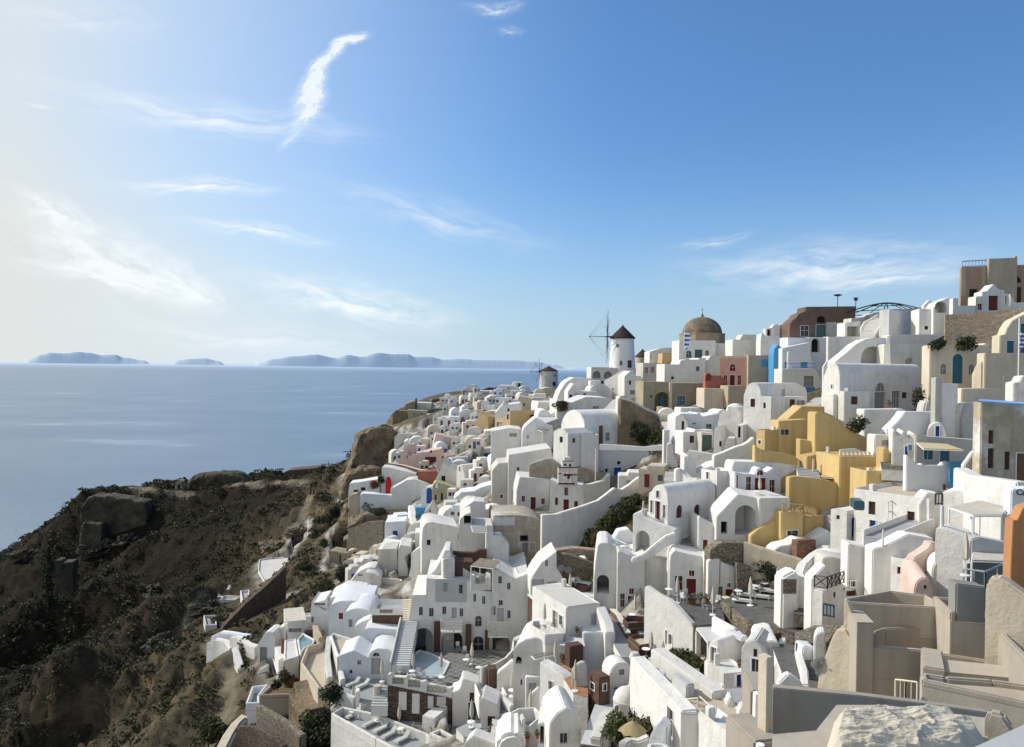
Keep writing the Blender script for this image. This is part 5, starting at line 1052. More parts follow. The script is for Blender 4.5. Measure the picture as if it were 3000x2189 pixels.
Q('white_wall','narrow bright white gatepost walls in the lane below the olive house','wall',[(105,1640),(110,1430),(160,1400),(205,1430),(245,1500),(250,1640)],1660,r=-12,D=118,t=2,ops='F wh 175 1480 205 1600')
Q('white_house','bright white stepped house left of the arched gable house','house',[(572,1500),(600,1390),(680,1365),(682,1318),(780,1330),(832,1390)],1560,r=-30,D=112,t=5)
zoom(1850,1250,.2663)
Q('white_house','low white house with crenels and a brown doorway in the lane','house',[(570,60),(690,60),(700,30),(740,40),(770,70)],240,r=5,D=113,t=5,ops='F wh 640 100 690 180')
Q('white_house','grey building with two tall dark green doors in the lane','house',[(770,65),(910,75)],280,r=5,D=111,t=5,m='oldwhite',ops='F de 775 90 885 290')
Q('white_house','narrow sunlit white gable with dark window behind the lane steps','house',[(905,180),(915,20),(945,0),(975,30),(990,120),(995,290)],300,r=-25,D=108,t=6,ops='F wk 965 160 990 220')
Q('white_house','white pillar house with narrow dark window under the arched gable house','house',[(1145,130),(1150,-20),(1230,-15),(1235,135)],230,r=-30,D=104,t=4,ops='F wk 1172 0 1200 122')
Q('white_wall','white stepped wall block above the curved grey wall','wall',[(1000,290),(1040,170),(1060,125),(1140,130),(1145,220)],300,r=-20,D=101,t=3)
Q('white_wall','curved grey-white wall rising up to the yellow house','wall',[(910,320),(1000,290),(1150,225),(1240,200),(1290,170),(1350,115),(1365,340)],460,r=3,D=92,t=1)
Q('white_wall','sunlit white wall descending from the lane','wall',[(580,330),(625,260),(760,280),(910,305),(915,420)],480,r=-25,D=100,t=1)
Q('white_house','white house with sunken grey corner beside the lane stairs','house',[(580,330),(620,320),(700,380),(720,520),(870,430),(950,410)],640,r=-6,D=93,t=4)
ST('long dark stone stairway running down between white walls right of the blue door',500,470,480,280,2.4,16,101,118,m='stone',side=-1)
Q('white_wall','white wall end with rounded top beside the dark stairway','wall',[(390,250),(395,195),(430,180),(460,200),(470,330),(510,400)],500,r=-10,D=103,t=1.6)
Q('white_wall','white pillar rising above the dark stairway','pillar',[(358,40),(420,35)],260,r=0,D=107,t=1.2)
ST('small white flight of steps beside the round arch niche',430,600,440,500,1.6,7,91,95)
W('white_arch_wall','low white oven-like arch next to the small steps','wall',[(475,470,580,91),(520,455,580,91),(560,480,590,91),(640,560,600,90),(740,570,620,89)],t=1)
B('white_house','white block with red window and flat roof behind the barrel vault','house',760,945,1140,485,700,D=85,r=26,ops='L wr 822 500 853 608')
Q('white_house','white curved facade with three tall dark red doors and arched window above','house',[(1140,500),(1220,520),(1360,530),(1375,470),(1410,450),(1450,470),(1465,520),(1560,450),(1620,560),(1645,575)],800,r=6,D=82,t=1.5,m='bluewhite',ops='F wra 1380 478 1452 536;F wr 1260 552 1315 710;F dr 1355 565 1478 775;F wr 1518 585 1576 752;F wr 1152 530 1172 670')
Q('white_house','bright wide white roof behind the three red doors','house',[(1110,440),(1130,385),(1350,390),(1620,400),(1830,430),(1835,470),(1650,570)],620,r=6,D=84.5,t=4,m='white')
B('white_house','cream-grey block with sunlit terrace under the three red doors','house',1400,1405,1745,790,1100,D=76,r=10,l=5,m='white',par=0)
Q('white_house','white house front with big swooping arch and dark doorway beneath the terrace','house',[(935,990),(1050,870),(1165,745),(1200,750),(1405,790)],1210,r=-6,D=77,t=5,ops='F Na 1140 865 1370 1195 2.6;F O 985 1045 1055 1180 1')
B('door','tall dark glazed door under the big swooping arch','door',1305,1312,1372,950,1145,D=79,r=0,m='greenpaint',l=.3,par=0,bev=.02)
umb(1410,775,'cream closed umbrella before the three red doors',D=78.5,s=1.05);table(1380,775,'white table before the three red doors',D=78.2)
Q('barrel_house','white barrel-vault house with red doors in its sunlit gable and arched brown side windows','house',[(185,800),(190,720)]+arc(200,405,640,800)[2:-1]+[(405,830)],1100,r=-52,D=82,xr=925,t=12,ops='F wr 272 706 306 782;F wr 208 812 235 945;F dr 262 820 316 1050;F wr 345 862 373 1002;R wha 495 862 562 1004;R wha 690 856 755 992')
Q('white_house','white wall with red door and sloping parapet right of the barrel vault','house',[(740,1000),(745,985),(860,1060),(980,1110),(1020,1140),(1022,1250)],1390,r=2,D=78.5,t=4,ops='F dr 785 1245 838 1352')
Q('white_wall','white balcony wall with big arch under the barrel house terrace','wall',[(15,960),(60,950),(100,975),(250,1050),(480,1140)],1390,r=-30,D=81,t=2.5,keep=True,ops='F Na 45 1145 200 1400 2')
W('white_wall','white stair parapet sweeping diagonally under the barrel house','wall',[(0,1440,1500,78),(120,1400,1480,78),(240,1300,1420,78.1),(370,1200,1320,78.2),(480,1160,1280,78.3)],t=.5,keep=True)
for k,(x,y,yt)in enumerate([(130,960,820),(160,985,900)]):pole(x,y,yt,['rope-wrapped post on the barrel house terrace','short post on the barrel house terrace'][k],D=81,r=.12,m='oldwhite',name='post',cat='post')
table(150,975,'small white table on the barrel house terrace',D=81,s=1.2)
zoom(2000,1560,.2717)
zt=gp(850,820,66).z
S('slate_terrace','dark slate restaurant terrace with white loungers and umbrellas','terrace',[(420,720),(1040,600),(1330,900),(1350,1060),(1200,1080),(700,940)],z=zt,drop=3,par=0,floor='slate',m='stone')
Q('dark_stone_wall','high dark stone retaining wall behind the slate terrace','wall',[(300,200),(420,110),(660,120),(980,215),(1250,300)],560,r=10,D=73,t=1.5,m='stone')
W('coping','cream coping wall along the top of the dark stone wall','wall',[(660,95,125,73.5),(820,150,170,73),(1000,205,235,72),(1290,290,320,71)],m='cream',t=.6)
S('dark_steps','dark stone ledges under the big swooping arch','terrace',[(300,215),(480,90),(660,150),(640,260),(400,300)],D=76,drop=3,par=.1,floor='slate',m='stone')
S('plunge_pool','small white edged pool with teal water under the big arch','pool',[(470,105),(560,95),(665,145),(650,160)],D=77,drop=1,par=.1,floor='water')
for k,(x,y)in enumerate([(600,705),(780,650),(880,620)]):table(x,y,'round white table %s on the slate terrace'%['nearest the white wall','between the umbrellas','near the back umbrella'][k],z=zt,s=1.6)
for k,(x,y,a)in enumerate([(640,760,70),(690,700,70),(830,715,70),(850,640,70),(930,660,70),(965,600,70)]):o=lounger(x,y,a,'white cushioned seat in the row across the slate terrace',z=zt,s=.95);o['group']='white seats in a row on the slate terrace'
umb(728,790,'closed umbrella at the front of the slate terrace',z=zt,s=1.15);umb(1020,665,'closed umbrella at the back of the slate terrace',z=zt,s=1.2)
W('stone_wall','rough stone parapet with pale coping left of the slate terrace','wall',[(445,700,830),(560,750,890),(740,870,980)],m='stone',t=.5,cap='cream')
W('stone_wall','lower rough stone wall curving below the slate terrace','wall',[(575,870,1000),(700,930,1060),(850,1000,1090),(1080,1080,1160),(1260,1090,1150)],m='stone',t=.5,cap='oldwhite')
B('stone_block','stone counter with pale top on the slate terrace','counter',735,800,895,800,920,r=25,m='stone',roof='cream',par=.0)
B('red_stand','dark red cupboard beside the white sculpted wall','cupboard',980,1010,1065,795,915,r=25,m='terracotta',roof='palefloor',par=0)
Q('stone_bench','grey stone bench and plants at the foot of the dark stone wall','bench',[(590,330),(740,370),(750,440)],460,r=12,D=72,t=.6,m='stone')
for k,(x,y,r)in enumerate([(960,520,1.1),(880,470,1.2),(780,420,1.0),(430,900,1.0),(520,920,.9)]):bush(x,y,r,['tall shrub by the back umbrella','leafless shrub against the dark stone wall','low shrub on the stone bench','green bush beside the rough stone parapet','small bush below the rough stone parapet'][k],m='leaf_dark' if k!=1 else 'scrub',h=r*1.3)
Q('sculpted_wall','thick sculpted white wall with inset dark stone panel','wall',[(1068,560),(1072,490),(1130,450),(1215,410),(1245,440),(1262,520)],1030,r=4,D=61,t=1.6,ops='F P:stone 1082 505 1225 660',bev=.3)
W('white_wall','tall curving white parapet winding up to the blue gate','wall',[(1265,480,1020,61.5),(1250,430,700,64),(1290,330,520,67),(1400,230,420,70),(1560,135,260,74),(1620,150,240,75)],t=.8)
ST('dark stairway winding up behind the sculpted white wall',1345,900,1350,480,2.0,18,60,68,m='slate',riser='stone')
ST('upper part of the dark stairway leading to the blue gate',1350,480,1580,190,2.2,16,68,76,m='slate',riser='stone')
W('white_wall','white parapet right of the dark stairway','wall',[(1400,500,800,62),(1440,430,700,63.5),(1530,350,500,66)],t=.4)
Q('white_house','white stair house with diagonal iron railing and small windows','house',[(1395,520),(1400,490),(1535,350),(1600,400),(1730,560),(1880,640),(1980,650)],960,r=10,D=59,t=5,m='white',ops='F wk 1625 645 1650 705;F wh 1765 630 1880 690;F w 1812 525 1870 590;F w 1728 590 1748 622')
B('white_house','white box in front of the stair house with sunlit face','house',1405,1515,1560,640,900,D=58,r=40,par=0)
rail('black iron scrolled railing on the stair house balcony',[(1420,590,58.5),(1560,610,57.5),(1740,545,60)],m='iron',cross=True,r=.03)
rail('dark blue picket gate beside the stair house',[(1515,900,57),(1630,920,57)],m='tealpaint',step=.25,r=.05)
Q('white_house','big white wall house behind the grey satellite dish','house',[(1505,360),(1510,280),(1600,260),(1720,290),(1890,340),(2110,400),(2250,440)],720,r=-8,D=63,t=3,m='oldwhite')
Q('white_wall','bright long white parapet behind the grey dish','wall',[(1890,350),(1895,235),(2060,290),(2200,330),(2400,380)],520,r=-42,D=64,t=1.5)
dish(1835,290,'large grey dish on the long white wall',D=62.5,s=1.0)
Q('white_house','white rounded mounds at the top of the curving stairway','wall',[(1500,290),(1560,240),(1600,215),(1700,225),(1760,240)],330,r=-6,D=66,t=2)
Q('blue_gate','bright blue metal gate at the top of the curving stairway','gate',[(1662,130),(1790,150)],225,r=-3,D=73,t=.1,m='brightblue',bev=.01)
rail('blue railing above the bright blue gate',[(1660,130,73),(1800,150,73)],m='bluepaint',step=.5,r=.05)
B('white_house','small white pergola house with brown steps in front of the yellow box','house',1165,1240,1440,95,250,D=72,r=20,m='brickstone',roof='white')
Q('white_wall','low white wall with rounded arch in front of the yellow box house','wall',[(980,200),(1040,150),(1160,130),(1240,70),(1400,100)],260,r=4,D=73,t=2)
Q('blue_roof','pale blue-grey tent shaped roof beside the small blue door house','house',[(1320,110),(1450,40),(1560,-25),(1640,30),(1690,100)],190,r=4,D=75,t=3,m='bluewhite')
zoom(2400,1130,.2663)
B('white_house','small white cube house with blue door and tiny window','house',118,308,520,1390,1670,D=70,r=32,ops='F db 352 1450 418 1660;L wk 188 1425 225 1470',par=.05,roof='white')
B('white_house','long white house with brown flat roof, red-framed windows and blue door','house',370,375,1215,1120,1660,D=70,r=-52,l=8,roof='sandfloor',par=.5,ops='F wh 540 1275 618 1420;F wh 965 1385 1050 1500;F db 552 1480 622 1640;F wh 662 1510 735 1620')
B('solar_tank','blue-grey box tank on the roof corner beside the yellow wall','tank',350,385,502,1270,1370,D=66,r=-14,l=2,m='solar',roof='solar',par=0,keep=True)
pole(752,1640,1290,'thin white antenna mast standing before the brown flat roof house',D=66,r=.07)
root_p=gp(800,1400,66);root=empty('antenna',root_p,'spindly white antenna arms on the mast before the brown roof house','antenna')
for k,(x0,y0,x1,y1)in enumerate([(755,1290,800,1268),(800,1268,850,1312),(760,1385,800,1388),(800,1388,845,1430),(812,1510,850,1480),(805,1270,806,1600)]):b=bmesh.new();addcyl(b,gp(x0,y0,66),gp(x1,y1,66),.04,n=4);finish('arm',b,'metal',root,root_p)
Q('white_wall','white pier wall at the right end of the brown flat roof','wall',[(1100,1300),(1180,1180),(1215,1178),(1350,1200),(1352,1330)],1420,r=-12,D=65,t=2)
rail('dark pointed iron fence beside the white pier wall',[(1280,1310,64),(1350,1310,63)],m='iron',step=.35,r=.05)
ST('long diagonal stairway with white parapets below the brown roof house',640,1680,1300,1420,2.0,30,60,68,m='greyfloor',side=2,riser='greyfloor')
Q('white_house','shaded white house with curved wall and arched hood right of the iron fence','house',[(1345,1330),(1350,1170),(1520,1145),(1780,1190),(1880,1290),(2020,1300)],1500,r=-44,D=63,t=4,ops='F Na 1580 1245 1670 1330 .4;F wh 1350 1085 1390 1150')
Q('cafe_wall','white wall with large dark lettering at the right frame edge','wall',[(2110,1180),(2120,1140),(2420,1130)],1380,r=-14,D=52,t=2,m='bluewhite')
def sign(text,x,y,hpx,D,r,label,m='iron'):
 p=gp(x,y,D);cu=bpy.data.curves.new('t','FONT');cu.body=text;cu.size=hpx*ZS*D/FL*1.4;cu.extrude=.02;cu.offset=.012;o=bpy.data.objects.new('t',cu);COL.objects.link(o)
 dg=bpy.context.evaluated_depsgraph_get();me=bpy.data.meshes.new_from_object(o.evaluated_get(dg));bpy.data.objects.remove(o)
 me.materials.clear();me.materials.append(MATS[m]);q=bpy.data.objects.new('lettering',me);COL.objects.link(q);q.location=p;q.rotation_euler=(R_(90),0,R_(r));tag(q,label,'sign');return q
sign('Ca',2165,1200,62,51.6,-14,'dark letters Ca on the white wall at the right edge')
pergola('large cream shade sail on poles over a terrace',[(1430,1330),(1770,1260),(2080,1340),(2010,1420),(1700,1420)],3.0,D=54,m='canvas',cat='canopy')
for x,y0,y1,l in((1350,1560,1320,'thick white post with furled cloth left of the shade sail'),(1680,1640,1420,'white corner post under the middle of the shade sail'),(2080,1620,1410,'grey post under the right end of the shade sail')):pole(x,y0,y1,l,D=52,r=.14)
zoom(2388,1500,.2717)
Q('white_house','white terrace front with grey triangular recess below the shade sail','house',[(1290,300),(1300,170),(1390,165),(1680,285),(1700,400)],620,r=-46,D=52,t=3)
Q('terrace_house','shaded grey terrace base under the shade sail','house',[(1680,300),(1760,270),(2130,350)],480,r=-6,D=48,t=3,m='palegrey')
umb(1100+520,690,'clear plastic wrapped umbrella before the green pergola',D=44,s=1.4)
pergola('pale green-white awning roof over the glazed terrace',[(1690,515),(2110,530),(2125,420),(1710,395)],3.0,D=46,m='canvas',cat='canopy')
rail('thin white metal railing on the glazed terrace',[(1600,780,45),(1830,820,43),(2090,700,45)],m='metal',step=1.2,r=.04)
Q('glass_screen','grey-green glass wind screen under the pale awning','screen',[(1640,560),(1880,520),(2110,530)],720,r=-4,D=47,t=.08,m='glassgreen',bev=.01)
Q('grey_wall','plain grey parapet wall right of the pink rounded house','wall',[(1520,770),(1830,810),(1842,930)],950,r=-8,D=42,t=3,m='ashgrey')
Q('orange_wall','tall bright orange building side at the right frame edge','building',[(2110,600),(2135,90),(2180,90),(2240,-40),(2420,-100)],860,r=-10,D=42,t=6,m='orange',bev=.03)
Q('cream_wall','big curved cream wall with blotches below the orange building','wall',[(1835,860),(1850,760),(1900,705),(1960,700),(2080,760),(2260,890),(2500,1050)],1400,r=-42,D=39,t=1.0,m='cream',bev=.3)
B('white_house','bright white cube house with one brown window behind the pink rounded house','house',800,808,1062,470,850,D=56,r=-48,l=6,ops='F wh 882 595 945 672')
Q('rose_house','pale pink curved house with red window and chimney','house',[(1065,500),(1160,440),(1245,380),(1250,335),(1330,332),(1365,420),(1370,540)],880,r=4,D=54,t=3,m='rose',ops='F wr 1120 642 1210 698')
Q('white_house','pink-white arched bay with brown window right of the pink house','house',arc(1260,1530,505,640),800,r=-20,D=52,t=3,ops='F wh 1370 598 1420 692')
Q('rose_vault','small white domed gable with pink roof and tiny windows','house',arc(1065,1285,705,870),900,r=-20,D=50,xr=1520,ops='F wh 1172 790 1202 830',t=6,m='rose')
Q('white_wall','sunlit grey sloping wall under the long diagonal stairs','wall',[(620,400),(740,370),(1000,240),(1290,290),(1240,360),(1060,480)],560,r=-4,D=58,t=2,m='white')
Q('white_wall','white block wall left of the sloping grey wall','wall',[(355,400),(360,345),(540,380),(620,400),(720,400)],520,r=-8,D=60,t=2)
pole(730,400,190,'slim white pole in front of the diagonal stairway',D=58,r=.08)
zoom(1500,1580,.2717)
Q('white_house','tall white house with four dark red openings and battered corner','house',[(1140,150),(1150,125),(1330,200),(1440,150)],850,r=-3,D=79,t=6,ops='F wr 1168 585 1215 735;F dr 1248 612 1335 850;F wr 1368 650 1416 802;F wr 1265 530 1314 590')
Q('white_house','battered white tower wall with arched gateway left of the red-door house','house',[(885,420),(900,250),(925,65),(955,40),(1030,40),(1100,100),(1140,130)],850,r=-6,D=80.5,t=6,ops='F Na 915 385 1048 585 4')
Q('white_wall','white curved upper wall with round alcove above the battered tower','wall',[(950,45),(1080,20),(1110,-20),(1150,-90),(1260,-110),(1330,-40)],200,r=3,D=85,t=1.5,m='bluewhite')
B('pool_box','small white edged plunge pool on top of the battered tower','pool',1000,1110,1250,60,160,D=81.5,r=20,roof='water',par=.12,l=3,keep=True)
table(1200,140,'white table on the roof terrace of the battered tower',D=80,s=1.5)
Q('white_house','white house wall with small arch niche and square hatch right of the red-door house','house',[(1435,160),(1530,90),(1650,10),(1720,-10),(1765,100),(1770,300)],640,r=4,D=80,t=3,ops='F Na 1530 390 1605 500 .5;F wh 1520 450 1550 492;F N 1540 150 1670 220 .8')
Q('white_house','large white house with two red doors, red hatch and curved roof edge','house',[(1700,250),(1710,170),(1750,122),(1900,160),(2130,205),(2230,195),(2270,220)],670,r=-7,D=76,t=4,ops='F wr 1910 335 1966 398;F dr 1880 425 1984 665;F wr 1758 395 1838 550')
zoom(2000,1560,.2717)
Q('white_house','white house end with two red doors facing the slate terrace','house',[(275,320),(300,280),(405,290),(440,330),(545,370),(600,400),(660,470),(685,540)],720,r=-3,D=73,t=3,ops='F dr 383 580 430 740;F dr 460 610 540 690;F wr 480 545 518 590')
dishx=None
zoom(1500,1580,.2717)
zr=gp(1900,700,70).z
S('restaurant_terrace','restaurant terrace with dark floor in front of the red-door houses','terrace',[(1570,610),(1750,590),(2260,690),(2300,900),(1960,930),(1800,760)],z=zr,drop=4,par=0,floor='slate',m='stone')
Q('white_wall','brilliant sunlit white wall sweeping down beside the restaurant terrace','wall',[(1425,530),(1435,500),(1560,590),(1680,650),(1760,720),(1830,800),(1920,900),(1990,1010)],1180,r=-60,D=70,t=.6,ops='F dr 1655 980 1675 1130;F dra 1690 1020 1725 1150')
umb(1782,690,'closed umbrella nearest the big red door on the restaurant terrace',z=zr,s=1.15);umb(2165,820,'closed umbrella at the right of the restaurant terrace',z=zr,s=1.15)
table(1690,610,'white table at the left end of the restaurant terrace',z=zr,s=1.4);table(2180,740,'glass table under the right umbrella of the restaurant terrace',z=zr,s=1.5)
for k,(x,y,a)in enumerate([(1770,650,40),(1850,680,120),(1860,630,200),(2080,760,60),(2230,700,150)]):chair(x,y,a,'white chair %s on the restaurant terrace'%['beside the left table','under the left umbrella','close to the big red door','left of the glass table','right of the glass table'][k],z=zr)
for k,(x,y)in enumerate([(1920,690),(1960,695),(2040,690),(2100,680)]):pot(x,y,['first','second','third','fourth'][k]+' reddish potted shrub from the left under the white wall of the restaurant terrace',z=zr,s=2.2)
B('timber_bench','long timber bench on the restaurant terrace','bench',1840,1960,2010,830,870,D=69,r=-30,l=.6,m='timber',roof='timber',par=0,bev=.02)
zb=gp(1300,890,76).z
S('brown_terrace','brown walled terrace box before the tall red-door house','terrace',[(1192,865),(1250,912),(1505,885),(1430,830),(1240,820)],D=75,drop=4,par=.5,floor='palefloor',m='brownwall')
umb(1325,860,'closed umbrella on the brown box terrace',z=zb,s=1.25);table(1300,880,'white laid table on the brown box terrace',z=zb,s=1.5)
S('brown_pool_terrace','brown walled terrace with a small teal pool below the brown box','pool',[(1252,1045),(1370,1150),(1600,1110),(1650,1120),(1560,1030),(1330,1020)],D=71,drop=3,par=.3,floor='sandfloor',m='brownwall')
B('pool_edge','white edged teal plunge pool on the brown terrace','pool',1370,1440,1630,1080,1112,D=71.5,r=8,l=3,roof='water',par=.15,m='poolpale')
zc=gp(1480,1260,68).z
S('brown_lounge','lowest brown walled terrace with round table and umbrella','terrace',[(1330,1190),(1400,1330),(1500,1330),(1660,1200),(1640,1130),(1380,1160)],D=69,drop=3,par=1.0,floor='brownwall',m='brownwall')
umb(1500,1290,'closed umbrella on the lowest brown terrace',D=68,s=1.35);table(1445,1260,'round white table on the lowest brown terrace',D=68.2,s=1.8);chair(1560,1240,30,'white chair on the lowest brown terrace',D=68.5)
W('stone_wall','brown stone wall curving up beside the shrub garden with white coping','wall',[(1460,1330,1600,65),(1530,1330,1640,65),(1640,1230,1560,66),(1720,1140,1480,67),(1800,1120,1450,67.5),(1880,1130,1400,68),(1980,1180,1400,67)],m='brickstone',t=.5,cap='oldwhite')
W('garden_wall','pale coped wall running down right of the shrub garden','wall',[(1890,1110,1260,68),(1980,1180,1300,66),(2100,1330,1420,63)],m='brickstone',t=.5,cap='cream')
bush(1790,1400,1.8,'dense green shrub in the stone walled garden',D=64.5,m='leaf',h=1.4);bush(1980,1440,1.7,'second green shrub filling the right of the stone walled garden',D=63,m='leaf',h=1.2)
WILD.append((float(gp(1850,1400,65).x),65.0,5))
p=gp(1800,1110,68)
bush(1810,1020,1.6,'crimson bougainvillea against the brilliant white wall',D=69,m='leaf',fl='bougain',h=1.3,n=200)
for k,(x,y,r)in enumerate([(1850,930,.9),(1740,960,.7),(1850,1090,.6)]):
 q=gp(x,y,68.6);b=bmesh.new();leaves(b,q,r,r,160,.13);tag(finish('bougainvillea',b,'bougain',None,q,smooth=0),['crimson bougainvillea spray highest on the white wall','crimson bougainvillea spray at the left of the plant','small crimson blossom cluster near the red gate'][k],'flowers')
bush(1950,1040,.9,'dark climbing plant right of the bougainvillea',D=68.5,m='leaf_dark',h=1.8)
B('red_gate','small red gate under the bougainvillea','gate',1740,1745,1790,1080,1125,D=68.3,r=-10,l=.15,m='red',roof='red',par=0,bev=.02);B('red_door','tall red door under the bougainvillea','door',1850,1855,1890,1020,1125,D=68.2,r=-10,l=.15,m='red',roof='red',par=0,bev=.02)
pergola('flat grey awning roof right of the bougainvillea',[(1990,950),(2240,940),(2420,1030),(2110,1105)],2.4,D=64,m='greyroof')
ST('long grey public stairway descending in the middle of the village',1290,1270,960,740,1.9,26,68.5,82,m='greyfloor')
ST('top curve of the grey stairway below the arched gateway',960,740,830,570,1.9,10,82,87,m='palefloor')
W('stone_wall','brown stone wall with thick white rounded coping beside the stairway','wall',[(590,490,640,88),(700,600,680,87.5),(900,620,700,86),(1000,690,800,83.5),(1080,760,900,80),(1150,820,980,77.5),(1250,1020,1240,73)],m='brickstone',t=.5,cap='white')
B('brown_terrace','small brown fronted terrace with black chairs and chimney','terrace',575,740,830,525,600,D=87,r=22,l=4,m='brownwall',roof='slate',par=.3)
Q('white_house','white gabled wall with rounded top behind the black chairs','house',[(515,430),(600,340),(690,250),(745,220),(800,225),(860,320),(915,420)],580,r=-3,D=91,t=4,ops='F P:purewhite 712 275 735 360')
chair(660,500,0,'black chair pair in the gabled terrace',D=88.5);lounger(770,490,60,'white lounger before the gabled wall',D=88.5)
umb(625,610,'closed umbrella left of the small brown terrace',D=86,s=1.3)
Q('white_house','low white courtyard house with grey doors between hotel and gabled wall','house',[(200,450),(220,400),(320,250),(480,130),(485,300),(550,420),(560,640)],700,r=4,D=88,t=5,ops='F dp 385 455 485 640;F wp 218 430 345 640;F wga 355 222 388 288')
W('brown_wall','slanting dark brown balcony front right of the hotel','wall',[(178,600,720,84),(265,680,810,81.5)],m='brownwall',t=.3,cap='white')
B('white_house','white block house with sunlit left wall and lounger roof terrace','house',360,582,950,735,1010,D=74,r=24,l=8,ops='F P:palegrey 850 800 940 990;L we 510 820 548 930;L wg 440 770 490 960',par=.12,roof='palefloor')
for k,(x,y)in enumerate([(615,690),(720,730)]):lounger(x,y,-60,['white lounger at the rear of the lounger roof terrace','white lounger at the front of the lounger roof terrace'][k],z=gp(600,720,77).z,s=1.2)
W('white_wall','white stepped wall falling right of the lounger terrace house','wall',[(955,720,1000,75),(1040,900,1060,73),(1060,1010,1070,72)],t=1)
za=S('balcony','curved white balcony with brown inner wall left of the lounger house','terrace',[(200,930),(210,880),(300,870),(480,960),(560,1015),(360,1030)],D=73.5,drop=4,par=.9,floor='sandfloor')
umb(350,960,'closed umbrella on the curved white balcony',z=za,s=1.3);table(345,980,'round white table on the curved white balcony',z=za+.2,s=1.6)
Q('vault_roof','rounded cream vault with open slatted niche below the balcony','house',[(15,1260),(20,1190),(60,1130),(150,1080),(260,1060),(370,1100),(480,1250)],1640,r=-10,D=72,t=6,ops='F Oa 40 1265 105 1345 1')
pergola('two pale beams over the open niche of the rounded vault',[(210,1250),(430,1190),(460,1240),(250,1290)],.8,D=70.5,m='cream',slats=2,posts=False)
Q('white_wall','tall white blank wall between balcony and brown box room','wall',[(355,1030),(580,1020),(585,1100)],1340,r=4,D=72,t=2,m='oldwhite')
B('brown_room','dark brown box room with white flat top','hut',565,625,770,1160,1400,D=69,r=24,m='brownwall',roof='greyroof',par=.05)
ST('three pale steps on top of the dark brown room',650,1135,640,1050,2.4,5,70.5,74,m='greyroof')
pot(700,1010,'dark pot beside the pale steps',D=74,s=1.6)
Q('white_house','grey-white humped roof house left of the public stairway','house',[(770,1010),(1040,1000),(1110,1060),(1130,1200)],1260,r=4,D=73,t=3,m='bluewhite')
Q('barrel_house','bright white barrel vault with grey window in its rounded end','house',[(1055,1440)]+arc(1060,1315,1330,1460)[1:],1640,r=14,D=62,t=9,ops='F wg 1152 1400 1210 1462')
Q('white_wall','bright white long side wall of the grey-window barrel vault','wall',[(780,1310),(785,1220),(1050,1440)],1560,r=-48,D=68,t=2)if False else None
B('brown_hut','dark brown stone kiosk with white roof and two small windows','hut',820,942,1060,1500,1680,D=60,r=28,m='brownwall',roof='white',par=.04,ops='F wg 980 1560 1015 1630;L wg 850 1550 890 1620',)
zp=gp(600,1450,65).z
S('orange_patio','terracotta coloured patio between the white walls','terrace',[(470,1380),(560,1350),(660,1400),(820,1560),(820,1700),(660,1660),(560,1500)],z=zp,drop=2,par=0,floor='brownfloor')
umb(468,1395,'slim closed umbrella at the top of the terracotta patio',z=zp,s=1.4);umb(680,1640,'slim closed umbrella at the lower end of the terracotta patio',z=zp,s=1.3)
Q('white_wall','white rounded wall panel with stepped top on the terracotta patio','wall',[(645,1420),(670,1380),(730,1325),(780,1320),(815,1400)],1620,r=-2,D=62.5,t=.35,ops='F N 700 1500 810 1570 .15')
pot(540,1330,'large dark plant pot on the terracotta patio',z=zp,s=2.4)
Q('white_wall','broad sunlit white wall with small brown window left of the terracotta patio','wall',[(298,1320),(400,1380),(530,1460),(620,1560),(680,1650)],1800,r=-44,D=66,t=1.6,ops='F wg 395 1530 442 1620')
zoom(1650,1740,.2717)
B('white_house','white house with rounded left vault and tall grey window above the small dark door','house',1555,1680,1935,520,830,D=57,r=34,l=4,par=0,ops='L wg 1590 570 1655 740')if False else None
Q('barrel_house','small white vault house with tall window in its sunlit left end','house',[(1555,700)]+arc(1558,1682,495,620)[1:],870,r=-52,D=58,xr=1960,ops='F wg 1590 575 1655 738')
B('white_house','low white porch with open dark blue door under the small vault house','house',1700,1735,2005,855,1010,D=54,r=14,l=2.5,ops='F db 1868 868 1928 1005;F P:purewhite 1835 865 1868 1000',par=.25)
pot(1900,800,'white pot with dark plant on the porch roof',D=55.5,s=1.6)
Q('barrel_house','white house with rounded gable and glazed doors left of the winding steps','house',[(1915,900),(1920,580),(1960,530),(2010,495),(2070,500),(2130,560),(2180,670),(2200,900)],950,r=-30,D=54,t=6,ops='F wh 2050 595 2092 680;F w 2030 700 2110 860;F w 2132 810 2155 940')
W('white_wall','cracked white retaining wall left of the small vault house','wall',[(1555,700,860,58),(1660,850,980,56),(1760,980,1080,54)],t=.6)
S('roof_terrace','large pale concrete roof terrace with thin railings','roof terrace',[(1130,1050),(1400,1020),(1660,1060),(2010,1290),(2010,1470),(1720,1590),(1450,1280),(1270,1270)],D=50,drop=6,par=.08,floor='sandfloor')
B('white_house','white building end with tall purple-framed glass door and shaded face','house',1045,1268,1450,1262,1700,D=47,r=12,l=9,roof='sandfloor',par=.06,ops='L dw 1125 1235 1190 1560;F de 1460 1400 1475 1600')
rail('long thin cream railing crossing the concrete roof',[(1080,1060,56),(1280,1290,49),(1450,1280,48)],m='cream',step=1.5,r=.035)
rail('second thin cream railing along the inner roof edge',[(1460,1250,49),(1650,1430,46),(1720,1590,43)],m='cream',step=1.5,r=.035)
rail('rear pale railing in front of the shrub garden',[(1080,990,57),(1460,940,58)],m='cream',step=1.8,r=.04)
B('white_house','long white box with bright top beside the roof terrace','house',1440,1610,1765,1060,1230,D=49,r=20,l=8,par=0)
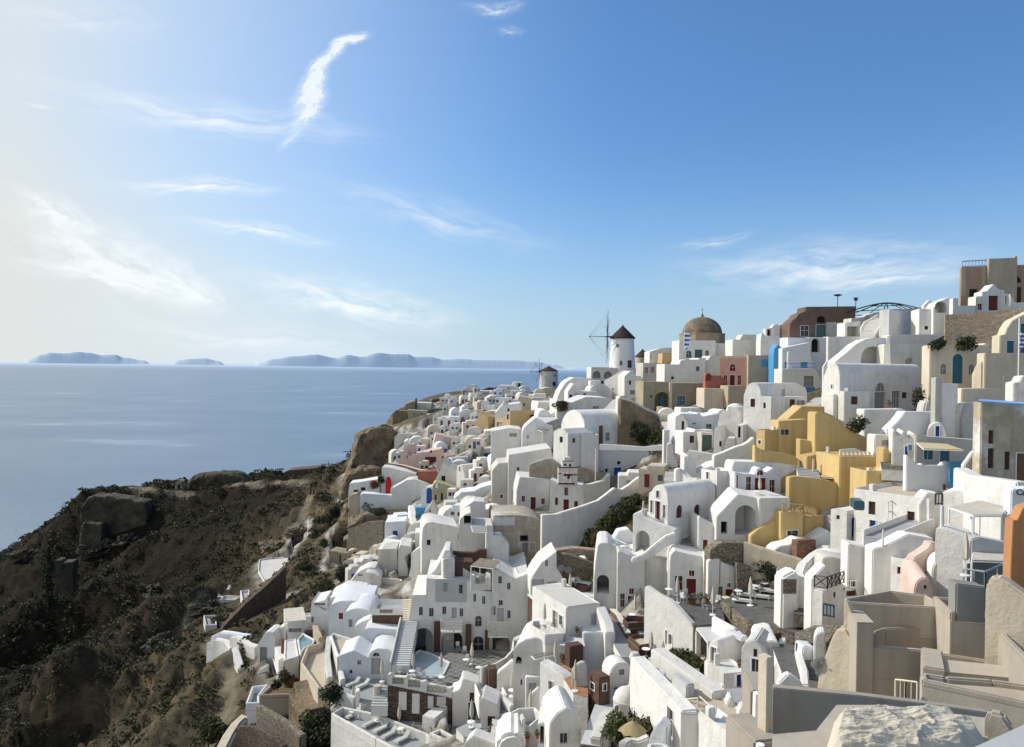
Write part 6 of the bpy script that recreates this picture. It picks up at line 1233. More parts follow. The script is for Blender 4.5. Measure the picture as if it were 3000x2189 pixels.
for k,(xl,xm,xr,yt,yb)in enumerate([(1400,1450,1505,940,1050),(1465,1500,1560,1060,1180),(1300,1330,1420,980,1090)]):B('stair_block',['upper','lower','left'][k]+' stepped plaster block of the roof terrace stair','block',xl,xm,xr,yt,yb,D=51-k,r=18,l=2,m='oldwhite' if k!=2 else 'palegrey',par=.0)
S('grey_yard','grey sunken yard between the porch and the roof terrace','terrace',[(1720,1030),(2010,1000),(2060,1300),(1900,1250),(1760,1110)],D=53,drop=2,par=0,floor='greyfloor')
Q('white_wall','white buttress fins at the right end of the roof terrace','wall',[(1890,1290),(1930,1220),(1990,1240),(2040,1300)],1330,r=-10,D=46,t=1)
Q('white_wall','white stepped fins above the grey yard','wall',[(1760,1180),(1800,1110),(1840,1150),(1870,1240)],1260,r=-10,D=48,t=1)
Q('white_wall','tall white slab wall with small arched top left of the roof terrace','wall',[(955,900),(1000,880),(1085,910),(1090,1000)],1380,r=-20,D=53,t=1.2,ops='F wh 968 930 985 1000')
Q('curved_tub_wall','large curved white wall around a lounge corner at the lower edge','wall',[(905,1652),(940,1520),(990,1430),(1050,1370),(1120,1440)],1700,r=-30,D=48,t=1,m='bluewhite')
S('jacuzzi','round pale green hot tub at the bottom edge','pool',[(905,1620),(960,1605),(1080,1610),(1150,1640),(1200,1690),(920,1690)],D=44,drop=2,par=.15,floor='water')
Q('white_wall','bright white wedge wall descending to the bottom right of the roof terrace','wall',[(1455,1285),(1560,1440),(1700,1600)],1720,r=-55,D=45,t=.8)
B('white_house','white pier with grey awning below the roof terrace','house',1640,1800,2000,1500,1700,D=40,r=20,l=3)
def domed():
 D=58;P=gp(675,1260,D);root=empty('dome_house',P,'small cream house with round dome, arched red windows and curved chimney','house')
 r=135*ZS*D/FL;z1=(ray(675,1150)*D).z-P.z;z2=(ray(675,1015)*D).z-P.z
 b=bmesh.new();lathe(b,P,[(r,-4),(r,z1),(r*1.05,z1),(r*1.05,z1+.15)],28);body=finish('walls',b,'cream' if 0 else 'oldwhite',root,P)
 b=bmesh.new();lathe(b,P,[(r*.98*math.cos(t*math.pi/20),z1+.1+(z2-z1)*math.sin(t*math.pi/20))for t in range(11)],28);finish('dome',b,'oldwhite',root,P)
 openings(root,body,{'F':Plane(P+Vector((0,-r*.96,0)),0)},'F wra 560 1200 600 1290;F wra 708 1215 765 1310')
 b=bmesh.new();q=gp(765,1100,D+.5);lathe(b,q,[(.75,-1.5),(.6,0),(.42,1.2),(.34,2.8),(.45,3.1),(.3,3.5)],12);finish('chimney',b,'oldwhite',root,P)
domed()
Q('white_house','cream house wall with blue shuttered window joined to the round dome','house',[(700,1180),(780,1150),(840,1130),(930,1140),(945,1200)],1400,r=4,D=57.5,t=4,m='oldwhite',ops='F wb 850 1182 905 1285;F P:rose 740 1280 800 1360')
Q('white_roof','flat grey roof and red-brown wall behind the round dome','house',[(790,940),(890,930),(955,970)],1120,r=6,D=61,t=5,m='white',ops='F P:terracotta 810 1040 945 1120')
b=None
def open_umbrella(x,y,rad,label,D,m='yellowcanvas'):
 p=gp(x,y,D);root=empty('open_umbrella',p,label,'umbrella');n=8;b=bmesh.new();top=b.verts.new(p+Vector((0,0,.75)));R1=[]
 for k in range(n*2):
  a=k*math.pi/n;rr=rad*(1 if k%2==0 else .88);R1.append(b.verts.new(p+Vector((math.cos(a)*rr,math.sin(a)*rr,0 if k%2==0 else .1))))
 for k in range(2*n):b.faces.new((top,R1[k],R1[(k+1)%(2*n)]))
 bmesh.ops.solidify(b,geom=b.faces[:],thickness=.03);finish('canopy',b,m,root,p,smooth=0)
 b=bmesh.new();addcyl(b,p-Vector((0,0,2.2)),p+Vector((0,0,.9)),.04,n=6);finish('pole',b,'timber',root,p)
open_umbrella(750,1480,1.05,'open cream garden umbrella at the bottom edge',51)
bush(580,1600,1.6,'green garden bush left of the open umbrella',D=52,m='leaf',h=1.5);bush(900,1560,1.4,'brown garden bush right of the open umbrella',D=52,m='scrub',h=1.2);bush(820,1400,1.2,'dark plants behind the open umbrella',D=55,m='leaf_dark',h=1)
W('garden_wall','white speckled curved garden wall at the bottom edge below the umbrella','wall',[(640,1600,1700,48),(700,1560,1690,49),(800,1570,1690,49),(920,1520,1680,49)],m='oldwhite',t=.6)
W('stone_wall','white and stone speckled wall climbing left of the open umbrella','wall',[(350,1550,1700,52),(400,1400,1620,54),(450,1280,1480,57),(500,1240,1400,60)],m='oldwhite',t=.8)
ST('narrow whitewashed steps with stone edges left of the dome house',300,1620,470,1120,1.5,20,52,62,m='palegrey',riser='stone')
ST('dark stepped wall edge rising behind the grey-window barrel vault',560,1010,760,860,1.6,9,62,66,m='slate',riser='white')
Q('barrel_house','bright white vault at the lower edge with dark window','house',[(-30,1330),(0,1240),(60,1210),(300,1350),(310,1400),(200,1560)],1700,r=-8,D=56,t=4)if False else None
Q('barrel_house','broad bright white vault with small dark window at the lower edge','house',[(-150,1500),(-140,1380),(-70,1290),(20,1230),(120,1270),(200,1400),(190,1560)],1720,r=6,D=55,t=7,ops='F w -35 1500 45 1610')
ST('winding dark steps with white edges beside the big grey dish',2210,1180,2330,780,1.0,2,50,56)if False else None
zoom(2000,1560,.2717)
ST('winding dark steps with white edging left of the big grey dish',1290,1560,1130,1210,2.3,11,47,55,m='slate',riser='purewhite')
W('white_wall','curved white parapet left of the winding dark steps','wall',[(1020,1420,1640,50),(1110,1410,1560,51),(1100,1320,1500,53),(1060,1200,1400,55.5),(1085,1130,1300,57)],t=.5)
Q('vault_roof','white saddle shaped vault roof between rounded gable and dark steps','house',[(820,1250),(840,1190),(960,1165),(1030,1180),(1060,1250)],1460,r=-10,D=54.5,t=4)
W('white_wall','white wall between winding steps and the big grey dish','wall',[(1320,1640,1800,45),(1310,1480,1700,47),(1270,1350,1500,50),(1250,1260,1400,52)],t=.5)
Q('white_wall','small white platform ledges right of the winding steps','wall',[(1290,1300),(1300,1225),(1430,1240),(1450,1300)],1500,r=4,D=51,t=2.5,m='bluewhite')
dish(1460,1390,'big grey-green satellite dish beside the tan wall',D=44,s=1.0)
Q('white_wall','white pillar wall with hanging laundry bags left of the tan wall','wall',[(1420,1180),(1440,1100),(1480,1070),(1540,1080),(1545,1150)],1300,r=-20,D=50,t=1.2)
Q('white_wall','white tent shaped gable below the winding steps','wall',[(1030,1630),(1130,1530),(1170,1540),(1300,1640)],1700,r=-8,D=42,t=.6)
S('tan_terrace','olive grey stone landings between the sculpted wall and the steps','terrace',[(1210,1080),(1420,1000),(1680,1000),(1560,1180),(1220,1200)],D=54,drop=2,par=0,floor='stone',m='stone')
W('stone_wall','low broken dark rock wall with white top behind the vault roofs','wall',[(720,1040,1180,60),(800,1060,1190,59),(950,1070,1190,58.5),(1050,1090,1190,58)],m='darkstone',t=.8)
B('ac_box','white air conditioner box beside the small vault house','air conditioner',570,640,705,1130,1190,D=58,r=28,l=1.8,m='bluewhite',par=0,keep=True)
W('white_wall','bright white wall between rough stone wall and grey awning','wall',[(330,900,1020,63.5),(570,1030,1110,60)],t=.4)
zoom(1100,1740,.2717)
Q('hotel','tall white hotel facade with many small windows and three large arches','hotel',[(335,400),(360,300),(395,15),(545,10),(550,-168),(1030,-135),(1035,-50),(1262,-20),(1268,-60)],1060,r=3,D=92,t=9,lim=60,ops='F w 470 140 510 230;F w 580 152 625 242;F w 722 135 762 218;F w 908 155 945 242;F w 1055 0 1085 82;F w 1150 22 1185 108;F w 1252 132 1262 225;F P:palegrey 645 -160 985 88;F wwa 1075 235 1145 350;F dwa 1052 455 1165 660;F Na 400 368 622 760 5;F Oa 712 392 942 640 3;F dp 820 145 878 260')
pl_=Plane(gp(335,1060,92),3)
for k,(x0,y0,x1,y1)in enumerate([(731,-119,775,-26),(902,-99,939,-8)]):
 a0,zt_=pl_.hit(x0,y0);a1,zb_=pl_.hit(x1,y1);b=bmesh.new();addpoly(b,[pl_.at(a0,zb_,.08),pl_.at(a1,zb_,.08),pl_.at(a1,zt_,.08),pl_.at(a0,zt_,.08)],-pl_.n*.03);finish('window',b,'greyshutter' if k==0 else 'glass',bpy.data.objects['hotel.001']if 'hotel.001' in bpy.data.objects else bpy.data.objects['hotel'],pl_.at(a0,zb_))
Q('hotel_wing','right wing of the white hotel with pale flat roof and rounded corner','hotel',[(1262,-20),(1266,-275),(1380,-225),(1500,-165),(1600,-200),(1650,-225),(1665,300)],1060,r=2,D=91.8,t=11,lim=70,ops='F w 1330 68 1372 122;F w 1272 132 1295 225;F w 1422 178 1455 265;F Na 1240 430 1450 640 3;F dp 1310 150 1385 300;F w 1420 -120 1455 -50;F w 1325 -190 1362 -113')
for k,(x0,y0,x1,y1)in enumerate([(628,308,694,620),(968,340,1032,640),(1178,405,1222,735)]):
 B('door_column',['dark brown tall shutter column left of the middle hotel arch','dark brown tall shutter column right of the middle hotel arch','narrow dark red-brown shutter column by the glazed hotel door'][k],'column',x0-2,x0,x1,y0,y1,D=91.6,r=3,l=.5,m='brownwall',roof='brownwall',par=0,bev=.03)
def balcony(x0,x1,yt,yb,label):
 pl=Plane(gp(x0,yb,91.5),3);a0,zt=pl.hit(x0,yt);a1,zb=pl.hit(x1,yb);root=empty('balcony',pl.at(a0,zb),label,'balcony')
 b=bmesh.new();addpoly(b,[pl.at(a0,zb),pl.at(a1,zb),pl.at(a1,zb+.2),pl.at(a0,zb+.2)],pl.n*1.4);soft(b,.04);finish('slab',b,'white',root,pl.at(a0,zb))
 b=bmesh.new()
 for k in range(int((a1-a0)/.28)+1):q=pl.at(a0+k*.28,zb+.2,1.35);addcyl(b,q,q+Vector((0,0,zt-zb-.2)),.05,n=5)
 for z in(.35,.6,.9):addcyl(b,pl.at(a0,zb+.2+(zt-zb-.2)*z/.95,1.35),pl.at(a1,zb+.2+(zt-zb-.2)*z/.95,1.35),.05,n=5)
 for a in(a0,a1):addcyl(b,pl.at(a,zt,1.35),pl.at(a,zt,0),.05,n=5)
 finish('railing',b,'oldwhite',root,pl.at(a0,zb))
balcony(712,935,255,380,'left white lattice balcony over the middle hotel arch');balcony(1215,1430,260,430,'right white lattice balcony over the right hotel arch')
zoom(850,1400,.2663)
Q('vault_roof','white rounded roof on top of the hotel left corner','house',[(1500,1100),(1600,1010),(1680,860),(1700,800),(1760,800),(1780,900),(1990,1040),(1985,1130)],1300,r=3,D=94,t=5)
Q('white_wall','white roof parapet with railing slats at the hotel top right','wall',[(1985,1150),(1990,1080),(2030,1070),(2035,1090),(2150,1120),(2155,1090),(2210,1110),(2215,1230)],1240,r=3,D=92.4,t=2.5,keep=True,ops='F N 2038 1100 2150 1170 1.5')
Q('hotel_wing','bright white flat roofed upper wing of the hotel','hotel',[(2220,990),(2380,980),(2420,960),(2700,930)],1300,r=3,D=93,t=9)if False else None
zoom(1300,1270,.2663)
Q('white_house','white house with flat roof and chimney right of the hotel roof','house',[(1000,1500),(1080,1480),(1085,1400),(1140,1390),(1150,1560),(1300,1590)],1700,r=3,D=89,t=5)
zoom(1100,1740,.2717)
ST('steep grey stairway running up the left side of the hotel',270,780,370,290,2.0,22,84,92,m='greyroof',side=1)
ST('upper cream stairway at the left corner of the hotel',370,290,385,60,1.8,12,92,96,m='cream')
zt=gp(600,940,82).z
S('hotel_terrace','hotel terrace with patterned paving above the stone arcade','terrace',[(140,900),(830,1040),(1000,900),(1140,790),(1480,680),(1200,600),(420,640),(330,780)],z=zt,drop=0,par=0,floor='tiles')
Q('arcade','brown stone arcade with white door frames under the hotel terrace','arcade',[(130,985),(830,1130)],1340,r=-6,D=79.4,t=3,m='darkstone',ops='F O 560 1100 625 1240 1;F P:white 252 1055 335 1250;F P:white 395 1075 475 1290;F P:canvas 662 1110 760 1210;F w 700 1215 765 1310')
bal=Q('balustrade','white balustrade with cream lattice panels above the stone arcade','balustrade',[(130,870),(165,860),(190,890),(310,900),(340,890),(350,910),(490,950),(540,940),(560,970),(780,1020),(830,1010)],1130,r=-6,D=79.5,t=.5,ops='F N 180 905 305 975 .3;F N 350 930 485 1010 .3;F N 550 990 770 1070 .3',bev=.05)
for(x0,y0,x1,y1)in((180,905,305,975),(350,930,485,1010),(550,990,770,1070)):
 pl=Plane(gp(130,1130,79.75),-6);b=bmesh.new();a0,zt_=pl.hit(x0,y0);a1,zb_=pl.hit(x1,y1);n=5
 for k in range(n):
  p,q=a0+(a1-a0)*k/n,a0+(a1-a0)*(k+1)/n;addcyl(b,pl.at(p,zb_),pl.at(q,zt_),.04,n=4);addcyl(b,pl.at(p,zt_),pl.at(q,zb_),.04,n=4)
 finish('lattice',b,'tan',bal,pl.at(a0,zb_))
S('hotel_pool','pale blue pool running from the hotel arch to the terrace','pool',[(415,640),(470,600),(620,640),(810,735),(740,870),(600,905),(330,870),(350,780)],z=zt+.15,drop=1,par=.12,floor='poolpale')
for k,(x,y)in enumerate([(395,895),(710,960),(975,770),(1115,855),(1325,820)]):table(x,y,'round white table '+['beside the hotel pool umbrella','at the right end of the balustrade','in front of the hotel glazed door','beside the curved wall of the hotel terrace','in the niche right of the hotel terrace'][k],z=zt,s=1.5)
for k,(x,y)in enumerate([(405,870),(708,880),(1040,760),(70,950)]):umb(x,y,'closed umbrella '+['at the left of the hotel pool','at the right tip of the hotel pool','tall before the hotel glazed door','beside the foot of the hotel stairway'][k],z=zt,s=1.3)
for k,(x,y,a)in enumerate([(270,880,40),(460,890,0),(520,910,180),(1000,740,30),(1060,800,90),(1180,920,0),(1120,930,0),(960,650,0),(890,600,20),(770,550,0)]):chair(x,y,a,'wooden and white chair on the hotel terrace',z=zt)['group']='chairs on the hotel terrace'
W('white_wall','curved white wall edging the hotel terrace on the right','wall',[(1135,790,900,79),(1290,750,850,81),(1400,690,790,84),(1480,600,760,87),(1490,480,700,89),(1640,400,620,88)],t=.4)
Q('white_wall','white scroll shaped end wall of the stone arcade','wall',[(832,1060),(900,1040),(925,985),(940,920),(1000,930),(1120,980),(1170,1100),(1175,1130)],1420,r=4,D=78,t=2.4,ops='F wh 1015 1065 1072 1165;F de 1000 1170 1090 1370;F dp 1100 1250 1130 1360')
Q('white_wall','peaked white wall above the small courtyard umbrella','wall',[(1310,860),(1400,790),(1470,728),(1500,760),(1560,860),(1612,940)],1200,r=-4,D=77,t=1)
B('brown_step','small brown counter with white top in the niche','counter',1220,1225,1310,820,930,D=78,r=10,l=1.5,m='brownwall',roof='purewhite',par=0)
ST('white and dark stairway running down from the hotel terrace',1270,1150,1190,960,2.4,8,74,80,m='palefloor',riser='slate',side=2)
ST('lower white stairway below the tiled landing',1360,1500,1370,1260,1.9,8,66,72,m='palefloor',riser='slate')
S('landing','patterned tiled landing between two white stairways','terrace',[(1200,1140),(1310,1120),(1450,1270),(1330,1280)],D=73,drop=2,par=0,floor='tiles')
Q('white_house','white block house with red-brown window by the tiled landing','house',[(1140,1130),(1150,1120),(1320,1200),(1335,1290)],1500,r=-4,D=70,t=3,ops='F wh 1210 1320 1288 1430')
zc=gp(1470,1120,74).z
S('courtyard','small grey courtyard with round table and closed umbrella','terrace',[(1380,1080),(1600,1080),(1640,1200),(1480,1250)],z=zc,drop=1,par=0,floor='greyfloor')
umb(1470,1110,'closed umbrella in the small grey courtyard',z=zc,s=1.45);table(1470,1110,'round table under the umbrella of the small grey courtyard',z=zc,s=1.7)
W('white_wall','sunlit white parapet descending beside the tiled landing','wall',[(1310,1060,1180,73.5),(1480,1200,1290,70)],t=.5)
Q('white_wall','white wall with curved stepped top right of the small courtyard','wall',[(1615,1230),(1640,1150),(1680,1080),(1750,1015),(1790,1060)],1400,r=-10,D=67,t=.6)
B('white_house','white room with grey door under the broad sunlit wall','house',1615,1620,1800,900,1130,D=71,r=4,l=3,ops='F dp 1655 960 1730 1080;F wk 1565 930 1585 990',par=0)
zs=gp(1660,1330,63).z
S('courtyard','sunken white courtyard with cream umbrella near the lower edge','terrace',[(1405,1300),(1540,1230),(1720,1220),(1820,1300),(1660,1440),(1530,1400)],D=63,drop=3,par=1.1,floor='greyfloor')
umb(1670,1350,'cream closed umbrella in the sunken white courtyard',z=zs-1,s=1.5);
B('white_pier','short round topped white pier in the sunken courtyard','pillar',1565,1580,1620,1350,1440,D=60,r=10,l=1,par=0)
Q('white_house','porch with square white pillars and red geranium at the lower edge','house',[(1750,1400),(1880,1370),(1905,1430),(1930,1330)],1720,r=-6,D=57.5,t=3,ops='F N 1775 1430 1860 1620 1.5')
pot(1745,1560,'red geranium pot beside the square pillared porch',D=57,s=1.8);pot(1640,1600,'red geranium pot beside the bright dome at the lower edge',D=57,s=2)
Q('white_dome','bright white rounded dome roof at the lower edge','house',[(1290,1650),(1330,1570),(1400,1520),(1500,1500),(1580,1540),(1620,1620)],1720,r=0,D=58,t=4,bev=.3)
Q('white_wall','white low curved planter wall at the lower edge','wall',[(950,1640),(980,1590),(1050,1530),(1150,1570),(1290,1620)],1720,r=-10,D=62,t=1.5)
umb(1035,1440,'tall closed umbrella before the scroll shaped wall',D=70,s=1.5);table(1030,1455,'pale round table before the scroll shaped wall',D=70,s=1.8)
pot(1250,1480,'reddish potted plant below the red-brown window',D=68,s=1.7)
S('courtyard','dark grey courtyard floor below the scroll shaped wall','terrace',[(870,1450),(1000,1390),(1200,1400),(1230,1540),(950,1540)],D=70,drop=1,par=0,floor='greyfloor')
zd=gp(400,1450,76).z
S('lounger_deck','long grey sun deck with loungers and white coping','terrace',[(-480,1290),(-350,1215),(20,1290),(560,1500),(740,1640),(640,1760),(300,1720),(0,1560)],z=gp(-480,1290,80).z,drop=4,par=.9,floor='greyfloor')
zd=gp(-480,1290,80).z-.9
for k,(x,y)in enumerate([(-240,1330),(-130,1320),(-60,1420),(60,1480),(150,1540),(290,1590)]):lounger(x,y,-38,'cushioned grey lounger %s of the long sun deck'%['nearest the left corner','second from the left corner','third from the left','fourth from the left','fifth from the left','last at the right'][k],z=zd,s=1.2)
for k,(x,y)in enumerate([(-245,1330),(25,1430),(270,1520)]):table(x,y,'round white table %s on the long sun deck'%['at the left','in the middle','at the right'][k],z=zd,s=1.6)
for k,(x,y)in enumerate([(-245,1240),(-10,1330),(255,1450)]):umb(x,y,'closed umbrella %s of the long sun deck'%['at the left','in the middle','at the right'][k],z=zd,s=1.3)
B('concrete_bench','white and grey daybed against the stone arcade','bench',480,500,640,1310,1400,D=77,r=-25,l=3,par=0,m='white',roof='greyfloor')
S('steps_pit','small dark sunken steps right of the daybed','terrace',[(580,1500),(700,1450),(870,1540),(800,1600)],D=73,drop=1,par=.3,floor='slate')
S('arcade_floor','grey paved strip in front of the stone arcade','terrace',[(0,1210),(130,1200),(820,1400),(760,1480),(560,1480),(20,1290)],D=82.6,drop=2,par=0,floor='greyfloor')
zoom(600,1740,.2717)
Q('barrel_house','long white vault house with plain grey-white wall at the left of the hotel','house',[(1335,170),(1370,110),(1460,80),(1560,75),(1800,90)],400,r=4,D=102,t=8,m='bluewhite')
Q('barrel_house','white vault house with rounded gable and grey window before the brown balcony','house',arc(1505,1800,158,230),470,r=2,D=99,t=7,m='bluewhite',ops='F wg 1552 275 1592 355;F wg 1640 290 1680 320')
B('brown_balcony','large dark brown balcony front with white lattice parapet','balcony',1790,1800,2150,155,385,D=95,r=3,l=4,m='white',roof='greyfloor',par=.8,ops='F P:brownwall 1805 230 2145 382;F P:timber 1885 170 2025 205')
Q('white_house','white house front under the brown balcony with wall lamps','house',[(1720,520),(1725,380),(1780,368),(2130,392)],600,r=3,D=93,t=4,m='bluewhite')
Q('white_arch_wall','small curved white hood between vault and brown balcony','wall',[(1615,345),(1690,300),(1765,270),(1785,300)],480,r=0,D=96,t=2)
Q('white_house','white house with half-round fanlight above a grey door by the sun deck','house',[(1440,670),(1600,610),(1760,690),(1790,620),(1860,590),(1980,600),(2060,660)],900,r=3,D=88,t=5,m='bluewhite',ops='F wwa 1812 632 1885 672;F dp 1795 690 1895 870;F wg 1645 715 1685 760;F wh 1560 822 1590 860')
zg=gp(1650,1000,86).z
S('patio','blue-grey patio with two dark loungers and curved white walls','terrace',[(1340,1010),(1500,910),(1900,870),(1960,960),(1850,1130),(1680,1190),(1620,1110),(1400,1060)],z=zg,drop=3,par=0,floor='greyfloor')
for k,(x,y)in enumerate([(1600,990),(1700,1010)]):lounger(x,y,-40,['left dark lounger on the blue-grey patio','right dark lounger on the blue-grey patio'][k],z=zg,s=1.5)
W('white_wall','white wall with rounded pillar along the outer edge of the blue-grey patio','wall',[(1385,990,1100,84.5),(1500,1060,1150,83.5),(1620,1110,1190,82.5)],t=.5)
B('white_pier','round topped white chimney pillar by the sun deck','pillar',1615,1625,1670,1055,1200,D=82,r=10,l=1,par=0)
umb(1910,960,'closed umbrella between patio and stone arcade',z=zg,s=1.5)
pole(1860,1150,985,'woven cream lamp shade on the arcade steps',D=81,r=.5,m='canvas',name='lamp',cat='lamp')
ST('white curved steps at the left end of the stone arcade',1880,1220,1940,990,1.8,8,79,82,m='palegrey')
S('sand_terrace','long sunlit sand coloured terrace with white parapets and stepped ramp','terrace',[(1030,740),(1100,570),(1200,540),(1300,490),(1370,440),(1330,660),(1340,1030),(1220,1010)],D=93,drop=9,par=.9,floor='sandfloor',m='cream')
S('sand_terrace','upper sand floored terrace with small green pool corner','terrace',[(1350,450),(1390,420),(1590,480),(1700,520),(1580,640),(1430,680)],D=95,drop=5,par=.5,floor='sandfloor')
W('white_wall','tall white stair wall dividing the two sand floored terraces','wall',[(1340,450,640,95),(1320,660,900,91),(1350,900,1060,87)],t=.7)
ST('shaded grey-green steps between white walls beside the sand terrace',1400,1010,1370,700,1.9,14,86,93,m='olive',riser='olive')
W('white_wall','white wall right of the shaded steps','wall',[(1430,660,780,92),(1460,800,960,88.5),(1490,920,1030,86)],t=.6)
W('rock_outcrop','rough ochre rock face under the great retaining wall','rock',[(1020,900,1400,90),(1120,1150,1520,87),(1220,1250,1560,84)],m='rockwall',t=3,bev=.6)
Q('white_house','white house with small rounded gable and grey door at the left edge of the village','house',[(565,600),(570,545),(650,420),(690,405),(740,420),(760,500)],745,r=-4,D=106,t=5,ops='F dg 595 572 672 740')
Q('white_house','bright white stepped house behind the small grey door gable','house',[(720,480),(760,390),(850,350),(870,400),(875,690)],740,r=-6,D=108,t=4)
B('white_house','white house with brown window strip at the end of the left terrace','house',700,795,1020,710,880,D=99,r=24,l=5,ops='L w 722 755 780 880',par=.05,roof='white')
B('rust_wall','narrow rust-red timber screen with scalloped shadows','screen',822,826,858,490,715,D=101,r=30,l=.4,m='terracotta',roof='terracotta',par=0,bev=.04)
S('white_deck','blinding white roof deck beside the rust-red screen','roof terrace',[(860,500),(985,480),(1015,670),(850,720)],D=101,drop=4,par=.1,floor='white')
S('pool','shaded teal pool with dark rounded cave end','pool',[(995,490),(1060,420),(1190,490),(1170,540),(1090,570),(1020,660)],D=101.5,drop=3,par=.15,floor='water')
Q('cave_wall','dark rounded wall at the end of the teal pool','wall',[(1042,480),(1050,420),(1110,385),(1190,390),(1200,480)],520,r=3,D=104,t=1,m='slate')
pergola('cream canvas pergola roof on white posts',[(855,160),(1060,140),(1095,280),(865,300)],2.6,D=110,m='canvas')
B('white_house','white bar building under the cream canvas roof','house',870,890,1150,300,420,D=107,r=6,l=4,ops='F wg 905 370 1045 410')
Q('white_house','white stepped cubes with glass terrace right of the canvas roof','house',[(1140,200),(1150,80),(1170,100),(1300,70),(1310,200),(1250,150),(1330,160),(1340,300)],420,r=3,D=106,t=5,ops='F wg 1180 95 1300 125')
Q('white_house','white long peaked roof house above the left vaults','house',[(1300,100),(1340,50),(1420,20),(1480,-20),(1600,-10),(1700,10)],200,r=3,D=108,t=6)
pot(1160,310,'dark red planter right of the canvas roof',D=105,s=3);pot(1275,460,'purple planter with white rim beside the pool wall',D=100,s=3.2)
W('tan_wall','brown sloping wall beside the teal pool','wall',[(1190,330,420,105),(1210,400,520,102),(1260,470,540,100)],m='tan',t=.8)
for k,pts in enumerate([[(85,450,490,122),(190,400,470,121),(290,410,470,120),(400,430,480,119),(490,440,500,118)],[(290,460,590,116),(370,450,600,115),(440,500,640,113),(480,530,650,112),(575,560,660,110)],[(40,525,535,120),(130,480,530,119),(240,500,550,118),(300,580,600,115)],[(325,570,720,113),(350,650,800,110),(395,800,900,107)],[(560,860,890,103),(590,810,850,103),(690,750,800,103)]]):
 W('white_wall',['rear bluish white broken wall at the tip of the village','blocky broken white walls beside the grey door house','low jagged white wall at the very tip of the village','thin white wall trailing down the dry slope','small white stepped wall on the dry slope'][k],'wall',pts,m='bluewhite' if k==0 else 'white',t=1.0 if k<4 else .5,bev=.15)
S('planted_terrace','triangular planted terrace with white coping and reddish flowers','garden',[(590,1090),(845,860),(1010,850),(1030,1080)],D=91,drop=5,par=.35,floor='drygrass',m='tan')
for k,(x,y,r)in enumerate([(780,1010,1.0),(900,960,1.2),(950,1000,1.1),(860,900,.9)]):bush(x,y,r,['low dark bush at the front of the planted terrace','green bush in the middle of the planted terrace','flowering bush with red blossom on the planted terrace','dry bush at the back of the planted terrace'][k],D=91-k*.3,m=['leaf_dark','leaf','leaf','scrub'][k],fl='redflower' if k==2 else None,h=.8)
S('white_basin','pale lilac-white stepped basin left of the planted terrace','terrace',[(440,1180),(510,995),(680,975),(590,1090),(590,1175)],D=92,drop=4,par=.9,floor='greyfloor',m='bluewhite')
W('stone_wall','dark stone retaining wall curving below the planted terrace','wall',[(585,1200,1330,86),(760,1300,1450,83),(900,1380,1560,81),(1000,1480,1620,79),(1060,1520,1660,78)],m='stone',t=.8)
W('stone_wall','lower dark stone wall curving near the bottom edge','wall',[(360,1430,1560,82),(500,1420,1600,81),(650,1480,1660,79),(780,1560,1700,77),(860,1640,1750,76)],m='darkstone',t=.8)
W('white_wall','cream plastered wall tumbling down at the bottom left of the village','wall',[(440,1290,1380,86),(340,1380,1480,85),(260,1500,1600,83),(200,1620,1700,81),(160,1700,1780,80)],m='cream',t=1.4,bev=.3)
for k,(x,y,r,m_)in enumerate([(1150,1200,1.5,'leaf'),(1390,1180,1.9,'leaf_dark'),(1300,1420,1.7,'leaf_dark'),(1150,1500,1.9,'leaf'),(1330,1560,2.1,'leaf'),(1220,1640,1.9,'leaf_dark'),(1480,1640,1.7,'leaf'),(1000,1300,1.6,'scrub'),(950,1200,1.4,'leaf'),(840,1480,1.4,'scrub'),(700,1380,1.2,'scrub'),(560,1520,1.2,'leaf'),(60,1560,2.4,'leaf'),(1450,1500,1.8,'leaf')]):
 o=bush(x,y,r,'leafy bush growing below the retaining walls at the bottom',D=84-k*.4 if 0<k<7 else None,m=m_,h=r*.9);o['group']='bushes below the retaining walls'
zoom(2150,1640,.3754)
TA='taupe'
S('roof_court','empty sunken taupe roof court enclosed by parapets at the top of the tan complex','roof',[(862,300),(1215,238),(1505,275),(1680,376),(890,330)],D=46,drop=5.5,par=1.9,th=.25,floor='taupe',m=TA)
S('flat_roof','small flat taupe roof with low rear parapet right of the sunken court','roof',[(1550,282),(1965,325),(2085,440),(1690,408)],D=45,drop=4,par=.5,floor='sandfloor',m=TA,openedges=(2,1))
zl=gp(1480,700,41).z
S('long_court','wide sunken taupe court with long diagonal parapet','roof',[(980,670),(1075,560),(1160,528),(2065,490),(2190,820),(1480,712)],z=zl,drop=5,par=1.7,th=.22,floor='taupe',m=TA)
W('taupe_wall','tall sunlit taupe wall along the right side of the wide court','wall',[(2030,480,800,40),(2120,600,860,38),(2264,740,960,34),(2420,900,1150,30)],m='taupe',t=.4)
Q('curved_wall','bright cream curved inner wall at the left of the tan complex','wall',[(852,520),(858,300),(890,310),(950,480),(1020,540),(1050,580)],600,r=-40,D=43,t=.35,m='cream')
S('ledge_roof','small tilted taupe hatch slab against the curved wall','slab',[(865,380),(1010,402),(1092,488),(962,485)],D=43.5,drop=.3,par=0,floor='sandfloor',m=TA)
Q('plaster_wall','huge taupe shaded wall with sunlit top edge in the foreground','wall',[(968,672),(990,662),(1485,710),(1490,760)],1120,r=-12,D=42,t=.35,m=TA,drop=2)
Q('plaster_wall','rough sunlit cream plaster buttress left of the huge taupe wall','wall',[(640,1010),(650,930),(700,760),(760,600),(800,530),(870,520),(970,668)],1150,r=-50,D=44,t=.6,m='cream',drop=2,bev=.3)
B('roof_block','taupe block with pale top beside the wide court','block',1445,1475,1655,830,1010,D=37,r=-27,l=3,m=TA,roof='sandfloor',par=0)
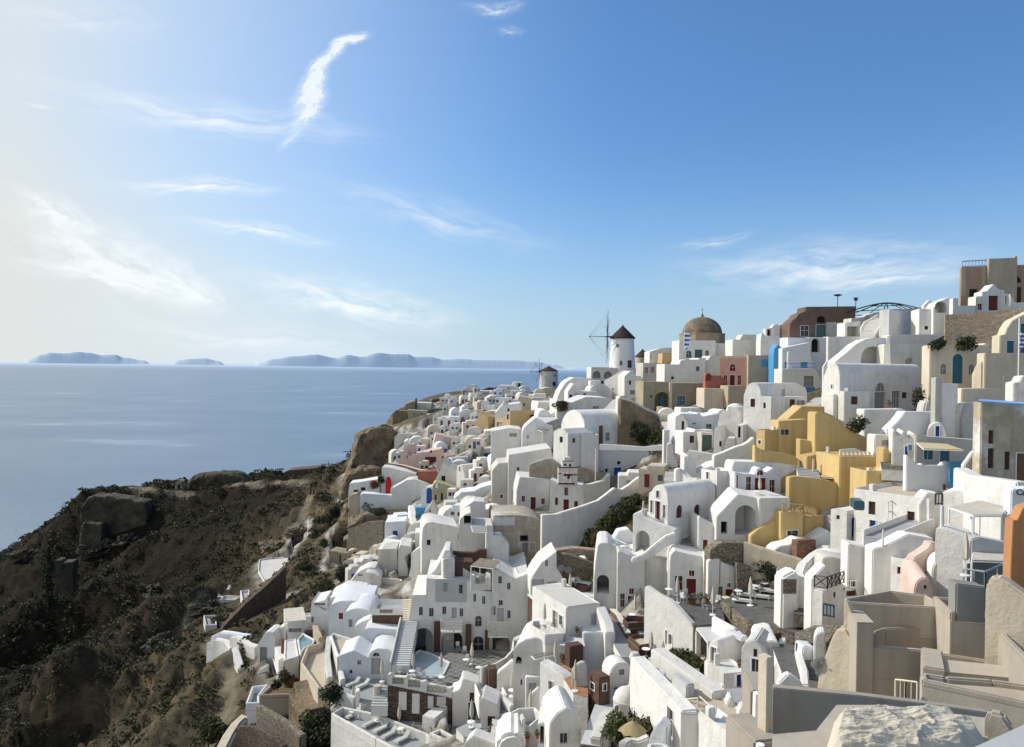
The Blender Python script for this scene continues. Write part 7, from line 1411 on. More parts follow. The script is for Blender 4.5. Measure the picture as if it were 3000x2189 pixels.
S('flat_roof','long sandy flat roof running off the right edge','roof',[(1600,770),(2180,830),(2420,940),(1660,870)],D=38.5,drop=2,par=.02,floor='sandfloor',m=TA)
S('flat_roof','lower taupe flat roof with pale parapet and triangular shadow','roof',[(1450,900),(1480,880),(1640,905),(2000,930),(2420,985),(2420,1140),(1470,935)],D=33,drop=6,par=.22,floor='sandfloor',m=TA)
rail('thin pale metal handrail before the huge taupe wall',[(1260,1100,33),(1335,1110,32.5),(1430,1125,32)],m='cream',step=1.2,r=.03)
Q('plaster_wall','long low taupe wall across the foreground with sunlit top','wall',[(298,1010),(305,998),(1000,1062),(1500,1125),(2000,1195),(2020,1230)],1500,r=4,D=26,t=.35,m=TA,drop=2)
B('chimney_block','taupe chimney block with white pipe at the left of the foreground','chimney',118,130,300,1020,1230,D=29,r=-8,l=2.0,m=TA,roof='sandfloor',par=0)
pole(185,1310,1040,'white plastic pipe leaning on the taupe chimney block',D=27.5,r=.22,name='pipe',cat='pipe')
B('plinth','taupe square plinth carrying the tall post','plinth',118,160,370,1420,1560,D=23,r=12,l=1.9,m=TA,roof='sandfloor',par=0)
B('square_post','tall square cream post standing on the taupe plinth','post',234,250,300,770,1385,D=23.6,r=25,m='cream',roof='cream',par=0,bev=.02,l=.4)
pole(205,1500,1440,'short white pipe stub on the taupe plinth',D=22,r=.15,name='pipe',cat='pipe')
def bundle():
 D0=19.5;z0=gp(1300,1330,D0).z
 out=[(700,1462),(780,1190),(900,1180),(1150,1160),(1450,1180),(1650,1190),(1900,1290),(2000,1390),(1850,1480),(1300,1560),(800,1560)]
 P=[gp(x,y,z=z0)for x,y in out];xs=[p.x for p in P];ys=[p.y for p in P];b=bmesh.new();nx,ny=300,300;g=[]
 poly=[(p.x,p.y)for p in P]
 X,Y=np.meshgrid(np.linspace(min(xs)-.2,max(xs)+.2,nx),np.linspace(min(ys)-.2,max(ys)+.2,ny));X=X.ravel();Y=Y.ravel()
 ins=inpoly(X,Y,poly);d=distpoly(X,Y,poly)*np.where(ins,1,-1)
 h=np.clip(d/.5,0,1)**.5*.42
 w=Y*2.2+.5*np.sin(X*1.1)+.9*fbm(X*.7,Y*1.3,3,4)*2
 F=lambda a,c,k:1-np.abs(2*fbm(X*a+.4*fbm(X,Y,2,k+9),Y*c+.9*fbm(X*.8,Y*.8,2,k+5),3,k)/.9-1)
 zz=h*.55+np.clip(d/.3,0,1)*(.17*F(.3,2.6,3)+.14*F(.7,6.5,8)+.07*F(1.4,13,14)+.05*F(4,5,17)+.14*F(.8,.9,21)**3)
 vs=[b.verts.new((x,y,z0-.35+k))for x,y,k in zip(X,Y,zz)]
 for j in range(ny-1):
  for i in range(nx-1):
   q=[j*nx+i,j*nx+i+1,(j+1)*nx+i+1,(j+1)*nx+i]
   if all(d[k]>-.05 for k in q):b.faces.new([vs[k]for k in q])
 bmesh.ops.delete(b,geom=[v for v in b.verts if not v.link_faces],context='VERTS')
 o=finish('crumpled_tarpaulin',b,'canvas',None,(P[0].x,P[0].y,z0),smooth=180);tag(o,'crumpled cream canvas sheet heaped on the nearest roof','tarpaulin')
 return z0
zf_=bundle()
S('flat_roof','nearest taupe roof carrying the crumpled canvas','roof',[(300,1360),(640,1330),(800,1130),(1170,1130),(1960,1230),(2120,1340),(2300,1700),(300,1700)],z=zf_-.3,drop=2,par=0,floor='taupe',m=TA)
Q('roof_notch','short sunlit taupe upstand at the end of the canvas sheet','wall',[(1958,1260),(1990,1188),(2105,1215),(2180,1330)],1420,r=-35,D=19.8,t=.35,m=TA)
S('flat_roof','grey corner of the closest parapet at the bottom right','roof',[(1850,1470),(2270,1280),(2600,1290),(2600,1700),(1900,1700)],D=14,drop=3,par=0,floor='palegrey',m=TA)
rf=random.Random(11);zoom(0,0,1);made=0
AREAS=[([(1180,1290),(1290,1180),(1420,1120),(1560,1160),(1640,1210),(1640,1290),(1480,1400),(1440,1560),(1330,1600),(1280,1500),(1200,1400),(1100,1330),(1130,1270)],900),([(1900,1240),(2160,1240),(2200,1330),(2000,1440),(1850,1440)],120),([(1080,1480),(1250,1470),(1260,1700),(1050,1740),(1000,1760)],320)]
fl=[(np.array([p[0]for p in q]),np.array([p[1]for p in q]),q)for q,_ in FOOT]
for area,tries in AREAS:
 ax=[a[0]for a in area];ay=[a[1]for a in area]
 for _ in range(tries):
  x,y=rf.uniform(min(ax),max(ax)),rf.uniform(min(ay),max(ay))
  if not inpoly(np.array([x]),np.array([y]),area)[0]:continue
  p=gp(x,y);s=rf.uniform(2.0,4.2)
  c=p+Vector((.15*s,s*.5,0));dm=99
  for X_,Y_,q in fl:
   if abs(X_.mean()-c.x)+abs(Y_.mean()-c.y)>30:continue
   dm=min(dm,0 if inpoly(np.array([c.x]),np.array([c.y]),q)[0]else distpoly(np.array([c.x]),np.array([c.y]),q)[0])
  if dm<s*.48+.05 or abs(float(H(c.x,c.y)[0])-p.z)>3:continue
  made+=1;rz=rf.uniform(-.5,.5);h=rf.uniform(2.0,3.1);w_=s*rf.uniform(.8,1.3);k=rf.random();gz=float(min(H([c.x-s/2,c.x+s/2],[c.y-s/2,c.y-s/2])))
  top=max(p.z,float(H(c.x,c.y)[0])-.6)+h
  cor=[c+Vector((a*w_/2*math.cos(rz)-b_*s/2*math.sin(rz),a*w_/2*math.sin(rz)+b_*s/2*math.cos(rz),0))for a,b_ in((-1,-1),(1,-1),(1,1),(-1,1))]
  root=empty('small_house',c,'x','house','small whitewashed houses packed among the roofs');ol_=[]
  u_=(cor[1]-cor[0]).normalized();n_v=Vector((u_.y,-u_.x,0));pf=Plane(Vector((cor[0].x,cor[0].y,p.z)),math.degrees(rz));bm=bmesh.new();mt_=['white','white','bluewhite','oldwhite','cream','white'][rf.randrange(6)]
  if k<.35:prf=[(0,top-w_*.3)]+[(w_/2*(1-math.cos(t*math.pi/8)),top-w_*.3+w_*.42*math.sin(t*math.pi/8))for t in range(1,8)]+[(w_,top-w_*.3)]
  else:prf=[(0,top),(w_,top)]if k<.6 else[(0,top),(w_*.3,top),(w_*.3,top+.5),(w_,top+.5)]
  addpoly(bm,[pf.at(0,gz-1)]+[pf.at(a,z_)for a,z_ in prf]+[pf.at(w_,gz-1)],-pf.n*s);soft(bm,.12);finish('walls',bm,mt_,root,c)
  for q_ in range(rf.choice([1,2,2])):
   wx=w_*(.22+.45*q_)+rf.uniform(-.1,.2);ht=rf.choice([.6,.8,1.8 if q_==0 else .7]);zb_=top-w_*.3-(.5+ht)if k<.35 else top-.7-ht
   bm=bmesh.new();addpoly(bm,[pf.at(wx,zb_,.03),pf.at(wx+.7,zb_,.03),pf.at(wx+.7,zb_+ht,.03),pf.at(wx,zb_+ht,.03)],-pf.n*.1);bmesh.ops.recalc_face_normals(bm,faces=bm.faces)
   mc_=rf.choice(['glass','glass','woodred','bluepaint','greyshutter']);ol_.append({'glass':'dark','woodred':'red','bluepaint':'blue','greyshutter':'grey'}[mc_]+(' door' if ht>1.5 else ' window'));finish('door' if ht>1.5 else 'window',bm,mc_,root,pf.at(wx,zb_),smooth=0)
  root['label']='small %s %s house with %s among the crowded roofs'%({'white':'white','bluewhite':'bluish white','oldwhite':'weathered white','cream':'cream'}[mt_],'vaulted' if k<.35 else 'flat-roofed' if k<.6 else 'step-roofed',' and '.join(sorted(ol_)))
  FOOT.append(([(v.x,v.y)for v in cor],top-.4));fl.append((np.array([v.x for v in cor]),np.array([v.y for v in cor]),FOOT[-1][0]))
print('fillers',made)
rc=random.Random(21)
for o in[q for q in bpy.data.objects if q.type=='EMPTY' and q.get('ztop')is not None and q.get('category')=='house']:
 bd=[c for c in o.children if c.name.startswith('roof')]
 if not bd:continue
 vs=[v.co+bd[0].location+o.location for v in bd[0].data.vertices];c=sum(vs,Vector())/len(vs);v=vs[rc.randrange(4)];p=c.lerp(v,.72);p.z=min(q.z for q in vs)
 b=bmesh.new();s_=rc.uniform(.35,.6);h_=rc.uniform(.5,1.0);addbox(b,p,s_,s_*.8,h_,rc.random());pass;soft(b,.03)
 tag(finish('chimney',b,'white',None,p),'small square whitewashed chimney on a flat house roof','chimney','small chimneys on flat roofs')
NY,NX=620,560
yy=np.geomspace(8,640,NY);tx=np.linspace(-1.35,1.15,NX)
GY,GT=np.meshgrid(yy,tx,indexing='ij');GX=GY*GT;GX,GY=GX.ravel(),GY.ravel()
Z=np.concatenate([H(GX[i:i+20000],GY[i:i+20000])for i in range(0,len(GX),20000)])
near=np.full(len(GX),1e9);lim=np.full(len(GX),1e9)
for poly,zm in FOOT:
 xs=[p[0]for p in poly];ys=[p[1]for p in poly]
 m_=(GX>min(xs)-7)&(GX<max(xs)+7)&(GY>min(ys)-7)&(GY<max(ys)+7);k=np.nonzero(m_)[0]
 if not len(k):continue
 ins=inpoly(GX[k],GY[k],poly);d=distpoly(GX[k],GY[k],poly);d[ins]=0
 near[k]=np.minimum(near[k],d);lim[k]=np.where(d<.35,np.minimum(lim[k],zm),lim[k])
vill=np.clip((2.6-near+2.5*(fbm(GX*.3,GY*.3,3)-.45))/1.2,0,1)
def lowered(v):return v
vill*=np.clip((GX/GY+.37)/.05,0,1)
path_=np.zeros(len(GX))
for lab_,P_,w_ in PATHS:
 for a_,c_ in zip(P_,P_[1:]):
  k_=np.nonzero((GX>min(a_.x,c_.x)-4)&(GX<max(a_.x,c_.x)+4)&(GY>min(a_.y,c_.y)-4)&(GY<max(a_.y,c_.y)+4))[0]
  if len(k_):d_=distpoly(GX[k_],GY[k_],[(a_.x,a_.y),(c_.x,c_.y)]);path_[k_]=np.maximum(path_[k_],np.clip(1.3-d_/w_,0,1))
for cx_,cy_,rad in WILD:
 d=np.hypot(GX-cx_,GY-cy_);vill*=np.clip((d-rad)/1.2,0,1)
wild=1-np.clip((6.5-near)/4,0,1)
far=np.clip((GY-40)/80,0,1)
U_=GX*.80+GY*.60;V_=-GX*.60+GY*.80
rid=1-np.abs(2*fbm(U_*.010+.25*fbm(GX*.03,GY*.03,3,5),V_*.034+.5*fbm(GX*.02,GY*.02,3,6),4,3)/.94-1)
wild=wild*np.clip((-.16-GX/GY)/.05,0,1)
Z=Z+wild*far*(9.0*(rid-.72)+5.5*(fbm(GX*.09,GY*.09,4,9)-.47)+2.6*(fbm(GX*.4,GY*.4,4,11)-.44)+1.2*(fbm(GX*1.1,GY*1.1,3,51)-.44))
zoom(0,1300,.538)
for A_,w_,pts_ in[(7,11,[(-60,1110),(100,1010),(270,935),(450,885),(650,845),(760,830)]),(6,8,[(310,1290),(420,1225),(560,1125),(700,1035),(870,955),(960,930)]),(3,7,[(60,1640),(200,1510),(300,1380),(430,1300),(640,1240),(820,1190),(980,1150)]),(6,12,[(820,640),(960,620),(1150,560),(1400,500),(1600,440)]),(4,6,[(1000,1500),(1150,1330),(1250,1230)])]:
 W_=[gp(*q)for q in pts_];d_=np.full(len(GX),1e9);f_=np.full(len(GX),1e9)
 for a_,c_ in zip(W_,W_[1:]):
  sg=[(a_.x,a_.y),(c_.x,c_.y)];d_=np.minimum(d_,distpoly(GX,GY,sg));k_=1-w_*1.7/a_.y;sg=[(a_.x*k_,a_.y*k_),(c_.x*k_,c_.y*k_)];f_=np.minimum(f_,distpoly(GX,GY,sg))
 ro=.75+.5*fbm(GX*.15,GY*.15,3,41)
 Z=Z+wild*A_*ro*np.exp(-(d_/w_)**2)-wild*A_*1.1*ro*np.exp(-(f_/(w_*1.1))**2)
nz_=5*(fbm(GX*.07,GY*.07,4,61)-.47);q_=(Z+nz_)/3.1;fl_=np.floor(q_);st_=np.clip((q_-fl_-.5)/.3+.5,0,1);st_=st_*st_*(3-2*st_)
Z=Z+((fl_+st_)*3.1-nz_-Z)*.8*wild*np.clip((fbm(GX*.04,GY*.04,3,71)-.36)/.12,0,1)
Z=Z+wild*far*1.3*(fbm(GX*.55,GY*.55,4,81)-.46)
Z=np.minimum(Z,lim)
Z=np.maximum(Z,-165)
me=bpy.data.meshes.new('hillside');idx=np.arange(NY*NX).reshape(NY,NX)
q=np.stack([idx[:-1,:-1],idx[:-1,1:],idx[1:,1:],idx[1:,:-1]],-1).reshape(-1,4)
me.vertices.add(NY*NX);me.vertices.foreach_set('co',np.stack([GX,GY,Z],1).ravel())
me.loops.add(len(q)*4);me.loops.foreach_set('vertex_index',q.ravel());me.polygons.add(len(q));me.polygons.foreach_set('loop_start',np.arange(len(q))*4);me.polygons.foreach_set('loop_total',np.full(len(q),4))
me.polygons.foreach_set('use_smooth',np.ones(len(q),bool));me.update(calc_edges=True)
at_=me.attributes.new('village','FLOAT','POINT');at_.data.foreach_set('value',vill.astype(np.float32))
at2=me.attributes.new('path','FLOAT','POINT');at2.data.foreach_set('value',path_.astype(np.float32))
g=bpy.data.objects.new('hillside',me);COL.objects.link(g);g['kind']='structure'
def groundmat():
 m=bpy.data.materials.new('hillside');m.use_nodes=True;nt=m.node_tree;L=nt.links;b=nt.nodes['Principled BSDF'];b.inputs['Roughness'].default_value=.95;b.inputs['Specular IOR Level'].default_value=.1
 geo=N(nt,'ShaderNodeNewGeometry')
 def noise(s,d=8,r=.65,z=1):
  mp=N(nt,'ShaderNodeMapping');mp.inputs['Scale'].default_value=(1,1,z);L.new(geo.outputs['Position'],mp.inputs[0])
  n=N(nt,'ShaderNodeTexNoise');n.inputs['Scale'].default_value=s;n.inputs['Detail'].default_value=d;n.inputs['Roughness'].default_value=r;L.new(mp.outputs[0],n.inputs['Vector']);return n.outputs['Fac']
 def ramp(f,stops):
  r=N(nt,'ShaderNodeValToRGB');L.new(f,r.inputs[0]);e=r.color_ramp.elements
  while len(e)<len(stops):e.new(.5)
  for k,(p,c)in zip(e,stops):k.position=p;k.color=(*c,1)
  return r.outputs[0]
 def mix(f,a,c):
  x=N(nt,'ShaderNodeMix',data_type='RGBA');L.new(f,x.inputs[0]);L.new(a,x.inputs[6]);L.new(c,x.inputs[7]);return x.outputs[2]
 earth=ramp(noise(.045,10,.7),[(.30,(.014,.013,.010)),(.44,(.030,.026,.017)),(.54,(.062,.045,.027)),(.66,(.038,.036,.02)),(.8,(.09,.066,.038))])
 fine=ramp(noise(.9,8,.75),[(.3,(.012,.013,.008)),(.5,(.05,.042,.026)),(.72,(.10,.078,.048))])
 f1=N(nt,'ShaderNodeMix',data_type='RGBA');f1.inputs[0].default_value=.5;L.new(earth,f1.inputs[6]);L.new(fine,f1.inputs[7])
 rock=ramp(noise(.16,10,.7,2.2),[(.3,(.03,.023,.016)),(.5,(.10,.072,.044)),(.62,(.17,.125,.08)),(.75,(.06,.048,.03))])
 sp=N(nt,'ShaderNodeSeparateXYZ');L.new(geo.outputs['Normal'],sp.inputs[0])
 st=N(nt,'ShaderNodeMapRange');st.inputs[1].default_value=.72;st.inputs[2].default_value=.45;L.new(sp.outputs[2],st.inputs[0])
 wildc=mix(st.outputs[0],f1.outputs[2],rock)
 pv=ramp(noise(.35,6,.6),[(.3,(.07,.06,.045)),(.46,(.19,.17,.14)),(.56,(.33,.31,.28)),(.75,(.52,.50,.47))])
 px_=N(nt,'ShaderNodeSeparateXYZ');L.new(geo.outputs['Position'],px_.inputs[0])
 dk=N(nt,'ShaderNodeMapRange');dk.inputs[1].default_value=-40;dk.inputs[2].default_value=-95;dk.inputs[3].default_value=2.4;dk.inputs[4].default_value=.34;L.new(px_.outputs[0],dk.inputs[0])  # wild ground darkens leftward: valley shade put into colour, paler dry soil by village
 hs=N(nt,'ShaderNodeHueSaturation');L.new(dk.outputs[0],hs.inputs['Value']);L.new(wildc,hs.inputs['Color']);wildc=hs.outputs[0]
 ap=N(nt,'ShaderNodeAttribute');ap.attribute_name='path';wildc=mix(ap.outputs['Fac'],wildc,ramp(noise(.6),[(.3,(.12,.10,.07)),(.6,(.27,.23,.165))]))
 av=N(nt,'ShaderNodeAttribute');av.attribute_name='village'
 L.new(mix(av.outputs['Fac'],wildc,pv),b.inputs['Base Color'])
 bp=N(nt,'ShaderNodeBump');bp.inputs['Strength'].default_value=1;bp.inputs['Distance'].default_value=1.3
 iv=N(nt,'ShaderNodeMath',operation='MULTIPLY_ADD');iv.inputs[1].default_value=-.9;iv.inputs[2].default_value=1;L.new(av.outputs['Fac'],iv.inputs[0])
 mu=N(nt,'ShaderNodeMath',operation='MULTIPLY');L.new(noise(.55,9,.72),mu.inputs[0]);L.new(iv.outputs[0],mu.inputs[1]);L.new(mu.outputs[0],bp.inputs['Height']);L.new(bp.outputs[0],b.inputs['Normal'])
 return m
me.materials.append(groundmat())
rs=np.random.RandomState(5)
def scrub(name,ncand,rr,mlist,seed,dens,leaf,nl=26,ylim=(70,420)):
 rs=np.random.RandomState(seed);y=rs.uniform(0,1,ncand)**.8*(ylim[1]-ylim[0])+ylim[0];t=rs.uniform(-.95,.35,ncand);x=y*t
 iy=np.clip(np.searchsorted(yy,y),0,NY-1);it=np.clip(((t+1.35)/2.5*(NX-1)).round().astype(int),0,NX-1);k=iy*NX+it
 ok=~((t>-.185)&(y>150))&(vill[k]<.05)&(path_[k]<.2)&(near[k]>1.2)&(fbm(x*.06,y*.06,4,21)+.10*rs.normal(size=ncand)>dens)&(Z[k]>-148)
 x,y,k=x[ok],y[ok],k[ok];z=Z[k];x=GX[k]+rs.uniform(-.3,.3,len(k));y=GY[k]
 n=len(x);r=(rr[0]+(rr[1]-rr[0])*rs.uniform(0,1,n)**2.2)*(.6+.6*(y/200));
 V=np.zeros((n,nl,4,3));c=rs.normal(size=(n,nl,3));c/=np.linalg.norm(c,axis=2,keepdims=True)+1e-9;c*=rs.uniform(.72,1,(n,nl,1));c[...,2]=np.abs(c[...,2])*.75
 P=np.stack([x,y,z],1)[:,None]+c*r[:,None,None]
 a=rs.normal(size=(n,nl,3));a/=np.linalg.norm(a,axis=2,keepdims=True);b=np.cross(a,rs.normal(size=(n,nl,3)));b/=np.linalg.norm(b,axis=2,keepdims=True)+1e-9
 s=(leaf*r[:,None]*rs.uniform(.6,1.3,(n,nl)))[...,None]
 V[:,:,0]=P+a*s;V[:,:,1]=P+b*s*.7;V[:,:,2]=P-a*s;V[:,:,3]=P-b*s*.7
 me=bpy.data.meshes.new(name);m=n*nl;me.vertices.add(m*4);me.vertices.foreach_set('co',V.ravel());me.loops.add(m*4);me.loops.foreach_set('vertex_index',np.arange(m*4))
 me.polygons.add(m);me.polygons.foreach_set('loop_start',np.arange(m)*4);me.polygons.foreach_set('loop_total',np.full(m,4))
 for q_ in mlist:me.materials.append(MATS[q_])
 me.polygons.foreach_set('material_index',np.repeat(rs.randint(0,len(mlist),n),nl));me.update(calc_edges=True)
 o=bpy.data.objects.new(name,me);COL.objects.link(o);print(name,n);return o
o=scrub('scrub',34000,(.3,1.5),['scrub','scrubolive','scrub','leaf_dark','scrubolive'],3,.42,.24,32)
tag(o,'dark green and brown scrub bushes covering the steep hillside','scrub',kind='stuff')
o=scrub('dry_grass',16000,(.15,.42),['drygrass','drygrass','scrubolive'],8,.30,.5,9,(60,260))
tag(o,'dry grass tufts scattered on the hillside below the houses','dry grass',kind='stuff')
SEA=-150
bm=bmesh.new();ring=[bm.verts.new((x,y,SEA))for x,y in((-400000,-300),(400000,-300),(400000,400000),(-400000,400000))];bm.faces.new(ring)
def seamat():
 m=bpy.data.materials.new('sea');m.use_nodes=True;nt=m.node_tree;L=nt.links;b=nt.nodes['Principled BSDF']
 geo=N(nt,'ShaderNodeNewGeometry')
 mp=N(nt,'ShaderNodeMapping');mp.inputs['Scale'].default_value=(.0022,.0042,1);L.new(geo.outputs['Position'],mp.inputs[0])
 n=N(nt,'ShaderNodeTexNoise');n.inputs['Scale'].default_value=1;n.inputs['Detail'].default_value=8;n.inputs['Roughness'].default_value=.6;L.new(mp.outputs[0],n.inputs['Vector'])
 r=N(nt,'ShaderNodeValToRGB');L.new(n.outputs['Fac'],r.inputs[0]);e=r.color_ramp.elements;e[0].position=.38;e[0].color=SEA_A;e[1].position=.60;e[1].color=SEA_B;k=e.new(.70);k.color=SEA_C
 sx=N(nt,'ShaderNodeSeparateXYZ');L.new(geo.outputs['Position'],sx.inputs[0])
 hz_=N(nt,'ShaderNodeMapRange');hz_.inputs[1].default_value=14000;hz_.inputs[2].default_value=60000;hz_.inputs[4].default_value=.9;L.new(sx.outputs[1],hz_.inputs[0])  # distance haze mixed into the sea's base colour toward the horizon
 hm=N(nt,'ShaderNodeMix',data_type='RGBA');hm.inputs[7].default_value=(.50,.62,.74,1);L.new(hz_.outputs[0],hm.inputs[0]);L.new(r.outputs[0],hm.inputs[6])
 L.new(hm.outputs[2],b.inputs['Base Color']);b.inputs['Roughness'].default_value=.38;b.inputs['Specular IOR Level'].default_value=.5
 mp2=N(nt,'ShaderNodeMapping');mp2.inputs['Scale'].default_value=(.03,.12,1);L.new(geo.outputs['Position'],mp2.inputs[0])
 n2=N(nt,'ShaderNodeTexNoise');n2.inputs['Scale'].default_value=1;n2.inputs['Detail'].default_value=9;n2.inputs['Roughness'].default_value=.7;L.new(mp2.outputs[0],n2.inputs['Vector'])
 bp=N(nt,'ShaderNodeBump');bs_=N(nt,'ShaderNodeMapRange');bs_.inputs[1].default_value=400;bs_.inputs[2].default_value=9000;bs_.inputs[3].default_value=.55;bs_.inputs[4].default_value=0;L.new(sx.outputs[1],bs_.inputs[0]);L.new(bs_.outputs[0],bp.inputs['Strength']);bp.inputs['Distance'].default_value=4;L.new(n2.outputs['Fac'],bp.inputs['Height']);L.new(bp.outputs[0],b.inputs['Normal'])
 return m
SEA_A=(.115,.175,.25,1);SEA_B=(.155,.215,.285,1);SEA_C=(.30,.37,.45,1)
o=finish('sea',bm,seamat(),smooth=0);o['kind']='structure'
zoom(0,0,1)
hz=mat('farisland',(.52,.61,.71),(.51,.60,.70),scale=.0012,rough=1,bump=0,spec=0)  # aerial haze put into the islands' pale blue base colour
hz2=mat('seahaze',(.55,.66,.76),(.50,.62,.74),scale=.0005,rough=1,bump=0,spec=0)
def island(label,pts,D,yb):
 bm=bmesh.new();rows=[]
 rr=random.Random(3)
 pts=[(pts[0][0]-22,yb+3)]+pts+[(pts[-1][0]+22,yb+4)]
 X=[]
 for(a,b)in zip(pts,pts[1:]):
  k=max(1,int((b[0]-a[0])/5))
  for i in range(k):f=i/k;X.append((a[0]+(b[0]-a[0])*f,a[1]+(b[1]-a[1])*(f*f*(3-2*f))+rr.uniform(-.35,.35)))
 X.append(pts[-1])
 for(x,y)in X:
  p=ray(x,y)*D;q=[]
  hgt=max(p.z-SEA,1)
  for f,g in((0,-.6),(.45,-.35),(.8,-.15),(1,0),(.6,.5),(0,1)):
   q.append(bm.verts.new((p.x*(p.y+g*900)/p.y,p.y+g*900,SEA+hgt*f-2)))
  rows.append(q)
 for a,b in zip(rows,rows[1:]):
  for k in range(5):bm.faces.new((a[k],b[k],b[k+1],a[k+1]))
 bmesh.ops.recalc_face_normals(bm,faces=bm.faces)
 o=finish('island',bm,hz,None,ray(pts[0][0],1075)*D,smooth=0);tag(o,label,'island','islands on the horizon','structure')
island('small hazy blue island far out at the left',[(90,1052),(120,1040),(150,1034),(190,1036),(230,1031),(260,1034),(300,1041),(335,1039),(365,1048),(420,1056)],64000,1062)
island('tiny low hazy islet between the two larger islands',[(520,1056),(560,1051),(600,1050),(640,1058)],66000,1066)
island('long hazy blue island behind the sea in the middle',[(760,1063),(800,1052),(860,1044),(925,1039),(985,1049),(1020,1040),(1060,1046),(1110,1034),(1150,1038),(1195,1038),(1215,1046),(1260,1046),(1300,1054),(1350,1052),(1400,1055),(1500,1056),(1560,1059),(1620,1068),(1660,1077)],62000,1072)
SUN=Vector((-.95*math.cos(R_(SUN_EL)),.31*math.cos(R_(SUN_EL)),math.sin(R_(SUN_EL)))).normalized()
sl=bpy.data.lights.new('sun','SUN');sl.energy=SUN_E;sl.angle=R_(.5);sl.color=(1,.955,.88);so=bpy.data.objects.new('sun',sl);COL.objects.link(so)
so.rotation_euler=SUN.to_track_quat('Z','Y').to_euler()
w=bpy.data.worlds.new('World');sc.world=w;w.use_nodes=True;nt=w.node_tree;L=nt.links;bg=nt.nodes['Background']
sky=N(nt,'ShaderNodeTexSky',sky_type='NISHITA');sky.sun_disc=False;sky.sun_elevation=R_(SUN_EL);sky.sun_rotation=math.atan2(SUN.x,SUN.y);sky.air_density=1.0;sky.dust_density=2.2;sky.ozone_density=1.6;sky.altitude=150
tc=N(nt,'ShaderNodeTexCoord');sx=N(nt,'ShaderNodeSeparateXYZ');L.new(tc.outputs['Generated'],sx.inputs[0])
def mth(op,a,b=None,c=None,clamp=False):
 n=N(nt,'ShaderNodeMath',operation=op);n.use_clamp=clamp
 for i,v in enumerate((a,b,c)):
  if v is None:continue
  if isinstance(v,(int,float)):n.inputs[i].default_value=v
  else:L.new(v,n.inputs[i])
 return n.outputs[0]
az=mth('ARCTAN2',sx.outputs[0],sx.outputs[1]);el=mth('ARCSINE',sx.outputs[2])
cb=N(nt,'ShaderNodeCombineXYZ');L.new(az,cb.inputs[0]);L.new(el,cb.inputs[1])
dn=N(nt,'ShaderNodeTexNoise');dn.inputs['Scale'].default_value=7;dn.inputs['Detail'].default_value=6;L.new(cb.outputs[0],dn.inputs['Vector'])
dv=N(nt,'ShaderNodeVectorMath',operation='MULTIPLY_ADD');dv.inputs[1].default_value=(.05,.05,0);L.new(dn.outputs['Color'],dv.inputs[0]);
dv0=N(nt,'ShaderNodeVectorMath',operation='SUBTRACT');dv0.inputs[1].default_value=(.025,.025,0);L.new(cb.outputs[0],dv0.inputs[0]);L.new(dv0.outputs[0],dv.inputs[2])
cl=None
def streak(x0,y0,x1,y1,wpx,strength,grain=2.2,lo=.38,hi=.72,det=8,warp=True):
 global cl
 d0,d1=ray(x0,y0).normalized(),ray(x1,y1).normalized()
 A=(math.atan2(d0.x,d0.y),math.asin(d0.z));Bq=(math.atan2(d1.x,d1.y),math.asin(d1.z));c=((A[0]+Bq[0])/2,(A[1]+Bq[1])/2);Ln=math.hypot(Bq[0]-A[0],Bq[1]-A[1])/2;th=math.atan2(Bq[1]-A[1],Bq[0]-A[0])
 mp=N(nt,'ShaderNodeMapping',vector_type='TEXTURE');mp.inputs['Location'].default_value=(*c,0);mp.inputs['Rotation'].default_value=(0,0,th);mp.inputs['Scale'].default_value=(Ln,wpx/FL,1)
 L.new((dv if warp else cb).outputs[0],mp.inputs[0]);ln=N(nt,'ShaderNodeVectorMath',operation='LENGTH');L.new(mp.outputs[0],ln.inputs[0])
 f=mth('SUBTRACT',1.15,ln.outputs['Value'],clamp=True);f=mth('SMOOTH_MIN',f,1.0,.3)if False else mth('MULTIPLY',f,f)
 nz=N(nt,'ShaderNodeTexNoise');nz.inputs['Scale'].default_value=grain;nz.inputs['Detail'].default_value=det;nz.inputs['Roughness'].default_value=.65;L.new(mp.outputs[0],nz.inputs['Vector'])
 mr=N(nt,'ShaderNodeMapRange');mr.inputs[1].default_value=lo;mr.inputs[2].default_value=hi;L.new(nz.outputs['Fac'],mr.inputs[0])
 g=mth('MULTIPLY',mth('MULTIPLY',f,mr.outputs[0]),strength);cl=g if cl is None else mth('ADD',cl,g)
zoom(0,0,3000/2264)
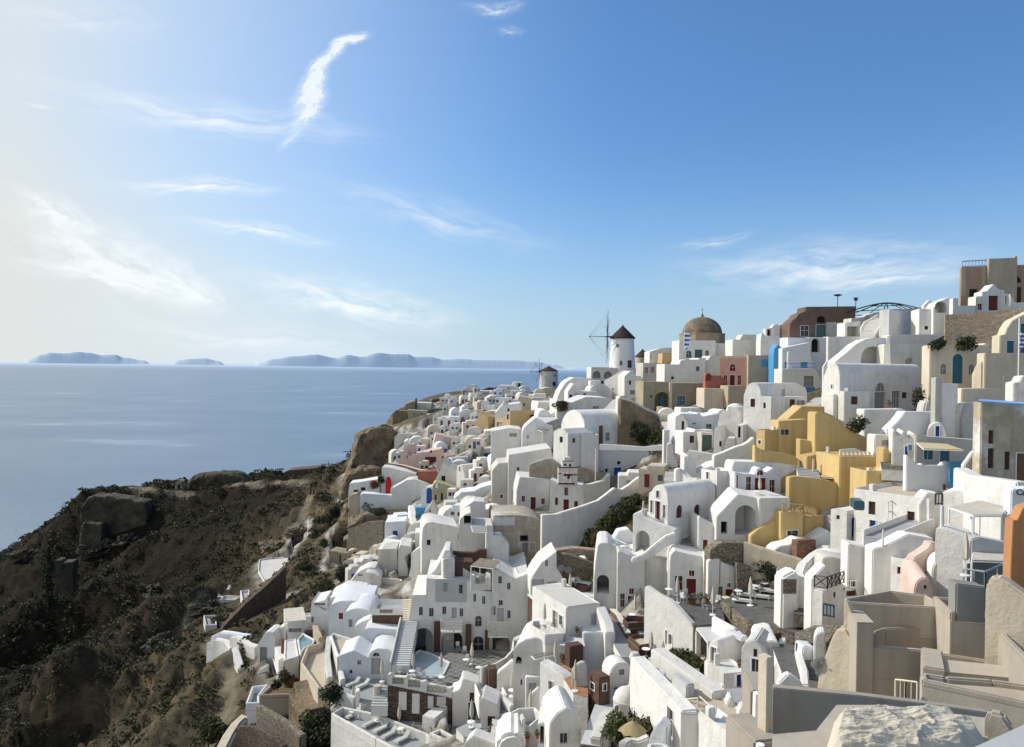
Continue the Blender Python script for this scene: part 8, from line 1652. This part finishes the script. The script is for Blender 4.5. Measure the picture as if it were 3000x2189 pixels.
for a in[(-60,170,900,290,70,1.2),(-60,480,520,650,130,2.2),(-40,400,260,520,50,1.8),(180,390,680,435,34,1.6),(330,480,780,545,32,1.4),(-20,560,480,665,40,1.6),(270,550,540,690,50,1.5),(420,600,1100,720,95,1.7),(1400,610,2300,560,100,1.2),(1740,640,2200,600,30,1.2),(1450,560,1700,505,24,.7),(600,390,1300,560,90,.7),(30,700,1000,780,80,.8),(1000,0,1180,10,22,1.1),(1080,45,1170,60,18,.7),(45,228,130,242,8,1.1),(-100,10,420,60,60,.5)]:streak(*a)
for a in[(722,92,832,66,17,3.6),(722,128,775,82,25,3.6),(672,165,745,105,28,3.6),(655,215,728,140,36,3.6),(640,245,722,190,40,3.6),(640,285,705,225,26,2.2),(620,340,665,275,20,1.0)]:
 streak(*a,grain=3.0,lo=.30,hi=.74,det=5)
cl=mth('MINIMUM',cl,1.0)
hzv=mth('MULTIPLY',mth('SUBTRACT',.15,az),1.35,clamp=True);hzv=mth('POWER',hzv,1.7)
low=mth('POWER',mth('SUBTRACT',1.0,mth('MULTIPLY',mth('ABSOLUTE',el),3.2),clamp=True),2.0)
veil=mth('ADD',mth('MULTIPLY',hzv,VEIL_L),mth('MULTIPLY',low,VEIL_H),clamp=True)
tint=N(nt,'ShaderNodeMix',data_type='RGBA',blend_type='MULTIPLY');tint.inputs[0].default_value=1;L.new(sky.outputs[0],tint.inputs[6]);tint.inputs[7].default_value=SKYTINT
m1=N(nt,'ShaderNodeMix',data_type='RGBA');L.new(veil,m1.inputs[0]);L.new(tint.outputs[2],m1.inputs[6]);
vc=N(nt,'ShaderNodeMix',data_type='RGBA');L.new(hzv,vc.inputs[0]);vc.inputs[6].default_value=VCOL_R;vc.inputs[7].default_value=VCOL_L;L.new(vc.outputs[2],m1.inputs[7])
m2=N(nt,'ShaderNodeMix',data_type='RGBA');L.new(mth('MULTIPLY',cl,.85),m2.inputs[0]);L.new(m1.outputs[2],m2.inputs[6]);m2.inputs[7].default_value=CLCOL
L.new(m2.outputs[2],bg.inputs['Color']);bg.inputs['Strength'].default_value=SKY_S
for o in list(PROTO.values()):
 pass
sc.view_settings.view_transform='Standard';sc.view_settings.look='None';sc.view_settings.exposure=0;sc.view_settings.gamma=1
sc.render.engine='CYCLES';sc.cycles.max_bounces=6;sc.cycles.diffuse_bounces=3;sc.cycles.glossy_bounces=2;sc.cycles.transmission_bounces=2
print('objects',len(bpy.data.objects))
